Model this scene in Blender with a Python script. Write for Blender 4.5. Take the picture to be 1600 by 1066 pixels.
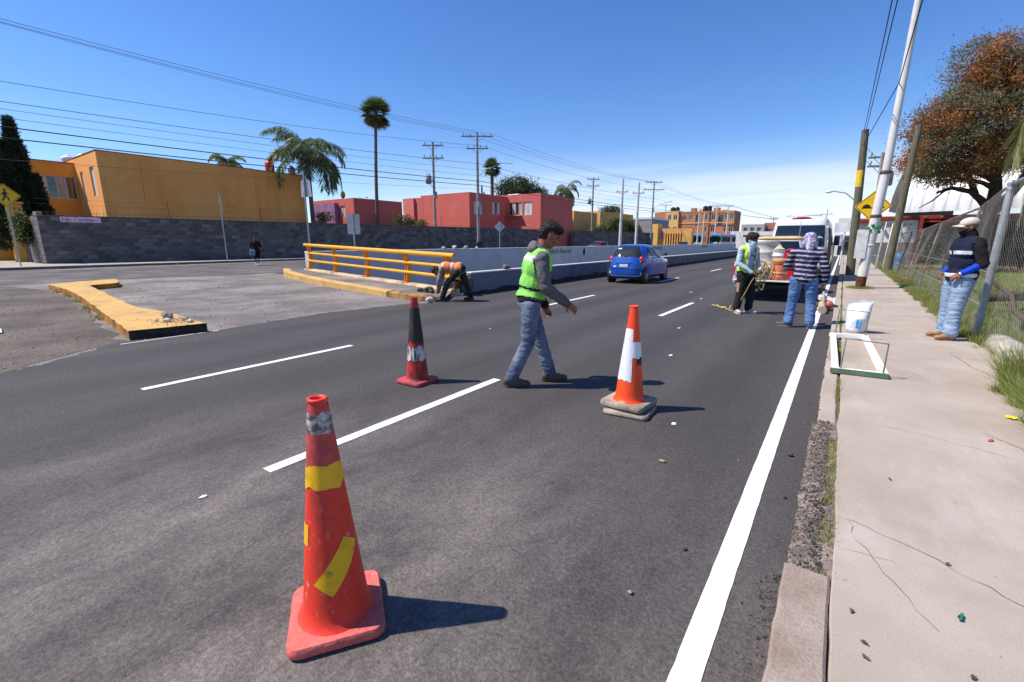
import bpy, bmesh, math, random
import numpy as np
from mathutils import Vector, Matrix, noise as mnoise

for o in list(bpy.data.objects):
    bpy.data.objects.remove(o)
SC = bpy.context.scene
COL = SC.collection
R = math.radians

# ---------------------------------------------------------------- camera
cam_d = bpy.data.cameras.new('camera')
cam_d.sensor_fit = 'HORIZONTAL'; cam_d.sensor_width = 36.0; cam_d.lens = 16.0
cam_d.clip_start = 0.05; cam_d.clip_end = 6000
cam = bpy.data.objects.new('camera', cam_d); COL.objects.link(cam)
cam.location = (0, 0, 1.5)
cam.rotation_euler = (R(90 - 12.3), 0, R(35.5))
SC.camera = cam

# ---------------------------------------------------------------- sky
SUN_EL = 55.0
SUN_AZ = math.atan2(-0.80, -0.60)          # compass bearing of the sun measured from +Y towards +X
W = bpy.data.worlds.new('World'); SC.world = W; W.use_nodes = True
nt = W.node_tree; nt.nodes.clear()
n_out = nt.nodes.new('ShaderNodeOutputWorld')
n_bg = nt.nodes.new('ShaderNodeBackground'); n_bg.inputs['Strength'].default_value = 0.134
n_sky = nt.nodes.new('ShaderNodeTexSky'); n_sky.sky_type = 'NISHITA'; n_sky.sun_disc = False
n_sky.sun_elevation = R(SUN_EL); n_sky.sun_rotation = SUN_AZ
n_sky.altitude = 0; n_sky.air_density = 1.0; n_sky.dust_density = 0.15; n_sky.ozone_density = 6.0
hsv = nt.nodes.new('ShaderNodeHueSaturation'); hsv.inputs['Saturation'].default_value = 1.18; hsv.inputs['Hue'].default_value = 0.510; hsv.inputs['Value'].default_value = 1.0
nt.links.new(n_sky.outputs[0], hsv.inputs['Color'])
tc = nt.nodes.new('ShaderNodeTexCoord')
sep = nt.nodes.new('ShaderNodeSeparateXYZ'); nt.links.new(tc.outputs['Generated'], sep.inputs[0])
# thin cirrus: noise laid out on a flat layer far overhead, so it closes up towards the horizon
addz = nt.nodes.new('ShaderNodeMath'); addz.operation = 'ADD'; addz.inputs[1].default_value = 0.06
nt.links.new(sep.outputs['Z'], addz.inputs[0])
mx = nt.nodes.new('ShaderNodeMath'); mx.operation = 'MAXIMUM'; mx.inputs[1].default_value = 0.03
nt.links.new(addz.outputs[0], mx.inputs[0])
dvx = nt.nodes.new('ShaderNodeMath'); dvx.operation = 'DIVIDE'; nt.links.new(sep.outputs['X'], dvx.inputs[0]); nt.links.new(mx.outputs[0], dvx.inputs[1])
dvy = nt.nodes.new('ShaderNodeMath'); dvy.operation = 'DIVIDE'; nt.links.new(sep.outputs['Y'], dvy.inputs[0]); nt.links.new(mx.outputs[0], dvy.inputs[1])
cmb = nt.nodes.new('ShaderNodeCombineXYZ'); nt.links.new(dvx.outputs[0], cmb.inputs[0]); nt.links.new(dvy.outputs[0], cmb.inputs[1])
mp = nt.nodes.new('ShaderNodeMapping'); mp.inputs['Rotation'].default_value = (0, 0, R(-22)); mp.inputs['Scale'].default_value = (0.16, 0.55, 1)
nt.links.new(cmb.outputs[0], mp.inputs[0])
nz = nt.nodes.new('ShaderNodeTexNoise'); nz.inputs['Scale'].default_value = 1.1; nz.inputs['Detail'].default_value = 7; nz.inputs['Roughness'].default_value = 0.55
nz.inputs['Distortion'].default_value = 0.6
nt.links.new(mp.outputs[0], nz.inputs['Vector'])
cr = nt.nodes.new('ShaderNodeMapRange'); cr.interpolation_type = 'SMOOTHSTEP'
cr.inputs['From Min'].default_value = 0.12; cr.inputs['From Max'].default_value = 0.74
nt.links.new(nz.outputs['Fac'], cr.inputs['Value'])
# cirrus only lies low over the far end of the street
lo = nt.nodes.new('ShaderNodeMapRange'); lo.interpolation_type = 'SMOOTHSTEP'
lo.inputs['From Min'].default_value = 0.20; lo.inputs['From Max'].default_value = 0.05
nt.links.new(sep.outputs['Z'], lo.inputs['Value'])
sd = nt.nodes.new('ShaderNodeMapRange'); sd.interpolation_type = 'SMOOTHSTEP'
sd.inputs['From Min'].default_value = 0.45; sd.inputs['From Max'].default_value = 0.95
nt.links.new(sep.outputs['Y'], sd.inputs['Value'])
m1 = nt.nodes.new('ShaderNodeMath'); m1.operation = 'MULTIPLY'; nt.links.new(cr.outputs[0], m1.inputs[0]); nt.links.new(lo.outputs[0], m1.inputs[1])
m2 = nt.nodes.new('ShaderNodeMath'); m2.operation = 'MULTIPLY'; nt.links.new(m1.outputs[0], m2.inputs[0]); nt.links.new(sd.outputs[0], m2.inputs[1])
m3 = nt.nodes.new('ShaderNodeMath'); m3.operation = 'MULTIPLY'; m3.inputs[1].default_value = 0.95; nt.links.new(m2.outputs[0], m3.inputs[0])
mixc = nt.nodes.new('ShaderNodeMix'); mixc.data_type = 'RGBA'
nt.links.new(m3.outputs[0], mixc.inputs['Factor']); nt.links.new(hsv.outputs[0], mixc.inputs[6])
mixc.inputs[7].default_value = (5.9, 6.0, 6.7, 1)
nt.links.new(mixc.outputs[2], n_bg.inputs['Color']); nt.links.new(n_bg.outputs[0], n_out.inputs['Surface'])

# ---------------------------------------------------------------- sun
sun_d = bpy.data.lights.new('sun', 'SUN'); sun_d.energy = 4.8; sun_d.angle = R(0.53); sun_d.color = (1.0, 0.935, 0.84)
sun = bpy.data.objects.new('sun', sun_d); COL.objects.link(sun)
_e = R(SUN_EL)
_dir = Vector((0.80 * math.cos(_e), 0.60 * math.cos(_e), -math.sin(_e)))
sun.rotation_euler = _dir.to_track_quat('-Z', 'Y').to_euler()
sun.location = (-20, -15, 40)

SC.render.engine = 'CYCLES'
SC.view_settings.view_transform = 'Standard'; SC.view_settings.look = 'None'
SC.view_settings.exposure = 0.36; SC.view_settings.gamma = 1.0
SC.view_settings.use_curve_mapping = False

# ================================================================= helpers
def tag(o, label=None, cat=None, group=None, kind=None):
    if label: o['label'] = label
    if cat: o['category'] = cat
    if group: o['group'] = group
    if kind: o['kind'] = kind
    return o

def thing(name, label, cat, loc=(0, 0, 0), rz=0.0, group=None):
    o = bpy.data.objects.new(name, None); COL.objects.link(o)
    o.empty_display_size = 0.2
    o.location = loc; o.rotation_euler = (0, 0, rz)
    return tag(o, label, cat, group)

def root_matrix(o):
    return Matrix.Translation(o.location) @ o.rotation_euler.to_matrix().to_4x4()

def link(o, parent=None, world=False):
    COL.objects.link(o)
    if parent is not None:
        o.parent = parent
        if world:
            r = parent
            m = Matrix.Identity(4)
            chain = []
            while r is not None:
                chain.append(r); r = r.parent
            for r in reversed(chain):
                m = m @ r.matrix_parent_inverse @ root_matrix(r)
            o.matrix_parent_inverse = m.inverted()
    return o

def copy_tree(o, parent=None, label=None, group=None):
    c = o.copy(); COL.objects.link(c); c.parent = parent
    if label: c['label'] = label
    if group: c['group'] = group
    for ch in list(o.children):
        copy_tree(ch, c)
    return c

class MB:
    """collects geometry for ONE mesh object"""
    def __init__(self):
        self.v = []; self.f = []; self.mi = []; self.sm = []
        self.M = None
    def add(self, vs, fs, mi=0, smooth=False):
        b = len(self.v)
        if self.M is not None:
            vs = [tuple(self.M @ Vector(p)) for p in vs]
        self.v.extend([tuple(p) for p in vs])
        for f in fs:
            self.f.append(tuple(i + b for i in f)); self.mi.append(mi); self.sm.append(smooth)
        return self
    def box(self, lo, hi, mi=0):
        x0, y0, z0 = lo; x1, y1, z1 = hi
        vs = [(x0, y0, z0), (x1, y0, z0), (x1, y1, z0), (x0, y1, z0), (x0, y0, z1), (x1, y0, z1), (x1, y1, z1), (x0, y1, z1)]
        return self.add(vs, [(0, 3, 2, 1), (4, 5, 6, 7), (0, 1, 5, 4), (1, 2, 6, 5), (2, 3, 7, 6), (3, 0, 4, 7)], mi)
    def cbox(self, lo, hi, c=0.01, mi=0):
        """box with chamfered edges"""
        c = min(c, *(0.49 * (b - a) for a, b in zip(lo, hi)))
        vs = []; idx = {}
        for sx in (0, 1):
            for sy in (0, 1):
                for sz in (0, 1):
                    p = [(lo, hi)[s][k] for k, s in enumerate((sx, sy, sz))]
                    d = [c if s == 0 else -c for s in (sx, sy, sz)]
                    for ax in range(3):
                        q = [p[k] + (d[k] if k != ax else 0) for k in range(3)]
                        idx[(sx, sy, sz, ax)] = len(vs); vs.append(tuple(q))
        fs = []
        for ax in range(3):
            a, b = [k for k in range(3) if k != ax]
            for s in (0, 1):
                cyc = []
                for (u, w) in ((0, 0), (1, 0), (1, 1), (0, 1)):
                    k = [0, 0, 0]; k[ax] = s; k[a] = u; k[b] = w
                    cyc.append(idx[(*k, ax)])
                fs.append(tuple(cyc))
            # edges along axis ax: join faces a and b
            for u in (0, 1):
                for w in (0, 1):
                    k0 = [0, 0, 0]; k0[a] = u; k0[b] = w; k1 = list(k0); k1[ax] = 1
                    fs.append((idx[(*k0, a)], idx[(*k1, a)], idx[(*k1, b)], idx[(*k0, b)]))
        for sx in (0, 1):
            for sy in (0, 1):
                for sz in (0, 1):
                    fs.append(tuple(idx[(sx, sy, sz, ax)] for ax in range(3)))
        return self.add(vs, fs, mi)
    def cyl(self, p0, p1, r0, r1=None, n=12, mi=0, caps=True, smooth=True):
        if r1 is None: r1 = r0
        p0 = Vector(p0); p1 = Vector(p1); d = (p1 - p0)
        if d.length < 1e-9: return self
        q = d.to_track_quat('Z', 'Y')
        vs = []
        for p, r in ((p0, r0), (p1, r1)):
            for k in range(n):
                a = 2 * math.pi * k / n
                vs.append(tuple(p + q @ Vector((r * math.cos(a), r * math.sin(a), 0))))
        fs = [(k, (k + 1) % n, n + (k + 1) % n, n + k) for k in range(n)]
        self.add(vs, fs, mi, smooth)
        if caps:
            self.add(vs[:n], [tuple(reversed(range(n)))], mi); self.add(vs[n:], [tuple(range(n))], mi)
        return self
    def tube(self, pts, r, n=8, mi=0, caps=True, smooth=True):
        """swept tube through pts; r is a number or list"""
        pts = [Vector(p) for p in pts]; m = len(pts)
        rs = [r] * m if not hasattr(r, '__len__') else list(r)
        vs = []; up = Vector((0, 0, 1)); prev = None
        for i, p in enumerate(pts):
            d = (pts[min(i + 1, m - 1)] - pts[max(i - 1, 0)])
            if d.length < 1e-9: d = Vector((0, 0, 1))
            d.normalize()
            if prev is None:
                a = up if abs(d.z) < 0.9 else Vector((1, 0, 0))
                x = a.cross(d).normalized()
            else:
                x = (prev - d * prev.dot(d))
                x = x.normalized() if x.length > 1e-6 else Vector((1, 0, 0))
            prev = x; y = d.cross(x)
            for k in range(n):
                a = 2 * math.pi * k / n
                vs.append(tuple(p + (x * math.cos(a) + y * math.sin(a)) * rs[i]))
        fs = []
        for i in range(m - 1):
            for k in range(n):
                fs.append((i * n + k, i * n + (k + 1) % n, (i + 1) * n + (k + 1) % n, (i + 1) * n + k))
        self.add(vs, fs, mi, smooth)
        if caps:
            self.add(vs[:n], [tuple(reversed(range(n)))], mi); self.add(vs[-n:], [tuple(range(n))], mi)
        return self
    def lathe(self, prof, n=24, c=(0, 0, 0), mi=0, smooth=True, capb=True, capt=True):
        """prof: (radius, z) pairs from bottom to top"""
        vs = []
        for r, z in prof:
            for k in range(n):
                a = 2 * math.pi * k / n
                vs.append((c[0] + r * math.cos(a), c[1] + r * math.sin(a), c[2] + z))
        fs = []
        for i in range(len(prof) - 1):
            for k in range(n):
                fs.append((i * n + k, i * n + (k + 1) % n, (i + 1) * n + (k + 1) % n, (i + 1) * n + k))
        self.add(vs, fs, mi, smooth)
        if capb: self.add(vs[:n], [tuple(reversed(range(n)))], mi)
        if capt: self.add(vs[-n:], [tuple(range(n))], mi)
        return self
    def prism(self, poly, z0, z1, mi=0):
        """vertical extrusion of a plan polygon (counter-clockwise)"""
        n = len(poly)
        vs = [(x, y, z0) for x, y in poly] + [(x, y, z1) for x, y in poly]
        fs = [tuple(reversed(range(n))), tuple(range(n, 2 * n))] + [(k, (k + 1) % n, n + (k + 1) % n, n + k) for k in range(n)]
        return self.add(vs, fs, mi)
    def sphere(self, c, r, nu=12, nv=8, mi=0, smooth=True):
        if not hasattr(r, '__len__'): r = (r, r, r)
        vs = [(c[0], c[1], c[2] - r[2])]
        for i in range(1, nv):
            ph = -math.pi / 2 + math.pi * i / nv
            for k in range(nu):
                a = 2 * math.pi * k / nu
                vs.append((c[0] + r[0] * math.cos(ph) * math.cos(a), c[1] + r[1] * math.cos(ph) * math.sin(a), c[2] + r[2] * math.sin(ph)))
        vs.append((c[0], c[1], c[2] + r[2])); L = len(vs) - 1
        fs = [(0, 1 + (k + 1) % nu, 1 + k) for k in range(nu)]
        for i in range(nv - 2):
            for k in range(nu):
                fs.append((1 + i * nu + k, 1 + i * nu + (k + 1) % nu, 1 + (i + 1) * nu + (k + 1) % nu, 1 + (i + 1) * nu + k))
        fs += [(L, 1 + (nv - 2) * nu + k, 1 + (nv - 2) * nu + (k + 1) % nu) for k in range(nu)]
        return self.add(vs, fs, mi, smooth)
    def grid(self, fn, nu, nv, mi=0, smooth=True):
        vs = [tuple(fn(i / nu, j / nv)) for j in range(nv + 1) for i in range(nu + 1)]
        fs = [(j * (nu + 1) + i, j * (nu + 1) + i + 1, (j + 1) * (nu + 1) + i + 1, (j + 1) * (nu + 1) + i) for j in range(nv) for i in range(nu)]
        return self.add(vs, fs, mi, smooth)
    def mesh(self, name):
        me = bpy.data.meshes.new(name)
        me.from_pydata(self.v, [], self.f)
        me.polygons.foreach_set('material_index', self.mi)
        me.polygons.foreach_set('use_smooth', self.sm)
        me.update()
        return me
    def build(self, name, mat, parent=None, world=False, fix=True):
        me = self.mesh(name)
        for m in (mat if isinstance(mat, (list, tuple)) else [mat]):
            me.materials.append(m)
        if fix:
            bm = bmesh.new(); bm.from_mesh(me)
            bmesh.ops.recalc_face_normals(bm, faces=bm.faces)
            bm.to_mesh(me); bm.free()
        o = bpy.data.objects.new(name, me)
        return link(o, parent, world)

def mesh_np(name, verts, faces, mats, parent=None, mi=None, smooth=False, world=False):
    """big meshes from numpy arrays; faces is (n,3) or (n,4)"""
    me = bpy.data.meshes.new(name)
    nv = len(verts); nf, k = faces.shape
    me.vertices.add(nv); me.vertices.foreach_set('co', np.ascontiguousarray(verts, dtype=np.float32).ravel())
    me.loops.add(nf * k); me.loops.foreach_set('vertex_index', np.ascontiguousarray(faces, dtype=np.int32).ravel())
    me.polygons.add(nf)
    me.polygons.foreach_set('loop_start', np.arange(0, nf * k, k, dtype=np.int32))
    me.polygons.foreach_set('loop_total', np.full(nf, k, dtype=np.int32))
    for m in mats: me.materials.append(m)
    if mi is not None: me.polygons.foreach_set('material_index', np.ascontiguousarray(mi, dtype=np.int32))
    me.polygons.foreach_set('use_smooth', np.full(nf, smooth, dtype=bool))
    me.update(calc_edges=True)
    o = bpy.data.objects.new(name, me)
    return link(o, parent, world)

def shared(name, me, parent, loc=(0, 0, 0), rot=(0, 0, 0), scale=(1, 1, 1)):
    o = bpy.data.objects.new(name, me); o.location = loc; o.rotation_euler = rot; o.scale = scale
    COL.objects.link(o); o.parent = parent
    return o

# ================================================================= materials
MATS = {}
def rgb(r, g, b):
    """sRGB 0-255 -> linear"""
    f = lambda c: (c / 255 / 12.92) if c / 255 <= 0.04045 else ((c / 255 + 0.055) / 1.055) ** 2.4
    return (f(r), f(g), f(b))

def mat(name, col, rough=0.75, var=0.15, scale=4.0, col2=None, bump=0.0, bscale=40.0, metal=0.0, spec=0.4, fine=0.0, fscale=120.0, coat=0.0, alpha=None, detail=6, stretch=None, lo=0.38, hi=0.66, transl=0.0):
    """principled material: large-scale mottling between col and col2, fine speckle and bump"""
    if name in MATS: return MATS[name]
    m = bpy.data.materials.new(name); m.use_nodes = True
    t = m.node_tree; b = t.nodes['Principled BSDF']
    b.inputs['Roughness'].default_value = rough; b.inputs['Metallic'].default_value = metal
    b.inputs['Specular IOR Level'].default_value = spec
    if coat: b.inputs['Coat Weight'].default_value = coat; b.inputs['Coat Roughness'].default_value = 0.06
    if transl:
        b.inputs['Transmission Weight'].default_value = 0.0
    if col2 is None: col2 = tuple(c * (1 - var) for c in col)
    co = t.nodes.new('ShaderNodeTexCoord'); vec = co.outputs['Object']
    if stretch:
        mpn = t.nodes.new('ShaderNodeMapping'); mpn.inputs['Scale'].default_value = stretch
        t.links.new(vec, mpn.inputs[0]); vec = mpn.outputs[0]
    n1 = t.nodes.new('ShaderNodeTexNoise'); n1.inputs['Scale'].default_value = scale; n1.inputs['Detail'].default_value = detail
    n1.inputs['Roughness'].default_value = 0.6
    t.links.new(vec, n1.inputs['Vector'])
    mr = t.nodes.new('ShaderNodeMapRange'); mr.inputs['From Min'].default_value = lo; mr.inputs['From Max'].default_value = hi
    t.links.new(n1.outputs['Fac'], mr.inputs['Value'])
    mix = t.nodes.new('ShaderNodeMix'); mix.data_type = 'RGBA'
    mix.inputs[6].default_value = (*col, 1); mix.inputs[7].default_value = (*col2, 1)
    t.links.new(mr.outputs[0], mix.inputs['Factor'])
    out = mix.outputs[2]
    if fine:
        n2 = t.nodes.new('ShaderNodeTexNoise'); n2.inputs['Scale'].default_value = fscale; n2.inputs['Detail'].default_value = 3
        t.links.new(vec, n2.inputs['Vector'])
        mr2 = t.nodes.new('ShaderNodeMapRange'); mr2.inputs['From Min'].default_value = 0.3; mr2.inputs['From Max'].default_value = 0.7
        mr2.inputs['To Min'].default_value = 1 - fine; mr2.inputs['To Max'].default_value = 1 + fine
        t.links.new(n2.outputs['Fac'], mr2.inputs['Value'])
        mm = t.nodes.new('ShaderNodeMix'); mm.data_type = 'RGBA'; mm.blend_type = 'MULTIPLY'; mm.inputs['Factor'].default_value = 1
        t.links.new(out, mm.inputs[6]); t.links.new(mr2.outputs[0], mm.inputs[7])
        out = mm.outputs[2]
    t.links.new(out, b.inputs['Base Color'])
    if bump:
        n3 = t.nodes.new('ShaderNodeTexNoise'); n3.inputs['Scale'].default_value = bscale; n3.inputs['Detail'].default_value = 5
        t.links.new(vec, n3.inputs['Vector'])
        bn = t.nodes.new('ShaderNodeBump'); bn.inputs['Strength'].default_value = min(1.0, bump); bn.inputs['Distance'].default_value = 0.02
        t.links.new(n3.outputs['Fac'], bn.inputs['Height']); t.links.new(bn.outputs[0], b.inputs['Normal'])
    MATS[name] = m
    return m

def leafmat(name, col, col2, transl=0.35, rough=0.55, scale=1.2):
    m = mat(name, col, rough, col2=col2, scale=scale, spec=0.3)
    t = m.node_tree; b = t.nodes['Principled BSDF']; out = t.nodes['Material Output']
    tr = t.nodes.new('ShaderNodeBsdfTranslucent')
    src = b.inputs['Base Color'].links[0].from_socket
    t.links.new(src, tr.inputs['Color'])
    ms = t.nodes.new('ShaderNodeMixShader'); ms.inputs[0].default_value = transl
    t.links.new(b.outputs[0], ms.inputs[1]); t.links.new(tr.outputs[0], ms.inputs[2])
    t.links.new(ms.outputs[0], out.inputs['Surface'])
    return m

def glassmat(name, tint=(0.02, 0.025, 0.03), rough=0.03, see=0.0):
    """dark reflective pane; see > 0 lets that much light straight through"""
    m = mat(name, tint, rough, var=0.05, spec=0.9)
    if see:
        t = m.node_tree; b = t.nodes['Principled BSDF']; out = t.nodes['Material Output']
        tr = t.nodes.new('ShaderNodeBsdfTransparent'); tr.inputs[0].default_value = (0.75, 0.82, 0.82, 1)
        ms = t.nodes.new('ShaderNodeMixShader'); ms.inputs[0].default_value = see
        t.links.new(b.outputs[0], ms.inputs[1]); t.links.new(tr.outputs[0], ms.inputs[2]); t.links.new(ms.outputs[0], out.inputs['Surface'])
    return m

def overlay(m, colour, amount, scale, stretch=(1, 1, 1), lo=0.5, hi=0.75, detail=8, seed=0.0):
    """lay another mottled layer (stains, grime, scuffs) over a material's base colour"""
    t = m.node_tree; b = t.nodes['Principled BSDF']; src = b.inputs['Base Color'].links[0].from_socket
    co = t.nodes.new('ShaderNodeTexCoord'); mpn = t.nodes.new('ShaderNodeMapping'); mpn.inputs['Scale'].default_value = stretch; mpn.inputs['Location'].default_value = (seed, seed * 2, 0)
    t.links.new(co.outputs['Object'], mpn.inputs[0])
    n = t.nodes.new('ShaderNodeTexNoise'); n.inputs['Scale'].default_value = scale; n.inputs['Detail'].default_value = detail; n.inputs['Roughness'].default_value = 0.65
    t.links.new(mpn.outputs[0], n.inputs['Vector'])
    r = t.nodes.new('ShaderNodeMapRange'); r.inputs['From Min'].default_value = lo; r.inputs['From Max'].default_value = hi; r.inputs['To Max'].default_value = amount
    t.links.new(n.outputs['Fac'], r.inputs['Value'])
    x = t.nodes.new('ShaderNodeMix'); x.data_type = 'RGBA'; x.inputs[7].default_value = (*colour, 1)
    t.links.new(r.outputs[0], x.inputs['Factor']); t.links.new(src, x.inputs[6]); t.links.new(x.outputs[2], b.inputs['Base Color'])
    return m

def setf(node, **kw):
    for k, v in kw.items(): node.inputs[k].default_value = v
    return node
# ================================================================= ground, roads, pavements
def asphalt(name, dark, light, dust, dustamt, agg=0.5, fine_scale=170.0, streak=True, bump=0.5):
    m = bpy.data.materials.new(name); m.use_nodes = True
    t = m.node_tree; b = t.nodes['Principled BSDF']; N = t.nodes.new; L = t.links.new
    b.inputs['Roughness'].default_value = 0.82; b.inputs['Specular IOR Level'].default_value = 0.35
    co = N('ShaderNodeTexCoord'); vec = co.outputs['Object']
    # stones in the mix
    vo = setf(N('ShaderNodeTexVoronoi'), Scale=fine_scale); L(vec, vo.inputs['Vector'])
    sp = N('ShaderNodeSeparateColor'); L(vo.outputs['Color'], sp.inputs[0])
    mr = setf(N('ShaderNodeMapRange'), **{'From Min': 0.45, 'From Max': 1.0}); L(sp.outputs[0], mr.inputs['Value'])
    nzz = setf(N('ShaderNodeTexNoise'), Scale=fine_scale * 0.22, Detail=5.0, Roughness=0.7); L(vec, nzz.inputs['Vector'])
    mrn = setf(N('ShaderNodeMapRange'), **{'From Min': 0.35, 'From Max': 0.7}); L(nzz.outputs['Fac'], mrn.inputs['Value'])
    pw = N('ShaderNodeMath'); pw.operation = 'MULTIPLY_ADD'; pw.inputs[1].default_value = 0.65; L(mr.outputs[0], pw.inputs[0])
    hm = N('ShaderNodeMath'); hm.operation = 'MULTIPLY'; hm.inputs[1].default_value = 0.45; L(mrn.outputs[0], hm.inputs[0]); L(hm.outputs[0], pw.inputs[2])
    ml2 = N('ShaderNodeMath'); ml2.operation = 'MULTIPLY'; ml2.inputs[1].default_value = agg; L(pw.outputs[0], ml2.inputs[0])
    c1 = N('ShaderNodeMix'); c1.data_type = 'RGBA'; c1.inputs[6].default_value = (*dark, 1); c1.inputs[7].default_value = (*light, 1)
    L(ml2.outputs[0], c1.inputs['Factor'])
    # dusty worn patches, drawn out along the road
    mp = N('ShaderNodeMapping'); mp.inputs['Scale'].default_value = (1.5, 0.9, 1) if streak else (0.4, 0.4, 1); L(vec, mp.inputs[0])
    n2 = setf(N('ShaderNodeTexNoise'), Scale=1.0, Detail=11.0, Roughness=0.80, Distortion=0.15); L(mp.outputs[0], n2.inputs['Vector'])
    r2 = setf(N('ShaderNodeMapRange'), **{'From Min': 0.36, 'From Max': 0.64}); L(n2.outputs['Fac'], r2.inputs['Value'])
    # the wear is heaviest in the foreground, where the lorries turn
    wr = setf(N('ShaderNodeMapRange'), **{'From Min': 3.6, 'From Max': 0.2, 'To Min': 0.06, 'To Max': 1.0}); wr.interpolation_type = 'SMOOTHSTEP'
    vd = N('ShaderNodeVectorMath'); vd.operation = 'DISTANCE'; vd.inputs[1].default_value = (-2.0, 0.5, 0); L(vec, vd.inputs[0])
    if streak:
        L(vd.outputs['Value'], wr.inputs['Value'])
    else:
        wr.inputs['Value'].default_value = 0.0
    f2 = N('ShaderNodeMath'); f2.operation = 'MULTIPLY'; L(r2.outputs[0], f2.inputs[0]); L(wr.outputs[0], f2.inputs[1])
    f3 = N('ShaderNodeMath'); f3.operation = 'MULTIPLY'; f3.inputs[1].default_value = dustamt; L(f2.outputs[0], f3.inputs[0])
    # dust shows on the tops of the stones
    dn = setf(N('ShaderNodeMapRange'), **{'From Min': 0.25, 'From Max': 0.75, 'To Min': 0.35, 'To Max': 1.0}); L(nzz.outputs['Fac'], dn.inputs['Value'])
    f4 = N('ShaderNodeMath'); f4.operation = 'MULTIPLY'; L(f3.outputs[0], f4.inputs[0]); L(dn.outputs[0], f4.inputs[1])
    c2 = N('ShaderNodeMix'); c2.data_type = 'RGBA'; L(f4.outputs[0], c2.inputs['Factor']); L(c1.outputs[2], c2.inputs[6]); c2.inputs[7].default_value = (*dust, 1)
    # a few dark oil spots and rolled streaks
    n4 = setf(N('ShaderNodeTexNoise'), Scale=1.7, Detail=4.0); mp4 = N('ShaderNodeMapping'); mp4.inputs['Scale'].default_value = (1.6, 0.08, 1) if streak else (0.8, 0.5, 1)
    L(vec, mp4.inputs[0]); L(mp4.outputs[0], n4.inputs['Vector'])
    r4 = setf(N('ShaderNodeMapRange'), **{'From Min': 0.30, 'From Max': 0.75, 'To Min': 0.86, 'To Max': 1.10}); L(n4.outputs['Fac'], r4.inputs['Value'])
    c3 = N('ShaderNodeMix'); c3.data_type = 'RGBA'; c3.blend_type = 'MULTIPLY'; c3.inputs['Factor'].default_value = 1
    L(c2.outputs[2], c3.inputs[6]); L(r4.outputs[0], c3.inputs[7])
    # coarse clumps of stone
    n5 = setf(N('ShaderNodeTexNoise'), Scale=fine_scale * 0.42, Detail=5.0, Roughness=0.75); L(vec, n5.inputs['Vector'])
    r5 = setf(N('ShaderNodeMapRange'), **{'From Min': 0.36, 'From Max': 0.64, 'To Min': 0.68, 'To Max': 1.36}); L(n5.outputs['Fac'], r5.inputs['Value'])
    c4 = N('ShaderNodeMix'); c4.data_type = 'RGBA'; c4.blend_type = 'MULTIPLY'; c4.inputs['Factor'].default_value = 1
    L(c3.outputs[2], c4.inputs[6]); L(r5.outputs[0], c4.inputs[7])
    out_c = c4.outputs[2]
    if streak:
        # wheel tracks polished darker along each lane, and a few oil drips
        sx2 = N('ShaderNodeSeparateXYZ'); L(vec, sx2.inputs[0])
        nw = setf(N('ShaderNodeTexNoise'), Scale=0.35, Detail=3.0); L(vec, nw.inputs['Vector'])
        aw = N('ShaderNodeMath'); aw.operation = 'MULTIPLY_ADD'; aw.inputs[1].default_value = 0.8; L(nw.outputs['Fac'], aw.inputs[0]); L(sx2.outputs['X'], aw.inputs[2])
        mw = N('ShaderNodeMath'); mw.operation = 'MULTIPLY'; mw.inputs[1].default_value = 2 * math.pi / 1.39; L(aw.outputs[0], mw.inputs[0])
        sw_ = N('ShaderNodeMath'); sw_.operation = 'SINE'; L(mw.outputs[0], sw_.inputs[0])
        rw_ = setf(N('ShaderNodeMapRange'), **{'From Min': -1.0, 'From Max': 1.0, 'To Min': 0.86, 'To Max': 1.10}); L(sw_.outputs[0], rw_.inputs['Value'])
        c5 = N('ShaderNodeMix'); c5.data_type = 'RGBA'; c5.blend_type = 'MULTIPLY'; c5.inputs['Factor'].default_value = 1
        L(out_c, c5.inputs[6]); L(rw_.outputs[0], c5.inputs[7]); out_c = c5.outputs[2]
        vo2 = setf(N('ShaderNodeTexVoronoi'), Scale=0.9, Randomness=1.0); nd = setf(N('ShaderNodeTexNoise'), Scale=9.0, Detail=3.0); L(vec, nd.inputs['Vector'])
        av = N('ShaderNodeVectorMath'); av.operation = 'MULTIPLY_ADD'; av.inputs[1].default_value = (0.10, 0.10, 0); L(nd.outputs['Color'], av.inputs[0]); L(vec, av.inputs[2]); L(av.outputs[0], vo2.inputs['Vector'])
        ro = setf(N('ShaderNodeMapRange'), **{'From Min': 0.05, 'From Max': 0.085, 'To Min': 0.55, 'To Max': 0.0}); L(vo2.outputs['Distance'], ro.inputs['Value'])
        c6 = N('ShaderNodeMix'); c6.data_type = 'RGBA'; c6.inputs[7].default_value = (0.028, 0.026, 0.026, 1); L(ro.outputs[0], c6.inputs['Factor']); L(out_c, c6.inputs[6]); out_c = c6.outputs[2]
    else:
        # mended and dirt-stained areas
        n7 = setf(N('ShaderNodeTexNoise'), Scale=0.55, Detail=6.0, Roughness=0.6); L(vec, n7.inputs['Vector'])
        r7 = setf(N('ShaderNodeMapRange'), **{'From Min': 0.42, 'From Max': 0.60, 'To Min': 0.62, 'To Max': 1.05}); L(n7.outputs['Fac'], r7.inputs['Value'])
        c7 = N('ShaderNodeMix'); c7.data_type = 'RGBA'; c7.blend_type = 'MULTIPLY'; c7.inputs['Factor'].default_value = 1; L(out_c, c7.inputs[6]); L(r7.outputs[0], c7.inputs[7]); out_c = c7.outputs[2]
    L(out_c, b.inputs['Base Color'])
    bp = setf(N('ShaderNodeBump'), Strength=bump, Distance=0.012); L(nzz.outputs['Fac'], bp.inputs['Height'])
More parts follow.
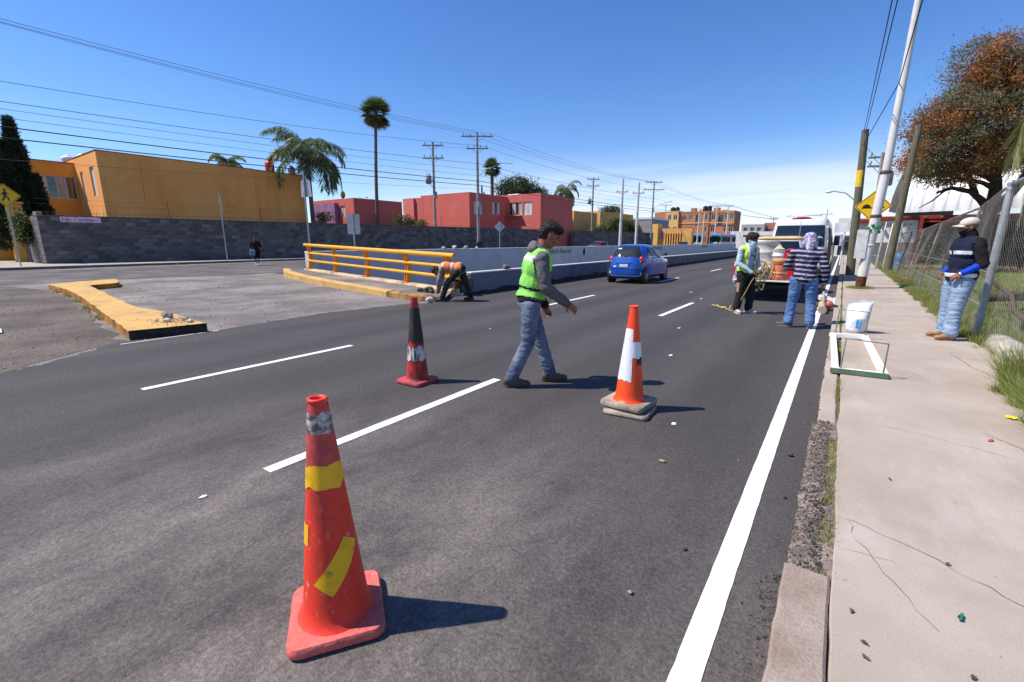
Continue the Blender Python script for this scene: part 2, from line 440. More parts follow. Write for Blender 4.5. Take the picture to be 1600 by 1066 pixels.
    bp2 = setf(N('ShaderNodeBump'), Strength=bump * 0.7, Distance=0.006); L(vo.outputs['Distance'], bp2.inputs['Height']); L(bp.outputs[0], bp2.inputs['Normal'])
    L(bp2.outputs[0], b.inputs['Normal'])
    MATS[name] = m
    return m

M_road = asphalt('new_asphalt', (0.043, 0.038, 0.037), (0.128, 0.113, 0.105), (0.255, 0.216, 0.194), 1.0, agg=0.50, fine_scale=150)
M_old = asphalt('old_asphalt', (0.175, 0.150, 0.134), (0.29, 0.255, 0.23), (0.31, 0.27, 0.24), 0.9, agg=0.8, fine_scale=90, streak=False, bump=0.8)
M_rough = asphalt('broken_ground', (0.070, 0.053, 0.042), (0.19, 0.15, 0.12), (0.19, 0.145, 0.11), 0.7, agg=0.9, fine_scale=55, streak=False, bump=1.0)
M_conc = mat('pavement_concrete', rgb(173, 160, 147), 0.9, col2=rgb(156, 142, 128), scale=0.9, bump=0.16, bscale=160, fine=0.10, fscale=140, detail=9)
overlay(M_conc, rgb(120, 108, 96), 0.45, 0.8, (1, 1, 1), 0.54, 0.75, seed=2.0); overlay(M_conc, rgb(108, 98, 90), 0.6, 38, (1, 1, 1), 0.64, 0.72, seed=9.0); overlay(M_conc, rgb(186, 178, 170), 0.5, 2.2, (1, 0.4, 1), 0.55, 0.7, seed=5.0)
M_conc2 = mat('kerb_concrete', rgb(164, 150, 140), 0.92, col2=rgb(138, 120, 106), scale=3.0, bump=0.25, bscale=90, fine=0.16, fscale=90, detail=9)
M_concd = mat('dirty_concrete', rgb(120, 112, 106), 0.92, col2=rgb(84, 78, 74), scale=1.5, bump=0.5, bscale=50, fine=0.15)
M_soil = mat('soil', rgb(112, 96, 76), 0.95, col2=rgb(82, 88, 52), scale=0.7, bump=0.8, bscale=25, fine=0.25, fscale=40)
M_white = mat('road_paint', (0.80, 0.79, 0.77), 0.7, col2=(0.62, 0.61, 0.60), scale=7, lo=0.5, hi=0.8, bump=0.4, bscale=150, fine=0.06, fscale=200)
overlay(M_white, (0.16, 0.15, 0.145), 0.75, 130, (1, 1, 1), 0.63, 0.72, seed=3.0); overlay(M_white, (0.42, 0.40, 0.38), 0.6, 3.0, (1, 0.5, 1), 0.55, 0.75, seed=8.0)
M_yel = mat('kerb_yellow', rgb(204, 162, 92), 0.92, col2=rgb(170, 138, 98), scale=3.0, lo=0.48, hi=0.72, bump=0.35, bscale=45, fine=0.12, fscale=60)
overlay(M_yel, rgb(140, 122, 104), 0.55, 1.6, (1, 1, 1), 0.5, 0.7, seed=6.0)
M_tar = mat('tar', (0.012, 0.011, 0.011), 0.8, col2=(0.05, 0.035, 0.02), scale=6, bump=0.6, bscale=60)

def wall_mat(name, col, stain, scale=1.2, bump=0.3, lo=0.45, hi=0.75):
    if name in MATS: return MATS[name]
    m = mat(name, col, 0.9, col2=stain, scale=scale, lo=lo, hi=hi, bump=bump, bscale=55, fine=0.06, fscale=45, detail=9, stretch=(1, 1, 0.55))
    overlay(m, tuple(c * 0.55 for c in col), 0.55, 1.3, (1, 1, 0.06), 0.55, 0.8, seed=3.1)      # rain streaks
    overlay(m, tuple(min(0.9, c * 1.25 + 0.03) for c in col), 0.4, 0.35, (1, 1, 1), 0.58, 0.64, seed=7.7)   # repainted patches
    return m

rnd = random.Random(7)

def jag(pts, step=0.05, amp=0.006, seed=0):
    """subdivide a polyline and roughen it"""
    rr = random.Random(seed); out = []
    for a, b in zip(pts[:-1], pts[1:]):
        L_ = math.dist(a, b); n = max(1, int(L_ / step))
        nx, ny = (-(b[1] - a[1]) / L_, (b[0] - a[0]) / L_)
        for k in range(n):
            t = k / n; d = rr.uniform(-amp, amp)
            out.append((a[0] + (b[0] - a[0]) * t + nx * d, a[1] + (b[1] - a[1]) * t + ny * d))
    out.append(pts[-1])
    return out

def flat(name, poly, z, m, parent=None, kind=None):
    me = bpy.data.meshes.new(name); bm = bmesh.new()
    f = bm.faces.new([bm.verts.new((x, y, z)) for x, y in poly])
    bm.normal_update(); bmesh.ops.triangulate(bm, faces=[f], ngon_method='EAR_CLIP')
    bmesh.ops.recalc_face_normals(bm, faces=bm.faces)
    if sum(fc.normal.z for fc in bm.faces) < 0: bmesh.ops.reverse_faces(bm, faces=bm.faces)
    bm.to_mesh(me); bm.free(); me.materials.append(m)
    o = bpy.data.objects.new(name, me); link(o, parent)
    if kind: o['kind'] = kind
    return o

# terrain: one sheet out to the horizon, open where the underpass is cut into it
TX0, TX1, TY0, TY1 = -20.3, -8.75, 9.3, 118.0
g = MB()
def tiles(xs, ys):
    for x0, x1 in zip(xs[:-1], xs[1:]):
        for y0, y1 in zip(ys[:-1], ys[1:]):
            if TX0 - 1e-6 <= x0 and x1 <= TX1 + 1e-6 and TY0 - 1e-6 <= y0 and y1 <= TY1 + 1e-6: continue
            g.add([(x0, y0, -0.03), (x1, y0, -0.03), (x1, y1, -0.03), (x0, y1, -0.03)], [(0, 1, 2, 3)])
tiles([-2500, -1200, -600, -300, -150, -90, -60, -45, -36, -28, TX0, -14, TX1, -4, 0, 6, 14, 30, 60, 120, 300, 800, 2500], [-900, -300, -100, -40, -15, -6, 0, 5, TY0, 16, 24, 36, 50, 70, 90, TY1, 150, 220, 340, 600, 1000, 1800, 4000])
tag(g.build('ground', M_soil, fix=False), kind='structure')

EDGE = [(-7.2, -9.0), (-7.6, 0.4), (-8.18, 1.3), (-8.85, 2.06), (-8.68, 3.38), (-8.95, 5.47), (-8.6, 7.64), (-8.2, 8.1)]
road_poly = [(-0.0, -9.0), (0.02, 400.0), (-9.0, 400.0), (-9.0, 118.0), (-8.76, 60.0), (-8.72, 9.4)] + jag(list(reversed(EDGE)), 0.10, 0.05, 3)
road = flat('road', road_poly, 0.0, M_road, kind='structure')
left_poly = [(-25.5, -9.0), (-24.2, 6.0), (-22.6, 11.6), (-20.75, 12.2), (-20.7, 118.0), (-20.7, 400.0), (-36.0, 400.0), (-28.3, 92.0), (-34.2, 45.0), (-36.6, 20.0), (-36.45, 4.5), (-38.5, 2.0), (-60, 1.2), (-60, -9)]
left_road = flat('cross_street_road', left_poly, -0.004, asphalt('left_asphalt', (0.105, 0.092, 0.088), (0.195, 0.172, 0.160), (0.215, 0.185, 0.168), 0.6, streak=False), kind='structure')
old_edge = [(-6.9, -9.0), (-7.3, 0.4), (-7.9, 1.3), (-8.5, 2.06), (-8.4, 3.38), (-8.6, 5.47), (-8.3, 7.64), (-8.25, 9.25)]
flat('old_median_pavement', [(-24.6, -9.0)] + old_edge + [(-19.9, 11.7), (-22.6, 11.6), (-24.4, 6.0)], -0.012, M_old, kind='structure')
rough_poly = jag([(-25.5, -9.0), (-7.5, -9.0), (-7.7, 0.4), (-8.3, 1.3), (-8.95, 2.1), (-13.0, 2.6), (-18.4, 3.2), (-21.0, 3.2), (-23.6, 2.6)], 0.35, 0.09, 5)
tag(flat('broken_verge', rough_poly, -0.008, M_rough), kind='structure')

# ---- painted lines, children of the road they are painted on
def line(x, y0, y1, w, z=0.004, seed=0, parent=road, name='lane_line', x1=None):
    if x1 is None: x1 = x
    a = jag([(x - w / 2, y0), (x1 - w / 2, y1)], 0.06, 0.0014, seed); b = jag([(x1 + w / 2, y1), (x + w / 2, y0)], 0.06, 0.0014, seed + 50)
    return flat(name, b + a, z, M_white, parent)
line(-0.266, -4.0, 90.0, 0.097, seed=1, name='edge_line')
k = 0
for y0 in (-6.7, 1.32, 9.35, 17.4, 25.4, 33.4, 41.4, 49.4, 57.4):
    k += 2
    sh = 0.007 * max(0, y0)
    line(-2.97 + sh * 0.9, y0, y0 + 2.55, 0.098, seed=k)
    line(-5.76 + sh * 1.6, y0 + 0.12, y0 + 2.65, 0.098, seed=k + 100)
# thin line sprayed along the end of the yellow island
line(-8.62, 2.0, 3.35, 0.035, seed=301, name='guide_line')
for (x0, y0, x1, y1) in ((-34.9, 6.0, -35.3, 18.0),):
    flat('lane_line', [(x0, y0), (x0 + 0.12, y0), (x1 + 0.12, y1), (x1, y1)], 0.002, M_white, left_road)
# stray paint dabs and litter marks lying on the road
for (x, y, s, sd) in ((-2.95, 0.934, 0.026, 1), (-1.72, 6.1, 0.05, 2), (-2.2, 8.2, 0.05, 3), (-5.2, 7.9, 0.06, 4), (-2.95, 12.9, 0.07, 5), (-3.6, 14.4, 0.07, 6), (-4.9, 6.2, 0.035, 7), (-0.98, 3.72, 0.045, 8)):
    rr = random.Random(sd); n = 9; a0 = rr.random() * 6
    flat('paint_splash', [(x + s * rr.uniform(0.5, 1.1) * math.cos(a0 + 2 * math.pi * q / n) * 0.6, y + s * rr.uniform(0.5, 1.1) * math.sin(a0 + 2 * math.pi * q / n) * 1.1) for q in range(n)], 0.005, M_white, road)

# ---- right-hand pavement: slabs with open joints on a dirt bed
pave = MB().add([(0.118, -6, 0.066), (1.6, -6, 0.066), (1.6, 120, 0.066), (0.118, 120, 0.066)], [(0, 1, 2, 3)]).build('pavement', M_soil, fix=False)
tag(pave, kind='structure')
def slab(poly, z0, z1, m, parent, name='slab', bev=0.008, tilt=(0, 0)):
    bm = bmesh.new(); cx_ = sum(p[0] for p in poly) / len(poly); cy_ = sum(p[1] for p in poly) / len(poly)
    vs = [bm.verts.new((x, y, z1 + tilt[0] * (x - cx_) + tilt[1] * (y - cy_))) for x, y in poly]
    f = bm.faces.new(vs)
    if f.normal.z < 0: f.normal_flip()
    bm.normal_update()
    if f.normal.z < 0: f.normal_flip()
    r = bmesh.ops.extrude_face_region(bm, geom=[f])
    for e in r['geom']:
        if isinstance(e, bmesh.types.BMVert): e.co.z = z0
    bmesh.ops.recalc_face_normals(bm, faces=bm.faces)
    if bev:
        ed = [e for e in bm.edges if e.verts[0].co.z > z0 + 1e-6 and e.verts[1].co.z > z0 + 1e-6]
        bmesh.ops.bevel(bm, geom=ed, offset=bev, segments=1, affect='EDGES')
    me = bpy.data.meshes.new(name); bm.to_mesh(me); bm.free(); me.materials.append(m)
    o = bpy.data.objects.new(name, me); return link(o, parent)
JY = [-5.0, -1.6, 1.15, 4.52, 8.45, 12.4, 16.3, 20.3, 24.4, 28.6, 33, 38, 44, 51, 60]
def right_edge(y):  # where the slabs stop on the grass side
    return float(np.interp(y, [-5, 3.0, 4.8, 6.4, 7.2, 8.6, 9.2, 14, 28, 60], [2.3, 2.3, 1.42, 1.50, 1.72, 1.74, 1.66, 1.72, 1.78, 1.8]))
for i in range(len(JY) - 1):
    y0, y1 = JY[i] + 0.006, JY[i + 1] - 0.006
    xl = 0.137 if y0 < 2.0 else 0.146
    left = jag([(xl, y1), (xl, y0)], 0.12, 0.006, i)
    ys = np.arange(y0, y1, 0.15); right = [(right_edge(y) + rnd.uniform(-0.02, 0.02), float(y)) for y in ys] + [(right_edge(y1), y1)]
    sk = rnd.uniform(-0.02, 0.02)
    slab(left + right, -0.05, 0.1 + rnd.uniform(-0.003, 0.003), M_conc, pave, bev=0.006, tilt=(0, rnd.uniform(-0.0008, 0.0008)))
# pale slab edge strip beyond the joint and the kerb stones
ky = [(-5.0, -1.4), (-1.39, 2.17)]
for (a, b) in ky:
    slab(jag([(-0.04, b), (-0.04, a)], 0.1, 0.004, int(a * 7)) + jag([(0.129, a), (0.129, b)], 0.1, 0.003, int(b * 9)), -0.05, 0.098, M_conc2, pave, 'kerb_stone', 0.010)
y = 4.3; q = 0
while y < 60:
    L_ = rnd.uniform(2.2, 3.4); q += 1
    slab(jag([(0.0, y + L_ - 0.02), (0.0, y)], 0.15, 0.008, q + 70) + jag([(0.125, y), (0.125, y + L_ - 0.02)], 0.15, 0.004, q + 90), -0.05, 0.085 + rnd.uniform(-0.006, 0.006), M_conc, pave, 'kerb_stone', 0.012)
    y += L_
# cracks: thin open splits filled with dirt
M_crack = mat('crack_dirt', rgb(112, 99, 88), 0.95, var=0.4, scale=8)
def crack(pts, w, seed, z=0.1045):
    p = jag(pts, 0.05, 0.016, seed); rr = random.Random(seed); up = []; dn = []
    for i, (x, y_) in enumerate(p):
        ww = w * rr.uniform(0.25, 1.0) * (0.25 + 0.75 * math.sin(math.pi * (i + 0.5) / len(p)) ** 0.5)
        a = p[max(0, i - 1)]; b = p[min(len(p) - 1, i + 1)]; L_ = math.dist(a, b) or 1; nx, ny = -(b[1] - a[1]) / L_, (b[0] - a[0]) / L_
        up.append((x + nx * ww, y_ + ny * ww)); dn.append((x - nx * ww, y_ - ny * ww))
    flat('crack', up + dn[::-1], z, M_crack, pave)
crack([(0.16, 2.72), (0.42, 2.62), (0.62, 2.50), (0.95, 2.22)], 0.0024, 1)
crack([(0.18, 2.70), (0.27, 2.42), (0.34, 2.28), (0.46, 2.05)], 0.002, 2)
crack([(0.17, 2.42), (0.36, 2.44)], 0.0015, 3)
crack([(0.15, 4.40), (0.7, 4.32), (1.35, 4.05)], 0.0018, 4)
crack([(1.02, 4.62), (1.22, 4.33), (1.45, 4.1)], 0.004, 5)
crack([(1.28, 7.95), (1.36, 7.1), (1.5, 6.6)], 0.004, 6)

# crumbled edge of the new asphalt: loose stones between the edge line and the kerb
def stones(name, n, fn, smin, smax, m, label=None, cat=None, seed=1, parent=None, kind='stuff'):
    rr = np.random.default_rng(seed)
    base = np.array([(1, 0, 0), (-1, 0, 0), (0, 1, 0), (0, -1, 0), (0, 0, 1), (0, 0, -1)], float)
    fc = np.array([(0, 2, 4), (2, 1, 4), (1, 3, 4), (3, 0, 4), (2, 0, 5), (1, 2, 5), (3, 1, 5), (0, 3, 5)])
    V = []; F = []
    for i in range(n):
        x, y_, z = fn(rr); s = smin * (smax / smin) ** (rr.random() ** 2.2)
        p = base * (s * rr.uniform(0.6, 1.3, 3)) * [1, 1, 0.7] + rr.normal(0, s * 0.16, (6, 3))
        a = rr.random() * 6.28; c_, s_ = math.cos(a), math.sin(a)
        p = np.stack([p[:, 0] * c_ - p[:, 1] * s_, p[:, 0] * s_ + p[:, 1] * c_, p[:, 2]], 1) + [x, y_, z + s * 0.3]
        V.append(p); F.append(fc + 6 * i)
    o = mesh_np(name, np.concatenate(V), np.concatenate(F), [m], parent)
    return tag(o, label, cat, kind=kind)
M_blackstone = mat('tarred_stone', (0.035, 0.033, 0.033), 0.85, col2=(0.12, 0.105, 0.095), scale=25, lo=0.45, hi=0.6)
M_greystone = mat('grey_stone', (0.20, 0.18, 0.165), 0.9, col2=(0.36, 0.32, 0.29), scale=20)
def edge_pt(rr):
    y_ = float(rr.uniform(-0.5, 12.0) if rr.random() < 0.75 else rr.uniform(1.9, 5.0))
    lim = -0.03 if y_ < 2.2 else 0.09
    x = lim - abs(rr.normal(0, 0.055)); z = 0.0
    if x > -0.03: z = 0.078
    return x, y_, z
stones('loose_asphalt_crumbs', 5200, edge_pt, 0.0022, 0.011, M_blackstone, 'loose black asphalt crumbs along the kerb beside the white edge line', 'asphalt crumbs', 11)
M_bed = mat('rubble_bed', rgb(100, 89, 82), 0.95, col2=rgb(148, 133, 121), scale=14, lo=0.42, hi=0.62, bump=1.0, bscale=45, fine=0.3)
def bedp(u, v):
    y_ = 2.15 + 2.25 * v; x = -0.035 + 0.182 * u + (0.02 * mnoise.noise(Vector((v * 14, 3, 0))) if u < 0.05 else 0)
    return (x, y_, -0.002 + 0.094 * u ** 0.8 + 0.010 * mnoise.noise(Vector((x * 40, y_ * 40, 0))))
MB().grid(bedp, 14, 130).build('kerb_rubble_bed', M_bed, pave, fix=False)
def bed_pt(rr):
    u = float(min(1, abs(rr.normal(0, 0.42)))); v = float(rr.random()); return bedp(u, v)
stones('bed_crumbs', 1500, bed_pt, 0.002, 0.010, M_blackstone, None, None, 15, parent=pave)
def verge_pt(rr):
    if rr.random() < 0.6: return (float(rr.uniform(-24, -7.9)), float(rr.uniform(-3, 3.0)), -0.004)
    return (float(rr.uniform(-22, -8.6)), float(rr.uniform(3, 9.2)), -0.006)
stones('loose_verge_gravel', 2600, verge_pt, 0.004, 0.026, M_greystone, 'loose grey gravel on the broken ground round the yellow island', 'gravel', 12)
def rd_pt(rr):
    return (float(rr.uniform(-8, -0.3)), float(rr.uniform(-0.5, 9) ** 1.0), 0.0)
stones('road_grit', 900, rd_pt, 0.0012, 0.006, M_greystone, 'scattered grit and tiny chips on the black road', 'grit', 13)

# ---- left street pavement, kerb
lw = [(-41.0, 6.7), (-29.2, 92.0)]                   # foot of the block wall
lk = [(-36.42, 4.5), (-36.6, 20.0), (-34.2, 45.0), (-28.4, 92.0)]
lp = flat('far_pavement', [(-41.0, 6.6), (-60.0, 6.6), (-60, 2.4), (-39.0, 2.9), (-37.2, 3.3), (-36.62, 4.5), (-36.8, 20), (-34.4, 45), (-28.6, 92), (-29.0, 92.2)], 0.135, M_conc, kind='structure')
kk = [(-60, 2.25), (-39.0, 2.75), (-37.1, 3.15), (-36.42, 4.5)] + lk[1:]
for a, b in zip(kk[:-1], kk[1:]):
    n = max(1, int(math.dist(a, b) / 6))
    for i in range(n):
        p0 = [a[j] + (b[j] - a[j]) * i / n for j in (0, 1)]; p1 = [a[j] + (b[j] - a[j]) * (i + 0.992) / n for j in (0, 1)]
        L_ = math.dist(p0, p1); nx, ny = -(p1[1] - p0[1]) / L_, (p1[0] - p0[0]) / L_
        slab([tuple(p0), tuple(p1), (p1[0] + nx * 0.2, p1[1] + ny * 0.2), (p0[0] + nx * 0.2, p0[1] + ny * 0.2)], -0.05, 0.14, M_concd, lp, 'kerb_stone', 0.02)
# ================================================================= underpass, parapets, railing, island, block wall
M_nearpar = mat('parapet_grey_paint', (0.17, 0.18, 0.22), 0.85, col2=(0.12, 0.12, 0.14), scale=1.0, bump=0.25, bscale=40, fine=0.06, detail=8, stretch=(1, 1, 2))
M_coping = mat('coping_white', (0.68, 0.66, 0.63), 0.85, col2=(0.45, 0.43, 0.40), scale=3, lo=0.5, hi=0.75, bump=0.3)
M_farpar = [wall_mat('far_parapet_grey', (0.58, 0.55, 0.55), (0.46, 0.44, 0.45)), wall_mat('far_parapet_beige', (0.72, 0.65, 0.60), (0.56, 0.50, 0.46))]
M_ink = mat('black_lettering', (0.03, 0.028, 0.028), 0.8, col2=(0.12, 0.11, 0.10), scale=12, lo=0.55, hi=0.8)

def text_mesh(name, txt, size, mtx, m, parent, shear=0.0, space=1.0, align='LEFT', depth=0.0015, world=True):
    cu = bpy.data.curves.new(name, 'FONT'); cu.body = txt; cu.size = size; cu.shear = shear; cu.space_character = space
    cu.align_x = align; cu.extrude = depth; cu.resolution_u = 3
    to = bpy.data.objects.new(name + '_tmp', cu); COL.objects.link(to)
    bpy.context.view_layer.update()
    me = bpy.data.meshes.new_from_object(to.evaluated_get(bpy.context.evaluated_depsgraph_get()))
    bpy.data.objects.remove(to); bpy.data.curves.remove(cu)
    me.name = name; me.transform(mtx); me.materials.clear(); me.materials.append(m)
    o = bpy.data.objects.new(name, me)
    return link(o, parent, world)

def basis(x, y, z, o):
    m = Matrix((x, y, z)).transposed().to_4x4(); m.translation = Vector(o); return m

# underpass floor and portal
fl = MB().add([(TX0 + 0.05, TY0, -5.2), (TX1, TY0, -5.2), (TX1, TY1, -0.07), (TX0 + 0.05, TY1, -0.07)], [(0, 1, 2, 3)]).build('underpass_road', M_road, fix=False)
tag(fl, kind='structure')

def parapet(name, label, x_face, thick, y0, y1, top, panel, mats, pick, zlow=-5.4, capmat=None, capover=0.02):
    t = thing(name, label, 'wall', (x_face - thick / 2, y0, 0))
    y = y0; i = 0
    while y < y1 - 0.1:
        e = min(y + panel, y1)
        lowz = zlow * max(0.0, 1 - (y - 9) / 112.0) - 0.2
        MB().cbox((x_face - thick, y + 0.006, lowz), (x_face, e - 0.006, top), 0.012).build('wall_panel', mats[pick(i, y)], t, True)
        MB().cbox((x_face - thick - capover, y + 0.004, top + 0.001), (x_face + capover, e - 0.004, top + 0.05), 0.012).build('coping', capmat or M_coping, t, True)
        y = e; i += 1
    return t
near_par = parapet('underpass_parapet', 'low dark grey parapet with white coping beside the blue car', -8.62, 0.16, 10.05, 118, 0.60, 5.5, [M_nearpar], lambda i, y: 0)
far_par = parapet('underpass_wall', 'pale grey wall along the far side of the underpass with hand-painted lettering', -20.0, 0.3, 11.9, 116, 1.02, 9.5, M_farpar, lambda i, y: 1 if y > 29 else 0)
# dark tar splashed along the foot of the near parapet
tp = jag([(10.1, 0.10), (20, 0.17), (30, 0.12), (45, 0.18), (80, 0.1)], 0.25, 0.045, 4)
mb = MB()
for (ya, za), (yb, zb) in zip(tp[:-1], tp[1:]):
    mb.add([(-8.6165, ya, -0.02), (-8.6165, yb, -0.02), (-8.6165, yb, zb), (-8.6165, ya, za)], [(0, 1, 2, 3)])
mb.build('tar_band', M_tar, near_par, True, fix=False)
# lettering on the far wall
TX = Vector((0, 1, 0)); TZ = Vector((0, 0, 1)); TN = Vector((1, 0, 0))
for (y, z, s) in ((32.6, 0.52, 0.62), (58.5, 0.52, 0.62), (84.5, 0.52, 0.62)):
    text_mesh('lettering', 'Prohibido Anunciar', s, basis(TX, TZ, TN, (-19.994, y, z)), M_ink, far_par, shear=0.12, space=0.95)
# stencilled figure beside the lettering
MB().box((-19.997, 39.6, 0.30), (-19.988, 40.05, 0.78)).box((-19.997, 39.68, 0.78), (-19.988, 39.97, 0.90)).build('painted_mark', M_ink, far_par, True)
# loose stones left on the wall tops
def rock(name, label, loc, s, m, seed, sq=(1, 1, 0.7), group=None, cat='stone', sub=2):
    rr = random.Random(seed); bm = bmesh.new(); bmesh.ops.create_icosphere(bm, subdivisions=sub, radius=1)
    off = Vector((rr.random() * 50, rr.random() * 50, 3))
    for v in bm.verts:
        n_ = mnoise.noise(v.co * 1.1 + off) * 0.45 + mnoise.noise(v.co * 2.7 + off) * 0.18
        v.co = Vector((v.co.x * sq[0], v.co.y * sq[1], v.co.z * sq[2])) * s * (1 + n_)
    zmin = min(v.co.z for v in bm.verts)
    for v in bm.verts: v.co.z -= zmin + 0.06 * s
    me = bpy.data.meshes.new(name); bm.to_mesh(me); bm.free(); me.materials.append(m)
    o = bpy.data.objects.new(name, me); o.location = loc; o.rotation_euler = (0, 0, rr.random() * 6); COL.objects.link(o)
    return tag(o, label, cat, group)
M_lump = mat('concrete_lump', rgb(206, 196, 186), 0.95, col2=rgb(168, 156, 144), scale=6, bump=0.7, bscale=20)
for i, (y, s) in enumerate(((20.9, 0.12), (21.9, 0.16), (23.0, 0.15), (24.1, 0.10))):
    rock('mortar_lump', ['small pale lump on the far underpass wall, leftmost of four', 'pale lump on the far underpass wall, second from the left of four', 'pale lump on the far underpass wall, third from the left of four', 'small pale lump on the far underpass wall, rightmost of four'][i], (-20.1, y, 1.07), s, M_lump, 60 + i, group='lumps on the wall top', cat='lump')
rock('mortar_lump', 'brown lump of mortar on the white coping near the bending worker', (-8.7, 11.9, 0.65), 0.13, mat('brown_lump', rgb(120, 104, 92), 0.95, bump=0.7), 71, cat='lump', sq=(0.8, 1.3, 0.6))
# broken end of the parapet: rubble and a torn sack
pe = thing('rubble_heap', 'brown rubble and torn cardboard heaped at the broken parapet end', 'rubble', (-8.9, 9.85, 0))
for i, (x, y, z, sx, sy, sz, a) in enumerate(((-8.95, 9.75, 0.0, 0.22, 0.30, 0.46, 0.2), (-8.72, 9.95, 0.0, 0.20, 0.2, 0.58, -0.3), (-9.1, 10.05, 0.1, 0.2, 0.2, 0.45, 0.6), (-8.8, 9.8, 0.42, 0.16, 0.22, 0.10, 0.5))):
    bm = bmesh.new(); bmesh.ops.create_icosphere(bm, subdivisions=3, radius=1)
    for v in bm.verts:
        n_ = mnoise.noise(v.co * 1.7 + Vector((i * 7, 0, 0))) * 0.5 + mnoise.noise(v.co * 5 + Vector((i * 7, 3, 0))) * 0.14
        v.co = Vector((v.co.x * sx, v.co.y * sy, v.co.z * sz * 0.5)) * (1 + n_)
    me = bpy.data.meshes.new('rubble_chunk'); bm.to_mesh(me); bm.free()
    me.materials.append(mat('rubble_brown', rgb(128, 106, 82), 0.95, col2=rgb(78, 64, 54), scale=5, bump=0.8, bscale=18))
    o = bpy.data.objects.new('rubble_chunk', me); o.rotation_euler = (0.1, 0.2, a); o.location = (x + 8.9, y - 9.85, z + sz * 0.5); COL.objects.link(o); o.parent = pe

# ---- railing on its concrete beam
M_rail = mat('railing_yellow', rgb(235, 170, 28), 0.42, col2=rgb(205, 140, 30), scale=3, lo=0.5, hi=0.8, spec=0.5, fine=0.05)
M_rail2 = mat('railing_orange', rgb(222, 138, 20), 0.5, col2=rgb(180, 100, 20), scale=5, lo=0.5, hi=0.8)
RA = Vector((-19.9, 11.80, 0.30)); RB = Vector((-8.75, 9.52, 0.20)); RD = (RB - RA); RL = RD.length; RU = RD.normalized(); RN = Vector((-RU.y, RU.x, 0)).normalized()
beam = thing('railing_beam', 'worn cream concrete beam under the yellow railing', 'concrete beam', (RA.x, RA.y, 0))
nseg = 6
for i in range(nseg):
    a = RA + RD * (i / nseg - (0.02 if i == 0 else 0)); b = RA + RD * ((i + 0.997) / nseg)
    vs = []
    for p in (a, b):
        for (s, z) in ((-0.16, -0.25), (0.16, -0.25), (0.16, p.z), (-0.10, p.z), (-0.16, p.z - 0.05)):
            q_ = p + RN * s; vs.append((q_.x, q_.y, z))
    MB().add(vs, [(0, 1, 2, 3, 4), (9, 8, 7, 6, 5)] + [(k, 5 + k, 5 + (k + 1) % 5, (k + 1) % 5) for k in range(5)]).build('beam_block', mat('cream_concrete', rgb(206, 178, 138), 0.9, col2=rgb(150, 132, 112), scale=2.5, bump=0.4, bscale=40, fine=0.12), beam, True)
rail = thing('yellow_railing', 'yellow tubular guard railing with slanted posts at the underpass edge', 'railing', tuple(RA))
post_t = [0.012, 0.262, 0.515, 0.765, 0.965]
for t_ in post_t:
    p = RA + RD * t_; H = 1.06 + (0.92 - 1.06) * t_
    prof = [(-0.05, 0.0), (0.09, 0.0), (0.155, 0.30 * H), (0.155, 0.60 * H), (0.05, 0.97 * H), (-0.075, 0.97 * H), (0.03, 0.60 * H), (0.02, 0.34 * H)]
    mb = MB()
    for s0, s1 in ((-0.075, -0.055), (0.055, 0.075)):
        vs = [];
        for s in (s0, s1):
            for (n_, z) in prof:
                q_ = p + RU * s + RN * n_; vs.append((q_.x, q_.y, p.z + z))
        m_ = len(prof)
        mb.add(vs, [tuple(range(m_)), tuple(reversed(range(m_, 2 * m_)))] + [(k, m_ + k, m_ + (k + 1) % m_, (k + 1) % m_) for k in range(m_)])
    po = mb.build('post', M_rail2, rail, True)
    # web plate between the two cheeks
    mb = MB(); vs = []
    for s in (-0.0545, 0.0545):
        for (n_, z) in ((0.02, 0.0), (0.085, 0.33 * H), (0.09, 0.60 * H), (-0.015, 0.95 * H), (-0.04, 0.95 * H), (0.068, 0.60 * H), (0.062, 0.33 * H), (-0.005, 0.0)):
            q_ = p + RU * s + RN * n_; vs.append((q_.x, q_.y, p.z + z))
    mb.add(vs, [tuple(range(8)), tuple(reversed(range(8, 16)))] + [(k, 8 + k, 8 + (k + 1) % 8, (k + 1) % 8) for k in range(8)])
    mb.build('web_plate', M_rail2, po, True)
    c = p + RN * 0.02
    MB().box((c.x - 0.14, c.y - 0.14, p.z), (c.x + 0.14, c.y + 0.14, p.z + 0.018)).build('base_plate', M_rail2, po, True)
for (fz, off, r_, t0, t1) in ((1.0, -0.01, 0.068, -0.02, 1.0), (0.66, 0.05, 0.048, -0.012, 1.012), (0.345, 0.01, 0.048, -0.008, 1.012)):
    pts = []
    for i in range(9):
        t_ = t0 + (t1 - t0) * i / 8; p = RA + RD * t_ + RN * off; H = 1.06 + (0.92 - 1.06) * t_
        pts.append((p.x, p.y, p.z + fz * H))
    MB().tube(pts, r_, 14).build('rail', M_rail, rail, True)

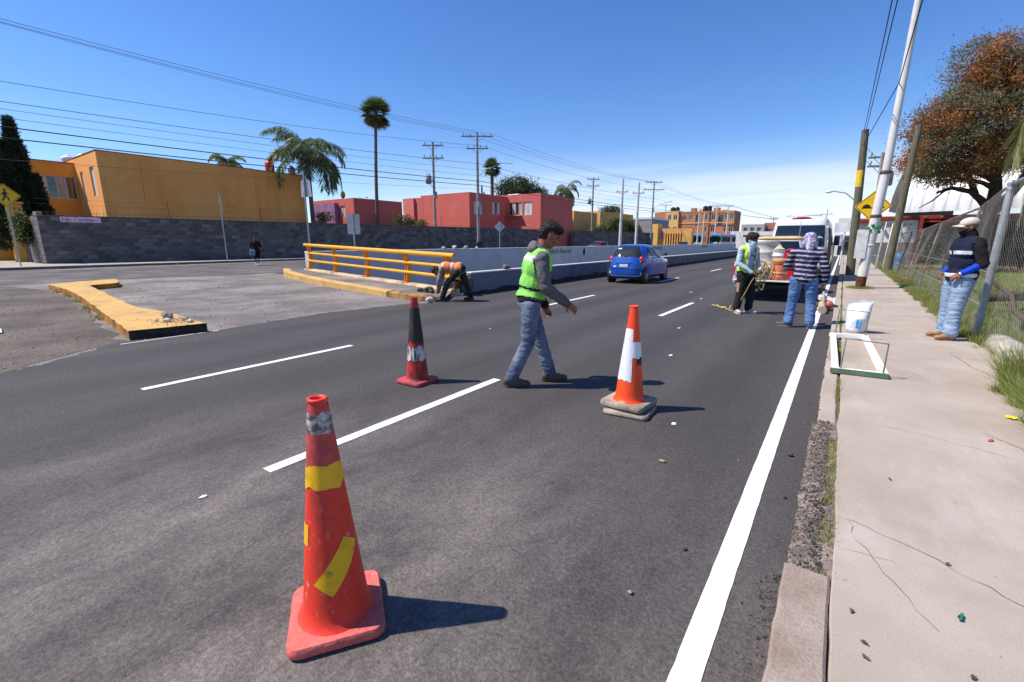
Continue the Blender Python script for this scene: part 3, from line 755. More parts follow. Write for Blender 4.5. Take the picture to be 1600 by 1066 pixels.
# ---- kerbed walkway in front of the railing
KP = [(-21.3, 11.35, 0.27), (-19.4, 10.45, 0.25), (-17.2, 9.78, 0.23), (-14.9, 9.2, 0.205), (-13.3, 8.9, 0.185), (-11.6, 8.6, 0.17), (-10.3, 8.35, 0.155), (-9.3, 8.2, 0.15), (-8.55, 8.22, 0.14), (-8.2, 8.45, 0.13)]
wk = [(x + 0.02, y + 0.10, z - 0.02) for x, y, z in KP]
top = [(-8.3, 9.3, 0.13), tuple(RB - RN * 0.14 + Vector((0, 0, -0.07))), tuple(RA - RN * 0.14 + Vector((0, 0, -0.06))), (-21.2, 12.0, 0.2)]
mb = MB(); n = len(wk)
for i in range(n - 1):
    t0 = i / (n - 1); t1 = (i + 1) / (n - 1)
    f0 = RA.lerp(RB, t0) - RN * 0.15; f1 = RA.lerp(RB, t1) - RN * 0.15
    mb.add([wk[i], wk[i + 1], (f1.x, f1.y, f1.z - 0.08), (f0.x, f0.y, f0.z - 0.08)], [(0, 1, 2, 3)])
tag(mb.build('walkway', M_old, fix=False), kind='structure')
yk = thing('yellow_kerb', 'long curved yellow painted kerb in front of the railing', 'kerb', (KP[0][0], KP[0][1], 0))
M_yelworn = mat('worn_yellow', rgb(176, 132, 70), 0.9, col2=rgb(92, 74, 58), scale=2.5, lo=0.4, hi=0.6, bump=0.5, bscale=35)
for i in range(len(KP) - 1):
    a = Vector(KP[i]); b = Vector(KP[i + 1]); d = (b - a); d2 = Vector((d.x, d.y, 0)).normalized(); nn = Vector((-d2.y, d2.x, 0))
    b = a + d * 0.996; vs = []
    for p in (a, b):
        for s, z in ((0, -0.1), (0.0, p.z - 0.03), (0.03, p.z), (0.24, p.z + 0.005), (0.24, -0.1)):
            q_ = p + nn * s; vs.append((q_.x, q_.y, z))
    MB().add(vs, [(0, 1, 2, 3, 4), (9, 8, 7, 6, 5)] + [(k, 5 + k, 5 + (k + 1) % 5, (k + 1) % 5) for k in range(5)]).build('kerb_stone', M_yelworn if i >= len(KP) - 4 else M_yel, yk, True)
M_dkrock = mat('dark_rubble', rgb(92, 84, 80), 0.95, col2=rgb(60, 55, 53), scale=7, bump=0.8, bscale=20)
for i, (x, y, s) in enumerate(((-9.55, 8.95, 0.10), (-9.25, 8.98, 0.13), (-9.0, 8.85, 0.08))):
    rock('rubble_stone', ['dark stone on the walkway near the bending worker, leftmost of three', 'dark stone on the walkway near the bending worker, middle of three', 'small dark stone on the walkway near the bending worker, rightmost of three'][i], (x, y, 0.12), s, M_dkrock, 30 + i, group='stones on the walkway')
rock('rubble_stone', 'grey stone at the end of the yellow kerb by the worker', (-8.35, 8.12, 0.0), 0.11, M_lump, 41)

# ---- yellow L-shaped island
isl = thing('yellow_island', 'low L-shaped traffic island with faded yellow top and black end', 'traffic island', (-14, 3, 0))
ow = [(-8.89, 2.19), (-8.66, 3.19), (-9.6, 3.22), (-10.66, 3.30), (-12.06, 3.18), (-14.5, 3.42), (-16.5, 3.68), (-18.1, 3.87), (-19.1, 3.95), (-19.5, 4.15), (-19.75, 4.8), (-20.5, 5.05), (-21.9, 5.3), (-21.6, 4.3), (-20.75, 3.3), (-18.3, 3.27), (-15.4, 3.0), (-12.7, 2.67), (-10.4, 2.38)]
bm = bmesh.new(); pts2 = jag(ow + [ow[0]], 0.12, 0.016, 6)[:-1]
zt = lambda x, y: 0.15 + 0.010 * mnoise.noise(Vector((x * 1.3, y * 1.3, 0))) 
vt = [bm.verts.new((x, y, zt(x, y))) for x, y in pts2]; ft = bm.faces.new(vt)
bm.normal_update(); bmesh.ops.triangulate(bm, faces=[ft], ngon_method='EAR_CLIP')
bm.normal_update()
if sum(f.normal.z for f in bm.faces) < 0: bmesh.ops.reverse_faces(bm, faces=bm.faces)
me = bpy.data.meshes.new('painted_top'); bm.to_mesh(me); bm.free(); me.materials.append(M_yel)
o = bpy.data.objects.new('painted_top', me); link(o, isl, True)
M_yside = mat('island_side', rgb(190, 128, 44), 0.9, col2=rgb(120, 78, 40), scale=2.5, lo=0.42, hi=0.65, bump=0.7, bscale=25, fine=0.15)
sd_ = MB(); sd2 = MB()
n = len(pts2)
for i in range(n):
    a = pts2[i]; b = pts2[(i + 1) % n]
    tgt = sd2 if (a[0] > -9.0 and b[0] > -9.0 and abs(b[1] - a[1]) > abs(b[0] - a[0]) * 1.5) else sd_
    tgt.add([(a[0], a[1], -0.1), (b[0], b[1], -0.1), (b[0], b[1], zt(*b)), (a[0], a[1], zt(*a))], [(0, 1, 2, 3)])
sd_.build('kerb_face', M_yside, isl, True, fix=False); sd2.build('tar_and_shade_face', M_tar, isl, True, fix=False)['label'] = 'end face black with tar and painted-in shade'  # shade and tar are both put into the black of the end
for i, (x, y, s, lab) in enumerate(((-9.72, 2.98, 0.075, 'upright grey stone on the yellow island, leftmost of the stones'), (-9.35, 2.85, 0.06, 'flat grey stone in front of the others on the yellow island'), (-9.28, 3.10, 0.062, 'grey stone at the back of the pile on the yellow island'), (-8.98, 3.06, 0.055, 'grey stone nearest the black end of the yellow island'))):
    rock('loose_stone', lab, (x, y, 0.145), s, M_lump if i % 2 else mat('grey_rubble', rgb(172, 162, 156), 0.95, col2=rgb(110, 100, 94), scale=6, bump=0.7), 80 + i, sq=(1.1, 0.9, 0.95 if i == 0 else 0.55), group='stones on the yellow island')
stones('island_grit', 260, lambda rr: (float(rr.normal(-9.4, 0.28)), float(np.clip(rr.normal(2.95, 0.16), 2.45, 3.16)), 0.152), 0.006, 0.022, M_greystone, 'grit and crumbs around the stones on the yellow island', 'grit', 14)
# white scrap on the broken ground
flat_scrap = MB().grid(lambda u, v: (-11.9 + 0.55 * u + 0.05 * v, 1.02 + 0.16 * v - 0.05 * u, 0.012 + 0.03 * math.sin(3 * u) * v), 6, 2).build('paper_scrap', mat('paper_white', (0.75, 0.75, 0.74), 0.8))
tag(flat_scrap, 'white paper scrap lying on the broken ground beside the yellow island', 'paper scrap')

# ================================================================= block wall on the left
M_block = [mat('block_%d' % i, c, 0.92, col2=tuple(x * 0.62 for x in c), scale=2.2, bump=0.6, bscale=28, fine=0.15, fscale=25) for i, c in enumerate(((0.135, 0.124, 0.122), (0.17, 0.155, 0.148), (0.098, 0.092, 0.094), (0.22, 0.195, 0.18)))]
M_mortar = mat('mortar', (0.15, 0.14, 0.145), 0.95, var=0.3, scale=3)
M_rust = mat('rusty_iron', (0.09, 0.05, 0.035), 0.85, col2=(0.16, 0.085, 0.05), scale=9)
WA = Vector((-41.0, 6.7, 0.135)); WB = Vector((-29.2, 92.0, 0.135)); WL = (WB - WA).length; WANG = math.atan2(WB.y - WA.y, WB.x - WA.x)
def wall_pt(s, off=0.0, z=0.0):
    u = (WB - WA).normalized(); n_ = Vector((u.y, -u.x, 0))    # n_ points to the street
    p = WA + u * s + n_ * off; return (p.x, p.y, 0.135 + z)
BH, BL = 0.268, 0.56
blk_me = []
for mi in range(4):
    me = MB().cbox((0, -0.02, 0), (BL - 0.018, 0.10, BH - 0.018), 0.012).mesh('block'); me.materials.append(M_block[mi]); blk_me.append(me)
def block_wall(label, s0, s1, top0, n_single, seed):
    a = wall_pt(s0); w = thing('block_wall', label, 'wall', a, WANG, 'grey block walls along the far street')
    rr = random.Random(seed); L_ = s1 - s0; rows = 11
    MB().box((0, 0.0, -0.2), (L_, 0.20, rows * BH)).build('mortar_core', M_mortar, w)
    made = 0; rest = [MB() for _ in range(4)]
    cols = int(L_ / BL) + 1; order = []
    for c in range(cols):
        for r_ in range(rows):
            x = c * BL - (BL / 2 if r_ % 2 else 0); order.append((x, r_))
    for x, r_ in order:
        x0 = max(0, x); x1 = min(L_, x + BL)
        if x1 - x0 < 0.1: continue
        mi = rr.choices((0, 1, 2, 3), (5, 3, 3, 0.6))[0]; pr = rr.uniform(-0.008, 0.008)
        if made < n_single and x1 - x0 > BL * 0.9:
            shared('block', blk_me[mi], w, (x0, pr, r_ * BH)); made += 1
        else:
            rest[mi].box((x0, -0.02 + pr, r_ * BH), (x1 - 0.018, 0.1, (r_ + 1) * BH - 0.018))
    allr = MB()
    for mi in range(4):
        allr.add(rest[mi].v, rest[mi].f, mi)
    if allr.v: tag(allr.build('block_courses', M_block, w, fix=False), kind='stuff')
    # dark coping course and iron spikes along the top
    n = int(L_ / 3.2) + 1
    for i in range(n):
        MB().cbox((i * L_ / n, -0.035, rows * BH + 0.001), ((i + 0.996) * L_ / n, 0.23, rows * BH + 0.07), 0.01).build('coping', M_block[2], w)
    sp = MB(); x = 0.1
    while x < L_:
        sp.cyl((x, 0.08, rows * BH + 0.06), (x + rr.uniform(-0.02, 0.02), 0.08, rows * BH + 0.36), 0.012, 0.006, 4, caps=False); x += 0.34
    sp.cyl((0, 0.08, rows * BH + 0.24), (L_, 0.08, rows * BH + 0.24), 0.008, n=4, caps=False)
    tag(sp.build('spikes', M_rust, w, fix=False), kind='stuff')
    x = 6.8
    while x < L_ - 1:
        MB().cyl((x, 0.12, rows * BH), (x - 0.05, 0.12, rows * BH + 1.25), 0.022, n=6).build('wire_post', M_rust, w); x += 6.2
    for zz in (0.75, 1.05):
        tag(MB().cyl((0, 0.12, rows * BH + zz), (L_, 0.12, rows * BH + zz), 0.006, n=3, caps=False).build('barbed_wire', M_rust, w, fix=False), kind='stuff')
    return w
bw1 = block_wall('long dark grey concrete block wall in front of the orange house', 0.0, 48.2, 3.0, 262, 21)
bw2 = block_wall('dark grey block wall beyond the red house, behind the maroon car', 56.4, 82.0, 3.0, 0, 22)
# short return of the wall up the side street, in the sun
rw = thing('block_wall', 'sunlit end return of the grey block wall by the yellow gate pillar', 'wall', (-41.0, 6.7, 0.135), math.pi, 'grey block walls along the far street')
MB().box((0.0, -0.2, -0.2), (5.4, 0.0, 11 * BH)).build('mortar_core', M_mortar, rw)
rr = random.Random(5)
for r_ in range(11):
    for c in range(11):
        x = c * 0.5 - (0.25 if r_ % 2 else 0); x0 = max(0, x); x1 = min(5.4, x + 0.5)
        if x1 - x0 < 0.12 or (x0 > 1.0 and x0 > 5.0): continue
        MB().box((x0, 0.0, r_ * BH), (x1 - 0.018, 0.03 + rr.uniform(-0.008, 0.008), (r_ + 1) * BH - 0.018)).build('block', M_block[rr.choice((0, 1, 1, 3))], rw)
MB().cbox((-0.25, -0.22, 11 * BH + 0.002), (0.75, 0.06, 11 * BH + 0.26), 0.02).build('corner_cap', M_block[3], rw)
pb = thing('wall_banner', 'small pink and white banner hung on top of the grey block wall', 'banner', wall_pt(2.0, 0.03, 2.6), WANG)
MB().cbox((-1.0, -0.004, 0.0), (0.95, 0.004, 0.34), 0.002).build('banner_cloth', mat('banner_pink', rgb(226, 206, 214), 0.8, col2=rgb(206, 160, 186), scale=4), pb)
text_mesh('lettering', 'No. Candiles', 0.32, basis(Vector((1, 0, 0)), Vector((0, 0, 1)), Vector((0, -1, 0)), (-0.93, -0.007, 0.06)), mat('banner_purple', rgb(120, 60, 110), 0.8), pb, space=0.95, world=False)
# orange gate pillar and the wall beyond it
gp = thing('gate_pillar', 'tall yellow-orange gate pillar at the end of the block wall', 'pillar', (-46.8, 6.55, 0.135))
M_pill = wall_mat('pillar_orange', rgb(232, 172, 84), rgb(205, 146, 70))
MB().cbox((-0.42, -0.4, 0), (0.42, 0.4, 3.9), 0.03).build('shaft', M_pill, gp); MB().cbox((-0.5, -0.48, 3.901), (0.5, 0.48, 4.05), 0.03).build('cap', M_pill, gp)
fw = thing('block_wall', 'grey block wall left of the gate pillar with red brick coping', 'wall', (-47.4, 6.7, 0.135), math.pi, 'grey block walls along the far street')
MB().box((0.0, -0.2, -0.2), (14, 0.0, 2.4)).build('mortar_core', M_mortar, fw)
for r_ in range(9):
    for c in range(14):
        MB().box((c * 1.0 - (0.5 if r_ % 2 and c else 0), 0.0, r_ * BH), (c * 1.0 + (0.5 if r_ % 2 else 1.0) - 0.02, 0.03 + rr.uniform(-0.008, 0.008), (r_ + 1) * BH - 0.018)).build('block', M_block[rr.choice((0, 1, 1, 3))], fw)
MB().cbox((0.0, -0.25, 2.42), (14, 0.08, 2.7), 0.03).build('brick_coping', mat('brick_red', rgb(150, 70, 48), 0.9, var=0.4, scale=6), fw)
# ================================================================= buildings
M_glass = glassmat('window_glass', (0.03, 0.035, 0.04), 0.05)
M_alu = mat('window_frame', (0.62, 0.60, 0.57), 0.5, var=0.1, metal=0.2)
M_curt = mat('curtain', (0.55, 0.50, 0.42), 0.9, col2=(0.28, 0.24, 0.20), scale=3.0, stretch=(3, 3, 0.15))
M_sheer = mat('sheer_curtain', (0.70, 0.70, 0.68), 0.9, col2=(0.42, 0.42, 0.42), scale=4.0, stretch=(3, 3, 0.12))
M_dark = mat('dark_interior', (0.03, 0.025, 0.02), 0.9)
M_roof = mat('roof_screed', rgb(150, 132, 116), 0.95, var=0.3, scale=2)

def facade(mb, o, u, n, L_, H, holes, reveal=0.16, z0=0.0):
    """wall face from o along u, height H, with rectangular openings (s0, s1, z0, z1)"""
    o = Vector(o); u = Vector(u); n = Vector(n); Z = Vector((0, 0, 1))
    ss = sorted({0.0, L_, *[h[0] for h in holes], *[h[1] for h in holes]}); zs = sorted({z0, H, *[h[2] for h in holes], *[h[3] for h in holes]})
    P = lambda s, z, d=0.0: tuple(o + u * s + Z * z - n * d)
    for i in range(len(ss) - 1):
        for j in range(len(zs) - 1):
            cs = (ss[i] + ss[i + 1]) / 2; cz = (zs[j] + zs[j + 1]) / 2
            if any(h[0] < cs < h[1] and h[2] < cz < h[3] for h in holes): continue
            mb.add([P(ss[i], zs[j]), P(ss[i + 1], zs[j]), P(ss[i + 1], zs[j + 1]), P(ss[i], zs[j + 1])], [(0, 1, 2, 3)])
    for (a, b, c, d_) in [h[:4] for h in holes]:
        for q in (((a, c), (b, c)), ((b, c), (b, d_)), ((b, d_), (a, d_)), ((a, d_), (a, c))):
            (s1, z1), (s2, z2) = q
            mb.add([P(s1, z1), P(s1, z1, reveal), P(s2, z2, reveal), P(s2, z2)], [(0, 1, 2, 3)])

def window(parent, o, u, n, hole, reveal=0.16, kind='glass', panes=2, frame=0.05, fm=None, sill=False, wallmat=None):
    o = Vector(o); u = Vector(u); n = Vector(n); Z = Vector((0, 0, 1))
    s0, s1, z0, z1 = hole[:4]
    def bx(mb, a, b, c, d_, e, f):
        vs = [tuple(o + u * s + Z * z - n * q) for q in (e, f) for (s, z) in ((a, c), (b, c), (b, d_), (a, d_))]
        mb.add(vs, [(0, 1, 2, 3), (7, 6, 5, 4), (0, 4, 5, 1), (1, 5, 6, 2), (2, 6, 7, 3), (3, 7, 4, 0)])
    fr = MB(); d0, d1 = reveal - 0.10, reveal - 0.03
    bx(fr, s0 + .002, s1 - .002, z0 + .002, z0 + frame, d0, d1); bx(fr, s0 + .002, s1 - .002, z1 - frame, z1 - .002, d0, d1)
    for i in range(panes + 1):
        c = s0 + (s1 - s0) * i / panes
        a = min(max(c - frame / 2, s0 + .002), s1 - frame - .002)
        bx(fr, a, a + frame, z0 + frame + .001, z1 - frame - .001, d0, d1)
    w = fr.build('window', fm or M_alu, parent, True)
    for i in range(panes):
        a = s0 + (s1 - s0) * i / panes + frame * 0.55; b = s0 + (s1 - s0) * (i + 1) / panes - frame * 0.55
        pm = MB(); bx(pm, a, b, z0 + frame, z1 - frame, reveal - 0.065, reveal - 0.055)
        gm_ = M_glass
        if kind == 'curtain': gm_ = M_curt if i % 2 else M_glass
        if kind == 'sheer': gm_ = M_sheer
        if kind == 'mixed': gm_ = (M_sheer, M_glass, M_sheer, M_curt)[i % 4]
        pm.build('pane', gm_, w, True)
    bk = MB(); bx(bk, s0 - 0.05, s1 + 0.05, z0 - 0.05, z1 + 0.05, reveal + 0.02, reveal + 0.05); bk.build('backing', M_dark, w, True)
    if sill:
        sl = MB(); bx(sl, s0 - 0.06, s1 + 0.06, z0 - 0.09, z0 - 0.002, -0.06, reveal - 0.12); sl.build('sill', wallmat or M_alu, w, True)
    return w

def volume(parent, x0, x1, y0, y1, z0, z1, m, E=(), S=(), N=(), roof=0.35, name='wall', coping=None, side_mats=None):
    """box-shaped storey block: walls with openings on the east (street) and south faces, sunk roof, thin coping"""
    mb = MB()
    facade(mb, (x1, y0, 0), (0, 1, 0), (1, 0, 0), y1 - y0, z1, [h[:4] for h in E], z0=z0)
    facade(mb, (x0, y0, 0), (1, 0, 0), (0, -1, 0), x1 - x0, z1, [h[:4] for h in S], z0=z0)
    mb.add([(x0, y1, z0), (x1, y1, z0), (x1, y1, z1), (x0, y1, z1)], [(3, 2, 1, 0)])
    mb.add([(x0, y0, z0), (x0, y1, z0), (x0, y1, z1), (x0, y0, z1)], [(0, 1, 2, 3)])
    t = 0.18; zr = z1 - roof
    # parapet top and inside
    mb.add([(x0, y0, z1), (x1, y0, z1), (x1, y1, z1), (x0, y1, z1), (x0 + t, y0 + t, z1), (x1 - t, y0 + t, z1), (x1 - t, y1 - t, z1), (x0 + t, y1 - t, z1),
            (x0 + t, y0 + t, zr), (x1 - t, y0 + t, zr), (x1 - t, y1 - t, zr), (x0 + t, y1 - t, zr)],
           [(0, 1, 5, 4), (1, 2, 6, 5), (2, 3, 7, 6), (3, 0, 4, 7), (4, 5, 9, 8), (5, 6, 10, 9), (6, 7, 11, 10), (7, 4, 8, 11)])
    w = mb.build(name, m, parent, True, fix=False)
    MB().add([(x0 + t, y0 + t, zr + 0.002), (x1 - t, y0 + t, zr + 0.002), (x1 - t, y1 - t, zr + 0.002), (x0 + t, y1 - t, zr + 0.002)], [(0, 1, 2, 3)]).build('roof', M_roof, parent, True, fix=False)
    if coping:
        cp = MB()
        for a, b in (((x1 - t, y0 - .03), (x1 + .03, y1 + .03)), ((x0 - .03, y0 - .03), (x1 - t - .002, y0 + t))):
            cp.box((a[0], a[1], z1 + .002), (b[0], b[1], z1 + 0.06))
        cp.build('coping', coping, w, True)
    for h in E: window(parent, (x1, y0, 0), (0, 1, 0), (1, 0, 0), h, **(h[4] if len(h) > 4 else {}))
    for h in S: window(parent, (x0, y0, 0), (1, 0, 0), (0, -1, 0), h, **(h[4] if len(h) > 4 else {}))
    return w

M_org = wall_mat('orange_stucco', rgb(246, 168, 92), rgb(236, 152, 78), scale=0.5)
M_org2 = wall_mat('orange_stucco_bounce', rgb(246, 166, 66), rgb(232, 148, 56), scale=0.6)  # more saturated copy of the orange, bounced light put into the colour
M_orgl = wall_mat('yellow_stucco', rgb(232, 184, 112), rgb(214, 164, 98), scale=0.9)
M_dkcop = mat('dark_coping', rgb(120, 78, 48), 0.9)
oh = thing('orange_house', 'large flat-roofed orange house behind the grey block wall', 'house', (-50, 14, 0))
W_tall = dict(kind='sheer', panes=1)
volume(oh, -58, -45, 11.06, 22.15, 0, 7.98, M_org, S=[(8.25, 8.95, 4.55, 6.85, W_tall), (10.85, 11.85, 4.9, 7.0, W_tall), (8.4, 9.2, 2.2, 3.35, W_tall), (10.9, 11.9, 2.2, 3.35, W_tall)], coping=M_dkcop)
volume(oh, -57, -45.45, 22.152, 27.35, 0, 8.02, M_org, coping=M_dkcop)
volume(oh, -60, -51, 5.0, 11.058, 0, 7.60, M_org2, E=[(4.25, 5.95, 4.85, 6.55, dict(kind='curtain', panes=3))], coping=M_dkcop)
# south face keeps the orange; this low strip has painted-in sunlight
MB().add([(-51.0, 11.056, 0.0), (-50.0, 11.056, 0.0), (-50.0, 11.056, 0.1), (-51.0, 11.056, 0.1)], [(0, 1, 2, 3)]).build('plinth', M_orgl, oh, True, fix=False)
# white rectangular shutter left of the window and drain stains
MB().box((-50.995, 9.0, 5.2), (-50.93, 9.2, 6.4)).build('shutter', M_alu, oh, True)

for y_ in (12.6, 17.3, 21.2, 25.1):
    MB().cyl((-45.4, y_, 7.55), (-44.75 if y_ < 22 else -45.2, y_, 7.5), 0.05, n=8).build('roof_spout', M_alu, oh, True)
MB().box((-44.999, 13.6, 4.6), (-44.992, 13.625, 7.6)).build('render_joint', wall_mat('joint_brown', rgb(176, 108, 56), rgb(150, 90, 46)), oh, True)

def tank(name, label, loc, r, h, m, capm=None, group=None, ribs=3):
    t = thing(name, label, 'water tank', loc, group=group)
    prof = [(r * 0.94, 0), (r, 0.04 * h)]
    for i in range(ribs):
        z = h * (0.1 + 0.6 * i / ribs); prof += [(r, z), (r * 0.96, z + 0.03 * h), (r * 0.96, z + 0.09 * h), (r, z + 0.12 * h)]
    prof += [(r, 0.78 * h), (r * 0.9, 0.86 * h), (r * 0.55, 0.95 * h), (r * 0.35, 0.97 * h)]
    MB().lathe(prof, 20).build('tank_body', m, t)
    MB().lathe([(r * 0.37, 0.971 * h), (r * 0.37, 1.0 * h), (r * 0.2, 1.04 * h)], 16).build('lid', capm or m, t)
    return t
M_blackp = mat('black_plastic', (0.02, 0.02, 0.022), 0.45, var=0.2)
M_whitep = mat('white_plastic', (0.72, 0.72, 0.72), 0.5, var=0.15)
tank('roof_tank', 'pale domed water tank on the orange house roof beside a dark one', (-56, 11.9, 7.7), 0.55, 1.15, M_whitep, M_whitep)
tank('roof_tank', 'dark domed water tank with black lid on the orange house roof', (-55, 12.9, 7.7), 0.72, 1.35, M_whitep, M_blackp)
tank('roof_tank', 'round red plastic tank on the orange house roof near the palm', (-47, 24.77, 7.72), 0.42, 1.6, mat('red_plastic', rgb(196, 28, 32), 0.4), ribs=1)
tank('roof_tank', 'small lavender plastic tank on the orange house roof near the palm', (-47, 27.0, 7.72), 0.36, 1.35, mat('lavender_plastic', rgb(176, 160, 206), 0.45), ribs=1)

# ---- red houses
M_red = wall_mat('red_stucco', rgb(204, 104, 94), rgb(192, 94, 84), scale=0.6)
M_redl = wall_mat('pink_red_stucco', rgb(214, 118, 108), rgb(200, 106, 96), scale=0.6)
M_redv = wall_mat('vivid_red_stucco', rgb(206, 104, 92), rgb(196, 94, 84), scale=0.6)
r1 = thing('red_house', 'low red house behind the block wall beside the tall palm trunk', 'house', (-49, 36, 0))
volume(r1, -52.8, -45, 32.73, 39.7, 0, 6.28, M_red, S=[(5.25, 6.15, 4.3, 5.5, dict(kind='sheer', panes=2)), (1.5, 3.2, 0.5, 4.75, dict(kind='glass', panes=1))])
volume(r1, -52.0, -47.9, 32.2, 32.728, 0, 5.85, wall_mat('mauve_stucco', rgb(150, 110, 150), rgb(130, 96, 130)))
MB().cyl((-47.5, 33.2, 6.2), (-47.5, 33.2, 6.7), 0.04, n=6).sphere((-47.4, 33.1, 6.75), (0.42, 0.12, 0.42), 12, 8).build('dish_antenna', M_dkcop, r1, True)
r2 = thing('red_house', 'two-storey red house with windows and a blank wall on the street', 'house', (-40, 52, 0))
volume(r2, -48.9, -40, 46.6, 54.998, 0, 7.76, M_redv, E=[(0.9, 2.65, 5.05, 6.65, dict(kind='sheer', panes=2)), (4.8, 6.6, 5.2, 6.8, dict(kind='mixed', panes=3))])
volume(r2, -50.4, -48.902, 46.9, 54.0, 0, 7.55, M_red)
volume(r2, -52.6, -50.402, 46.6, 53.0, 0, 7.53, M_redl)
volume(r2, -45.0, -34.4, 55.0, 64.1, 0, 8.0, M_red, S=[(5.25, 7.45, 5.2, 6.95, dict(kind='curtain', panes=4)), (7.75, 9.15, 5.15, 6.95, dict(kind='sheer', panes=2))])
MB().box((-39.9, 54.4, 5.05), (-37.5, 54.99, 5.12)).build('balcony_ledge', M_red, r2, True)
MB().cbox((-41.5, 57, 7.66), (-39.5, 58.2, 8.35), 0.08).build('roof_unit', M_whitep, r2, True)

for y_ in (56.5, 62.0): MB().cyl((-34.6, y_, 7.6), (-34.15, y_, 7.55), 0.05, n=8).build('roof_spout', M_alu, r2, True)
# ---- orange houses further along, grey store, yellow gate
M_org3 = wall_mat('ochre_stucco', rgb(220, 166, 94), rgb(204, 150, 84))
h3 = thing('ochre_house', 'ochre house beyond the red house behind a transformer pole', 'house', (-45, 84, 0))
volume(h3, -50, -42, 79, 89.0, 0, 7.2, M_org3); volume(h3, -50, -42.8, 76.0, 78.998, 0, 6.6, M_orgl)
MB().box((-42.0, 76.5, 3.2), (-39.5, 82, 3.4)).build('porch_roof', M_dkcop, h3, True)
h4 = thing('ochre_house', 'ochre house with a lit end wall behind the round green tree', 'house', (-45, 98, 0))
volume(h4, -50, -42, 90.5, 109, 0, 7.75, M_org3, E=[(0.6, 1.6, 4.4, 6.6, dict(kind='glass', panes=1))])
h5 = thing('grey_store', 'low grey building with white parapet beyond the ochre houses', 'building', (-41, 107, 0))
volume(h5, -48, -38, 110.0, 124.0, 0, 6.7, wall_mat('grey_stucco', rgb(150, 148, 152), rgb(130, 128, 132)))
MB().box((-48.1, 109.9, 6.72), (-37.8, 124.1, 7.2)).build('parapet', M_whitep, h5, True)
h6 = thing('yellow_gatehouse', 'yellow gatehouse wall with a row of dark vertical slots', 'gatehouse', (-27, 95, 0))
gh = [(1.37 + i * 0.5, 1.37 + i * 0.5 + 0.26, 0.6, 3.12) for i in range(7)]
mb = MB(); facade(mb, (-30.97, 95, 0), (1, 0, 0), (0, -1, 0), 6.5, 4.12, gh, 0.3)
mb.add([(-30.97, 95, 4.12), (-24.47, 95, 4.12), (-24.47, 96.2, 4.12), (-30.97, 96.2, 4.12)], [(0, 1, 2, 3)])
mb.add([(-24.47, 95, 0), (-24.47, 96.2, 0), (-24.47, 96.2, 4.12), (-24.47, 95, 4.12)], [(0, 1, 2, 3)])
mb.build('wall', M_org3, h6, True, fix=False)
for a in gh: MB().box((-30.97 + a[0] - 0.02, 95.31, a[2]), (-30.97 + a[1] + 0.02, 95.34, a[3])).build('slot', M_dark, h6, True)
volume(h6, -32.2, -30.98, 94.2, 97, 0, 5.0, M_orgl)
MB().cbox((-30.6, 94.93, 1.9), (-29.9, 94.995, 3.4), 0.02).build('poster', mat('poster_mauve', rgb(190, 130, 160), 0.7, col2=rgb(150, 90, 130), scale=3), h6, True)

# ---- brick apartments at the end of the street
M_brick = mat('brick', rgb(196, 130, 96), 0.9, col2=rgb(170, 108, 80), scale=1.5, fine=0.12, fscale=8)
ap = thing('brick_apartments', 'three-storey orange brick apartment block with black roof tanks', 'apartment block', (-37, 152, 0))
def wr(s, z, w=1.15, h=1.5): return (s, s + w, z, z + h, dict(kind='glass', panes=2, frame=0.09))
volume(ap, -51.3, -46.72, 152.0, 160, 0, 10.8, M_brick)
volume(ap, -46.7, -42.9, 149.2, 160, 0, 10.9, M_orgl, S=[wr(0.5, 8.2), wr(2.3, 8.2), wr(0.5, 4.6), wr(2.3, 4.6)])
volume(ap, -42.898, -34.0, 150, 160, 0, 10.6, M_brick, S=[wr(1.2, 8.0), wr(3.0, 8.0), (4.9, 6.2, 6.2, 9.6, dict(kind='curtain', panes=1)), wr(7.2, 8.0), wr(1.2, 4.4), wr(3.0, 4.4), wr(7.2, 4.4)])
volume(ap, -33.998, -27.1, 150.3, 160, 0, 10.5, M_brick, S=[wr(0.6, 8.0), (2.4, 4.0, 6.2, 9.4, dict(kind='curtain', panes=1)), wr(4.3, 8.0), wr(5.6, 8.0), wr(0.6, 4.4), wr(4.3, 4.4), wr(5.6, 4.4)])
MB().box((-42.9, 149.85, 7.0), (-27.1, 149.99, 7.25)).build('floor_band', M_orgl, ap, True)
for i, (x0, x1, z1) in enumerate(((-39.8, -38.4, 11.6), (-37.4, -36.2, 11.3), (-33.2, -31.6, 11.5), (-31.0, -29.4, 10.9))):
    MB().box((x0, 151 + i * 0.1, 10.2), (x1, 153, z1)).build('roof_hut', M_brick if i % 2 == 0 else M_orgl, ap, True)
for i, (x, r_) in enumerate(((-45.3, 0.75), (-44.0, 0.75), (-35.6, 0.7), (-34.4, 0.7))):
    tank('roof_tank', ['black water tank on the apartment roof, leftmost of four', 'black water tank on the apartment roof, second from the left', 'black water tank on the apartment roof, third from the left', 'black water tank on the apartment roof, rightmost of four'][i], (x, 151.2, 10.55), r_, 1.6, M_blackp, group='tanks on the apartment roof')

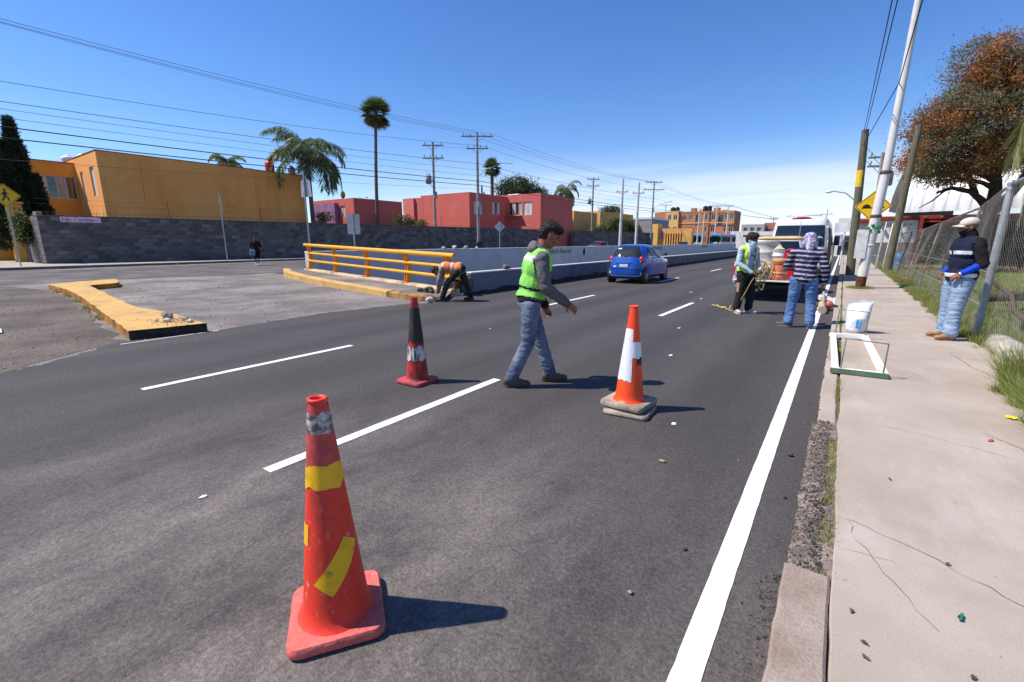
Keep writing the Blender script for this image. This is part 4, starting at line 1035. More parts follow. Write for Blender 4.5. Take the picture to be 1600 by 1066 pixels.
M_wstuc = wall_mat('white_stucco', rgb(226, 222, 216), rgb(200, 194, 188))
M_gstuc = wall_mat('light_grey_stucco', rgb(170, 168, 170), rgb(150, 148, 150))
wb = thing('white_workshop', 'low white building at the end of the street left of the van', 'building', (-20, 133, 0))
volume(wb, -24.0, -18.0, 130, 138, 0, 4.1, M_wstuc, S=[(3.0, 3.9, 2.6, 3.2), (4.2, 5.1, 2.6, 3.2)])
volume(wb, -17.998, -10.0, 131, 138, 0, 4.0, M_wstuc, S=[(0.4, 3.6, 1.4, 3.0, dict(kind='glass', panes=3)), (4.0, 7.0, 1.4, 3.0, dict(kind='glass', panes=3))])
far_specs = [(-34, -26, 205, 215, 8.2, M_gstuc, 'grey flat-roofed house far off left of the van roof'), (-25.5, -19, 210, 220, 7.8, M_red, 'far red-fronted house behind the white workshop'), (-18.5, -11, 200, 212, 7.4, M_gstuc, 'far grey house with dark windows above the white workshop'),
             (-56, -48, 190, 205, 9.0, M_brick, 'far brick house behind the apartment block left end'), (-10, -4, 190, 202, 6.0, M_wstuc, 'far white house straight behind the van roof'),
             (-74, -62, 130, 150, 8.0, M_wstuc, 'far pale house above the grey store'), (-33, -22, 260, 275, 10.6, M_brick, 'far brick house on the hillside left of the van')]
for (x0, x1, y0, y1, z1, m_, lab) in far_specs:
    hh = thing('far_house', lab, 'house', ((x0 + x1) / 2, (y0 + y1) / 2, 0))
    Lx = x1 - x0
    volume(hh, x0, x1, y0, y1, 0, z1, m_, S=[(Lx * a, Lx * (a + 0.17), z1 - 2.6, z1 - 1.2, dict(kind='glass', panes=2, frame=0.08)) for a in (0.1, 0.4, 0.7)] + [(Lx * a, Lx * (a + 0.17), z1 - 5.4, z1 - 4.0, dict(kind='glass', panes=2, frame=0.08)) for a in (0.1, 0.4, 0.7)])
tank('roof_tank', 'black water tank on the far grey house left of the van roof', (-13.5, 203, 7.2), 1.1, 2.6, M_blackp)
# hill beyond the town
hill = MB()
def hillp(u, v):
    a = u * 1500 - 1000; d = 900 + v * 420
    z = 66 * math.sin(math.pi * min(1, v * 1.05)) ** 1.1 * max(0, (0.40 + 0.45 * math.sin(u * 5.2 + 0.6) + 0.18 * math.sin(u * 17))) - 2
    return (a, d, z)
hill.grid(hillp, 60, 10)
tag(hill.build('hills', mat('hill_scrub', rgb(118, 122, 120), 0.95, col2=rgb(150, 146, 142), scale=0.02, detail=8), fix=False), kind='structure')

# ---- right side: shops beyond the van and the metal-roofed hall
sh = thing('corner_shop', 'white corner shop with teal front beyond the white van', 'shop', (0.5, 62, 0))
volume(sh, -0.75, 4.5, 60, 70, 0, 3.9, M_wstuc, S=[(0.25, 1.35, 0.1, 1.55, dict(kind='glass', panes=1, fm=mat('teal_paint', rgb(40, 150, 150), 0.5)))])
MB().box((-0.7, 59.9, 1.6), (1.0, 59.99, 1.95)).build('fascia_board', MATS['teal_paint'], sh, True)
MB().box((-0.6, 58.8, 2.1), (1.2, 59.98, 2.2)).build('awning', M_whitep, sh, True)
sw = thing('yard_building', 'white rendered yard building with red tiled edge behind the wooden pole', 'building', (1.6, 45, 0))
volume(sw, 0.85, 3.2, 46.5, 52, 0, 2.95, M_wstuc, S=[(0.35, 1.0, 0.15, 2.1, dict(kind='glass', panes=1)), (1.4, 2.0, 1.0, 1.9, dict(kind='glass', panes=1))])
MB().cbox((0.6, 46.0, 2.96), (2.2, 47.2, 3.25), 0.03).build('tiled_edge', mat('tile_red', rgb(150, 52, 42), 0.8, var=0.3, scale=6), sw, True)
vb = thing('vinyl_banner', 'white and lilac vinyl banner hung beside the wooden pole', 'banner', (0.2, 37, 0))
MB().grid(lambda u, v: (-0.62 + 1.0 * u, 37 + 0.03 * math.sin(u * 7), 2.05 + 0.62 * v + 0.12 * u), 8, 3).build('banner_cloth', M_whitep, vb, True)
MB().grid(lambda u, v: (-0.55 + 0.45 * u, 36.9 + 0.02 * math.sin(u * 7), 1.25 + 0.72 * v), 6, 3).build('lilac_panel', mat('lilac_print', rgb(176, 168, 206), 0.7, col2=rgb(220, 218, 228), scale=5), vb, True)
MB().cyl((-0.05, 37.05, 0), (-0.05, 37.05, 2.7), 0.05, n=8).build('banner_pole', M_whitep, vb, True)

hall = thing('metal_hall', 'sports hall with a curved white corrugated metal roof behind the tree', 'hall', (6, 46, 0))
M_zinc = mat('white_zinc', (0.66, 0.66, 0.67), 0.42, col2=(0.52, 0.52, 0.54), scale=1.2, metal=0.15, fine=0.05, stretch=(6, 1, 1))
HC = Vector((2.7, 42.6, 0)); HD = Vector((math.cos(R(-24)), math.sin(R(-24)), 0)); HN = Vector((-HD.y, HD.x, 0))    # eave direction and inward direction
def vault(v): a = R(4) + v * R(86); return 10.5 * (1 - math.cos(a)), 3.0 + 6.6 * math.sin(a)
def hall_roof(s0, s1):
    mb = MB(); nx = int((s1 - s0) / 0.075); na = 26
    def fn(u, v):
        s = s0 + (s1 - s0) * u; a = R(4) + v * R(86); rib = 0.07 * max(0, math.cos(s * 2 * math.pi / 0.62)) ** 3
        y, z = vault(v); p = HC + HD * s + HN * (y - rib * math.cos(a)); return (p.x, p.y, z + rib * math.sin(a))
    mb.grid(fn, nx, na); return mb
for i in range(6):
    xa = i * 4.2; hall_roof(xa, xa + 4.19).build('roof_sheet', M_zinc, hall, True, fix=False)
# dark gable edge on the street side
mb = MB(); pv = [vault(v) for v in np.linspace(0, 1, 18)]
for (ya, za), (yb, zb) in zip(pv[:-1], pv[1:]):
    q = [HC - HD * 0.02 + HN * ya, HC - HD * 0.02 + HN * yb, HC - HD * 0.45 + HN * yb, HC - HD * 0.45 + HN * ya]
    mb.add([(q[0].x, q[0].y, za), (q[1].x, q[1].y, zb), (q[2].x, q[2].y, zb + 0.12), (q[3].x, q[3].y, za + 0.12)], [(0, 1, 2, 3)])
    mb.add([(q[0].x, q[0].y, 0), (q[1].x, q[1].y, 0), (q[1].x, q[1].y, zb - 0.02), (q[0].x, q[0].y, za - 0.02)], [(0, 1, 2, 3)])
mb.build('gable', mat('dark_sheet', rgb(74, 70, 74), 0.7, var=0.2), hall, True, fix=False)
M_redst = mat('red_steel', rgb(150, 46, 38), 0.6, col2=rgb(120, 40, 34), scale=3)
MB().cbox((1.4, 41.75, 2.98), (27, 41.95, 3.22), 0.02).build('eave_beam', M_redst, hall, True)
for x in np.arange(1.75, 26, 0.82):
    MB().cbox((float(x) - 0.09, 41.4, 3.0), (float(x) + 0.09, 41.74, 3.17), 0.04).build('rafter_end', M_dkcop, hall, True)
for x in (4.08, 6.6, 9.4, 12.2, 15.0):
    MB().cbox((x - 0.1, 41.7, 0), (x + 0.1, 41.9, 2.97), 0.01).build('column', M_redst, hall, True)
MB().box((4.2, 41.78, 2.78), (27, 41.88, 2.9)).build('tie_beam', M_redst, hall, True)
MB().box((1.7, 41.98, 1.45), (3.95, 42.06, 2.95)).build('white_panel', M_wstuc, hall, True)
MB().box((1.72, 42.0, 0), (3.95, 42.06, 1.44)).build('lower_panel', mat('grey_panel', rgb(120, 112, 108), 0.9, var=0.3), hall, True)
MB().box((2.0, 47.0, 0), (27, 47.1, 3.4)).build('shade_backdrop', M_dark, hall, True)  # near-black sheet, the shade of the open interior put into its colour
# faint painted lettering on the panel, too weathered to read
sc_ = MB(); rr = random.Random(4)
for row, z in enumerate((2.62, 2.3)):
    x = 1.9 + row * 0.5
    while x < 3.6:
        w_ = rr.uniform(0.05, 0.12)
        for _ in range(2):
            xa = x + rr.uniform(0, 0.05); yq = 41.966 + rr.uniform(0, 0.004); sc_.box((xa, yq, z - rr.uniform(0, 0.05)), (xa + rr.uniform(0.02, 0.06), 41.979, z + rr.uniform(0.05, 0.14)))
        x += w_ + 0.05
sc_.build('worn_lettering', mat('worn_ink', rgb(130, 120, 125), 0.8, col2=rgb(205, 198, 194), scale=8, lo=0.4, hi=0.6), hall, True)
# ================================================================= poles, wires, signs
M_polec = mat('pole_concrete', rgb(158, 152, 146), 0.9, col2=rgb(128, 122, 118), scale=2, bump=0.2, fine=0.08)
M_polew = mat('pole_whitewash', (0.66, 0.64, 0.61), 0.8, col2=(0.5, 0.48, 0.45), scale=2.5, lo=0.45, hi=0.75, fine=0.06)
M_wood = mat('pole_wood', rgb(112, 106, 82), 0.9, col2=rgb(84, 78, 62), scale=5, bump=0.4, bscale=30, stretch=(6, 6, 0.5))
M_steel = mat('galvanised', (0.42, 0.43, 0.45), 0.45, col2=(0.30, 0.31, 0.33), scale=4, metal=0.6)
M_grey = mat('grey_metal', (0.30, 0.30, 0.31), 0.6, var=0.2, metal=0.3)
M_ins = mat('insulator', (0.35, 0.33, 0.31), 0.35, var=0.2)
M_wire = mat('black_cable', (0.012, 0.012, 0.013), 0.6, var=0.1)
M_wireg = mat('grey_cable', (0.10, 0.10, 0.11), 0.6, var=0.1)
CAMDIR = Vector((0.81, 0.58, 0))

def utility_pole(name, label, x, y, h, r0=0.16, r1=0.10, m=None, arms=(), transformer=None, lamp=None, z0=0.0, lean=(0, 0), group=None, meter=None):
    t = thing(name, label, 'pole', (x, y, z0), group=group); m = m or M_polec
    top = Vector((lean[0], lean[1], h))
    MB().cyl((0, 0, -0.3), tuple(top), r0, r1, 12).build('shaft', m, t)
    at = lambda z: Vector((lean[0] * z / h, lean[1] * z / h, z))
    for (z, half, ang, pins) in arms:
        d = Vector((math.cos(ang), math.sin(ang), 0)); c = at(z) + Vector((-d.y, d.x, 0)) * 0.12
        a = c - d * half; b = c + d * half; n_ = Vector((-d.y, d.x, 0)) * 0.05
        vs = [tuple(p + s * n_ + Vector((0, 0, q))) for p in (a, b) for s, q in ((-1, -0.06), (1, -0.06), (1, 0.06), (-1, 0.06))]
        ar = MB().add(vs, [(0, 1, 2, 3), (7, 6, 5, 4)] + [(k, 4 + k, 4 + (k + 1) % 4, (k + 1) % 4) for k in range(4)]).build('crossarm', M_grey if m is not M_wood else M_wood, t)
        for k in range(pins):
            p = a.lerp(b, (k + 0.3) / (pins - 0.4)) + Vector((0, 0, 0.06))
            MB().lathe([(0.03, 0), (0.03, 0.10), (0.07, 0.12), (0.07, 0.17), (0.045, 0.19), (0.06, 0.22), (0.03, 0.28)], 8, tuple(p)).build('insulator', M_ins, ar)
        MB().cyl(tuple(c - d * half * 0.55 + Vector((0, 0, -0.05))), tuple(at(z - 0.55)), 0.02, n=5).cyl(tuple(c + d * half * 0.55 + Vector((0, 0, -0.05))), tuple(at(z - 0.55)), 0.02, n=5).build('brace', M_grey, ar)
    if transformer:
        z, dx, dy = transformer
        c = at(z) + Vector((dx, dy, 0))
        tr = MB().lathe([(0.26, 0), (0.32, 0.05), (0.32, 0.78), (0.28, 0.86), (0.10, 0.90)], 16, tuple(c)).build('transformer', M_polec if m is M_polec else M_steel, t)
        for k in range(3):
            a = k * 2.1; p = c + Vector((0.18 * math.cos(a), 0.18 * math.sin(a), 0.84))
            MB().lathe([(0.03, 0), (0.05, 0.06), (0.03, 0.12), (0.05, 0.18), (0.02, 0.26)], 8, tuple(p)).build('bushing', M_ins, tr)
        MB().cyl(tuple(at(z + 0.4)), tuple(c + Vector((0, 0, 0.4))), 0.05, n=6).cyl(tuple(at(z - 0.35)), tuple(c), 0.03, n=5).build('bracket', M_grey, tr)
    if lamp:
        pts, hw = lamp
        la = MB().tube([tuple(at(pts[0][2]) + Vector((0, 0, 0)))] + pts[1:], 0.03, 6).build('lamp_arm', M_polec, t)
        e = Vector(pts[-1])
        MB().sphere(tuple(e), (hw, hw * 0.5, 0.07), 10, 6).build('lamp_head', M_whitep, la)
    if meter:
        for (z, w_, h_) in meter:
            c = at(z); MB().cbox((c.x + r0 * 0.7, c.y - w_ / 2, z), (c.x + r0 * 0.7 + 0.16, c.y + w_ / 2, z + h_), 0.01).build('meter_box', M_grey, t)
    return t
A0 = math.atan2(0.58, 0.81)
utility_pole('utility_pole', 'tall concrete utility pole with two crossarms in front of the red house', -34, 41.1, 13.1, 0.19, 0.12, arms=[(12.75, 1.75, A0, 5), (11.5, 1.2, A0, 4)], lamp=([(0, 0, 8.5), (0.6, 0.8, 9.3), (1.6, 2.0, 10.05), (2.4, 2.9, 10.15)], 0.35), meter=[(5.3, 0.35, 0.6)])
pb_ = thing('trash_bin', 'dark bin strapped to the foot of the utility pole by the wall', 'bin', (-33.95, 41.2, 0.0))
MB().lathe([(0.42, 0.0), (0.52, 0.9), (0.52, 1.35), (0.48, 1.4)], 14).build('bin_body', M_blackp, pb_); MB().lathe([(0.54, 1.401), (0.54, 1.46), (0.3, 1.55)], 14).build('rim', M_blackp, pb_)
utility_pole('utility_pole', 'concrete pole with a transformer rising behind the block wall', -37.5, 37.8, 12.0, 0.17, 0.12, arms=[(11.7, 1.15, A0, 3), (10.4, 1.15, A0, 4)], transformer=(7.7, -0.35, -0.45), meter=[(6.2, 0.35, 0.7)])
utility_pole('utility_pole', 'concrete pole with a transformer in front of the ochre house', -36, 74.3, 12.1, 0.17, 0.12, arms=[(11.9, 1.1, A0, 3), (10.8, 1.1, A0, 3)], transformer=(7.8, -0.35, -0.5))
utility_pole('utility_pole', 'thick whitewashed pole above the maroon car, leftmost of three', -29.5, 71.4, 11.2, 0.26, 0.17, M_polew, arms=[(9.2, 1.0, A0, 3)])
utility_pole('utility_pole', 'whitewashed pole above the blue car roof, middle of three', -29.5, 78.4, 11.3, 0.24, 0.16, M_polew, arms=[(9.6, 1.1, A0, 3)])
utility_pole('utility_pole', 'grey pole with wide crossarm beside the yellow gatehouse, rightmost of three', -29.5, 86.0, 12.3, 0.17, 0.12, M_polec, arms=[(12.1, 1.6, A0, 4), (10.8, 2.0, A0, 3)], lamp=([(0, 0, 7.5), (1.0, 0.9, 8.2), (2.6, 2.2, 8.8)], 0.35), meter=[(6.8, 0.3, 0.6)])
for i, (y_, h_, lab, m_) in enumerate(((101.5, 7.3, 'short white pole in front of the left bus, nearer of two', M_polew), (105.8, 7.5, 'short white pole in front of the left bus, farther of two', M_polew), (117.0, 9.9, 'white pole in front of the brick apartments left of the right bus', M_polew), (130.0, 10.7, 'white pole in front of the right end of the brick apartments', M_polew))):
    utility_pole('utility_pole', lab, -25, y_, h_, 0.17, 0.12, m_, arms=[(h_ - 0.3, 1.3, A0, 3)] if i > 1 else ())
utility_pole('utility_pole', 'thin far pole above the left part of the brick apartments', -52, 165, 14.2, 0.15, 0.1, M_polec, arms=[(13.9, 2.0, A0, 3)])
utility_pole('utility_pole', 'thin far pole rising left of the van roof', -18.0, 160, 8.6, 0.12, 0.09, M_polec, arms=[(8.3, 1.3, A0, 2)])
utility_pole('utility_pole', 'thin far pole rising above the van roof', -5.2, 170, 11.0, 0.12, 0.09, M_polec, arms=[(9.6, 1.6, 0, 2)])
# right-hand poles on the pavement
pa = utility_pole('wooden_pole', 'grey-green wooden pole with a yellow band beside the white van', 0.38, 24.5, 5.84, 0.17, 0.125, M_wood, z0=0.1, lean=(-0.24, 0))
MB().cyl((-0.163, 0, 3.62), (-0.185, 0, 4.28), 0.143, 0.139, 14, caps=False).build('yellow_band', mat('band_yellow', rgb(226, 186, 40), 0.6, var=0.2, scale=8), pa)
utility_pole('lamp_post', 'pale street lamp post with a long arm behind the wooden pole', 0.32, 30.0, 4.2, 0.09, 0.07, M_polew, z0=0.1, lean=(-0.1, 0), lamp=([(0, 0, 3.4), (-0.55, 0, 3.85), (-1.1, 0, 3.98), (-1.3, 0, 3.96)], 0.16))
wp = thing('white_pole', 'tall leaning white metal pole with rusted foot on the pavement', 'pole', (0.57, 17.8, 0.1))
MB().cyl((0, 0, 0.0), (0.012, 0, 0.42), 0.132, 0.128, 16).build('rusted_foot', mat('rust_orange', rgb(112, 62, 38), 0.9, col2=rgb(70, 42, 30), scale=9, bump=0.5), wp)
MB().cyl((0.012, 0, 0.36), (0.17, 0, 3.35), 0.136, 0.118, 16).build('lower_shaft', M_polew, wp)
MB().cyl((0.17, 0, 3.351), (0.30, 0, 10.2), 0.105, 0.07, 16).build('upper_shaft', M_polew, wp)
for z in (1.25, 2.1, 3.34): MB().lathe([(0.13, 0), (0.145, 0.02), (0.145, 0.07), (0.13, 0.09)], 16, (0.012 + 0.158 * (z - .36) / 3.0, 0, z)).build('clamp', M_rust if z > 2 else M_polew, wp)
MB().cbox((-0.28, -0.155, 0.9), (0.0, -0.135, 1.75), 0.005).build('notice_board', mat('notice_white', (0.72, 0.70, 0.67), 0.8, col2=(0.5, 0.48, 0.46), scale=6), wp)
mb = MB(); rr = random.Random(2)
for i in range(16):
    a = rr.random() * 6.28; z = 1.78 + rr.uniform(-0.1, 0.1)
    p = Vector((0.09 + 0.15 * math.cos(a), 0.15 * math.sin(a), z)); mb.sphere(tuple(p), (0.05, 0.04, 0.045), 6, 5)
mb.build('green_rag', mat('green_rag', rgb(58, 142, 96), 0.8, var=0.4, scale=20), wp)
utility_pole('wooden_pole', 'bare leaning wooden pole standing inside the fence line', 1.8, 28.0, 6.43, 0.17, 0.12, M_wood, z0=0.1, lean=(0.27, 0))
utility_pole('utility_pole', 'concrete pole with a transformer behind the speed bump sign', 1.55, 40.0, 7.2, 0.13, 0.1, M_polec, lean=(-0.2, 0), arms=[(6.95, 0.75, 0.3, 3), (6.4, 0.75, 0.3, 3)], transformer=(5.1, 0.36, -0.1))

# ---- wires
def wire(label, pts, sag, r_, m_=None, group=None, n=14, cat='cable', name='overhead_wire'):
    path = []
    for a, b in zip(pts[:-1], pts[1:]):
        a = Vector(a); b = Vector(b)
        for i in range(n):
            t_ = i / n; p = a.lerp(b, t_); p.z -= sag * 4 * t_ * (1 - t_); path.append(tuple(p))
    path.append(pts[-1])
    o = MB().tube(path, r_, 5, caps=False).build(name, m_ or M_wire, fix=False)
    return tag(o, label, cat, group)
QX, QY = -36.9, -8.0
GRP = 'overhead wires along the left street'
hz = [(13.45, 13.15, 0.013, 0.75, 'topmost thin wire strung from the left edge to the tall utility pole'), (12.95, 13.05, 0.013, 0.75, 'second thin wire from the top at the left edge of the sky'), (12.5, 12.95, 0.013, 0.7, 'third thin wire from the top at the left edge of the sky'),
      (9.35, 11.75, 0.014, 0.7, 'thin wire passing over the orange house, upper of the lower bundle'), (8.35, 9.85, 0.016, 0.35, 'dark wire over the orange house, second of the lower bundle'), (8.05, 9.2, 0.012, 0.3, 'thin wire over the orange house, third of the lower bundle'),
      (7.7, 8.6, 0.012, 0.3, 'thin wire over the orange house just above the two thick cables'), (7.35, 8.05, 0.03, 0.35, 'upper of the two thick black cables crossing the orange house'), (6.72, 7.6, 0.03, 0.3, 'lower of the two thick black cables crossing the orange house'), (5.35, 7.2, 0.010, 0.25, 'lowest faint wire crossing in front of the cypress')]
for i, (z0_, z1_, r_, sg, lab) in enumerate(hz):
    dx = (-1.5, 0.0, 1.5)[i % 3] if i < 3 else 0.25
    far = Vector((-29.5 + dx * 0.5, 86.0, z1_ - 0.9 if i < 4 else z1_ - 0.6))
    wire(lab, [(QX + dx, QY, z0_), (-34 + dx * 0.9 + (0.2 if i > 2 else 0), 41.1 + dx * 0.6, z1_), tuple(far), (-24.5 + dx * 0.3, 130.0, 10.5 if i < 4 else 8.6), (-14, 230, 9.5)], sg, r_ * (1.0 if i < 7 else 1), M_wireg if r_ < 0.016 else M_wire, GRP)
wire('pale wire linking the transformer pole and the tall utility pole', [(-37.5, 37.9, 11.6), (-34.6, 40.6, 11.55)], 0.05, 0.012, M_ins, GRP)
wire('pair of black wires running overhead from the wooden pole, left one', [(0.10, 24.5, 5.9), (0.17, 12, 5.92), (0.1, -16, 7.2)], 0.0, 0.011, M_wire, 'wires over the right pavement')
wire('pair of black wires running overhead from the wooden pole, right one', [(0.16, 24.5, 5.88), (0.25, 12, 5.88), (0.3, -16, 7.1)], 0.0, 0.011, M_wire, 'wires over the right pavement')
wire('black cable from the wooden pole past the white pole and out at the top', [(0.14, 24.5, 5.35), (0.70, 17.8, 5.86), (0.62, 12, 5.85), (0.6, -16, 6.6)], 0.0, 0.013, M_wire, 'wires over the right pavement')
for k, (z, dz) in enumerate(((6.9, 0), (6.35, 0))):
    wire(['upper wire leaving the right transformer pole down the street', 'lower wire leaving the right transformer pole down the street'][k], [(1.4, 40, z), (0.2, 24.6, 5.4 - k * 0.5)], 0.2, 0.010, M_wire, 'wires over the right pavement')
wire('sagging wire from the transformer pole to the metal hall', [(1.4, 40, 4.6), (2.6, 43, 4.9)], 0.5, 0.010, M_wire, 'wires over the right pavement')

# ---- signs
M_signy = mat('sign_yellow', rgb(240, 190, 20), 0.45, var=0.08)
M_signk = mat('sign_black', (0.012, 0.012, 0.012), 0.5)
M_signb = mat('sign_back', (0.46, 0.47, 0.48), 0.5, col2=(0.38, 0.39, 0.40), scale=3, metal=0.4)
def rrect(hw, hh, r_, n=4):
    pts = []
    for (sx, sy, a0) in ((1, 1, 0), (-1, 1, 90), (-1, -1, 180), (1, -1, 270)):
        for k in range(n + 1):
            a = R(a0 + 90 * k / n); pts.append((sx * (hw - r_) + r_ * math.cos(a), sy * (hh - r_) + r_ * math.sin(a)))
    return pts
def plate(poly, y0, y1):
    mb = MB(); n = len(poly)
    vs = [(x, y0, z) for x, z in poly] + [(x, y1, z) for x, z in poly]
    return mb.add(vs, [tuple(range(n)), tuple(reversed(range(n, 2 * n)))] + [(k, n + k, n + (k + 1) % n, (k + 1) % n) for k in range(n)])
def rot45(poly, c): 
    s = math.sqrt(0.5); return [(s * (x - z), c + s * (x + z)) for x, z in poly]
# pedestrian crossing sign at the left edge
ps = thing('crossing_sign', 'yellow diamond pedestrian crossing sign on a thin post at the left edge', 'sign', (-37.9, 5.1, 0.135), R(66))
MB().cyl((0, 0.03, 0), (0, 0.03, 4.3), 0.035, n=8).build('post', M_steel, ps)
plate(rot45(rrect(0.46, 0.46, 0.06), 3.85), -0.006, 0.006).build('sign_plate', M_signy, ps)
bd = MB(); outer = rot45(rrect(0.43, 0.43, 0.05), 3.85); inner = rot45(rrect(0.405, 0.405, 0.04), 3.85); n = len(outer)
bd.add([(x, -0.0085, z) for x, z in outer] + [(x, -0.0085, z) for x, z in inner], [(k, (k + 1) % n, n + (k + 1) % n, n + k) for k in range(n)]); bd.build('border', M_signk, ps, fix=False)
fg = MB()
def bar(a, b, w): 
    d = Vector((b[0] - a[0], b[1] - a[1])).normalized(); px, pz = -d.y * w / 2, d.x * w / 2
    return [(a[0] + px, a[1] + pz), (b[0] + px, b[1] + pz), (b[0] - px, b[1] - pz), (a[0] - px, a[1] - pz)]
c = 3.83
for j, pl in enumerate((bar((0.0, c + 0.02), (0.02, c + 0.24), 0.12), bar((0.0, c + 0.03), (-0.12, c - 0.26), 0.07), bar((0.0, c + 0.03), (0.12, c - 0.10), 0.07), bar((0.12, c - 0.10), (0.14, c - 0.26), 0.06), bar((0.02, c + 0.22), (0.16, c + 0.08), 0.05), bar((0.0, c + 0.22), (-0.13, c + 0.06), 0.05), [(0.03 + 0.065 * math.cos(a), c + 0.32 + 0.065 * math.sin(a)) for a in np.linspace(0, 6.0, 10)])):
    yy = -0.0085 - 0.0006 * j
    fg.add([(x, yy, z) for x, z in pl], [tuple(range(len(pl)))])
fg.build('walking_figure', M_signk, ps, fix=False)
# speed bump sign
bs = thing('speed_bump_sign', 'yellow diamond speed bump sign behind the white pole', 'sign', (0.74, 19.3, 0.1), R(3))
MB().cyl((0, 0.045, 0), (-0.02, 0.045, 3.15), 0.025, n=8).build('post', M_steel, bs)
plate(rot45(rrect(0.345, 0.345, 0.035), 2.53), -0.006, 0.006).build('sign_plate', M_signy, bs).location.x = -0.12
outer = rot45(rrect(0.325, 0.325, 0.03), 2.53); inner = rot45(rrect(0.31, 0.31, 0.025), 2.53); n = len(outer); bd = MB()
bd.add([(x, -0.0085, z) for x, z in outer] + [(x, -0.0085, z) for x, z in inner], [(k, (k + 1) % n, n + (k + 1) % n, n + k) for k in range(n)]); bd.build('border', M_signk, bs, fix=False).location.x = -0.12
sym = [(-0.30, 2.46), (0.30, 2.46)] + [(0.29 - 0.02 * k, 2.49) for k in range(2)] + [(0.17 + 0.11 * math.cos(a), 2.49 + 0.10 * math.sin(a)) for a in np.linspace(0, math.pi, 9)] + [(-0.17 + 0.11 * math.cos(a), 2.49 + 0.10 * math.sin(a)) for a in np.linspace(0, math.pi, 9)] + [(-0.29, 2.49)]
MB().add([(x, -0.0095, z) for x, z in sym], [tuple(range(len(sym)))]).build('bump_symbol', M_signk, bs, fix=False).location.x = -0.12
# backs of signs over the median
def sign_back(name, label, loc, rz, poly, h, post_h, tilt=0.0):
    t = thing(name, label, 'sign', loc, rz)
    MB().cyl((0, -0.03, -0.1), (tilt, -0.03, post_h), 0.038, n=8).build('post', M_steel, t)
    p = plate([(x + tilt * h / post_h, z + h) for x, z in poly], 0.012, 0.02); p.build('sign_plate', M_signb, t)
    zz = [z for x, z in poly]
    for z in (min(zz) * 0.5, max(zz) * 0.5):
        MB().box((tilt * h / post_h - 0.18, -0.008, h + z - 0.02), (tilt * h / post_h + 0.18, 0.011, h + z + 0.02)).build('bracket', M_steel, t)
    return t
RZB = R(35.5)
oct_ = [(0.40 * math.cos(R(22.5 + 45 * k)), 0.40 * math.sin(R(22.5 + 45 * k))) for k in range(8)]
sign_back('sign_back', 'grey back of a narrow sign on a post in front of the orange house', (-36.9, 15.6, 0.135), R(-20), [(-0.42, -0.5), (0.42, -0.5), (0.42, 0.35), (0, 0.75), (-0.42, 0.35)], 3.9, 4.9, -0.15)
sign_back('sign_back', 'tall post with the grey back of a sign in front of the queen palm', (-23.6, 14.2, 0.0), R(15), [(-0.3, -0.42), (0.42, -0.42), (0.36, 0.35), (0.05, 0.6), (-0.25, 0.35)], 4.25, 5.1)
sign_back('sign_back', 'square grey back of a sign above the yellow railing', (-21.6, 15.6, 0.0), R(35), rrect(0.34, 0.52, 0.03), 2.42, 2.95)
sign_back('sign_back', 'small grey diamond sign back in front of the red house', (-26.0, 34.5, 0.0), R(35), rot45(rrect(0.36, 0.36, 0.05), 0.0), 2.85, 3.3)
# ================================================================= vegetation
def leaf_quads(c, d, n_, ln, wd):
    """c: (N,3) base points, d: (N,3) leaf direction, n_: (N,3) rough normal, ln/wd: (N,) -> verts, faces (kite-shaped)"""
    d = d / np.linalg.norm(d, axis=1, keepdims=True)
    s = np.cross(d, n_); s /= (np.linalg.norm(s, axis=1, keepdims=True) + 1e-9)
    ln = ln[:, None]; wd = wd[:, None]
    a = c; b = c + d * ln * 0.45 + s * wd * 0.5; e = c + d * ln; f = c + d * ln * 0.45 - s * wd * 0.5
    V = np.stack([a, b, e, f], 1).reshape(-1, 3); F = np.arange(len(V)).reshape(-1, 4)
    return V, F

def unit(rg, n):
    v = rg.normal(size=(n, 3)); return v / np.linalg.norm(v, axis=1, keepdims=True)

def clump_crown(parent, lobes, n_clump, per, clump_r, ln, wd, mats, wts, seed, name='crown', shell=0.55, droop=0.0, flowers=None):
    """lobes: (centre, radii); leaves sit in clumps spread through the lobes, mostly near their surface"""
    rg = np.random.default_rng(seed)
    vol = np.array([np.prod(r_) ** 0.7 for _, r_ in lobes]); vol /= vol.sum()
    C = []; Mi = []; cl = []
    for i in range(n_clump):
        k = rg.choice(len(lobes), p=vol); c0, r0 = lobes[k]
        u = unit(rg, 1)[0]; rad = shell + (1 - shell) * rg.random()
        if rg.random() < 0.2: rad *= rg.random()
        p = np.array(c0) + u * np.array(r0) * rad; cl.append(p)
        m = int(per * rg.uniform(0.5, 1.4)); rr_ = clump_r * rg.uniform(0.6, 1.3)
        pts = p + rg.normal(size=(m, 3)) * rr_ * np.array([1, 1, 0.7]) * 0.5
        C.append(pts); w = np.array(wts, float)
        if flowers is not None:
            w = flowers(p, w, rg)
        w = w / w.sum()
        base = rg.choice(len(mats), p=w)
        mi = np.where(rg.random(m) < 0.72, base, rg.choice(len(mats), p=w, size=m)); Mi.append(mi)
    C = np.concatenate(C); Mi = np.concatenate(Mi); N = len(C)
    d = unit(rg, N); d[:, 2] -= droop; nn = unit(rg, N); nn[:, 2] += 0.6
    V, F = leaf_quads(C, d, nn, ln * rg.uniform(0.6, 1.3, N), wd * rg.uniform(0.6, 1.3, N))
    o = mesh_np(name, V, F, mats, parent, Mi, world=True)
    return o, cl

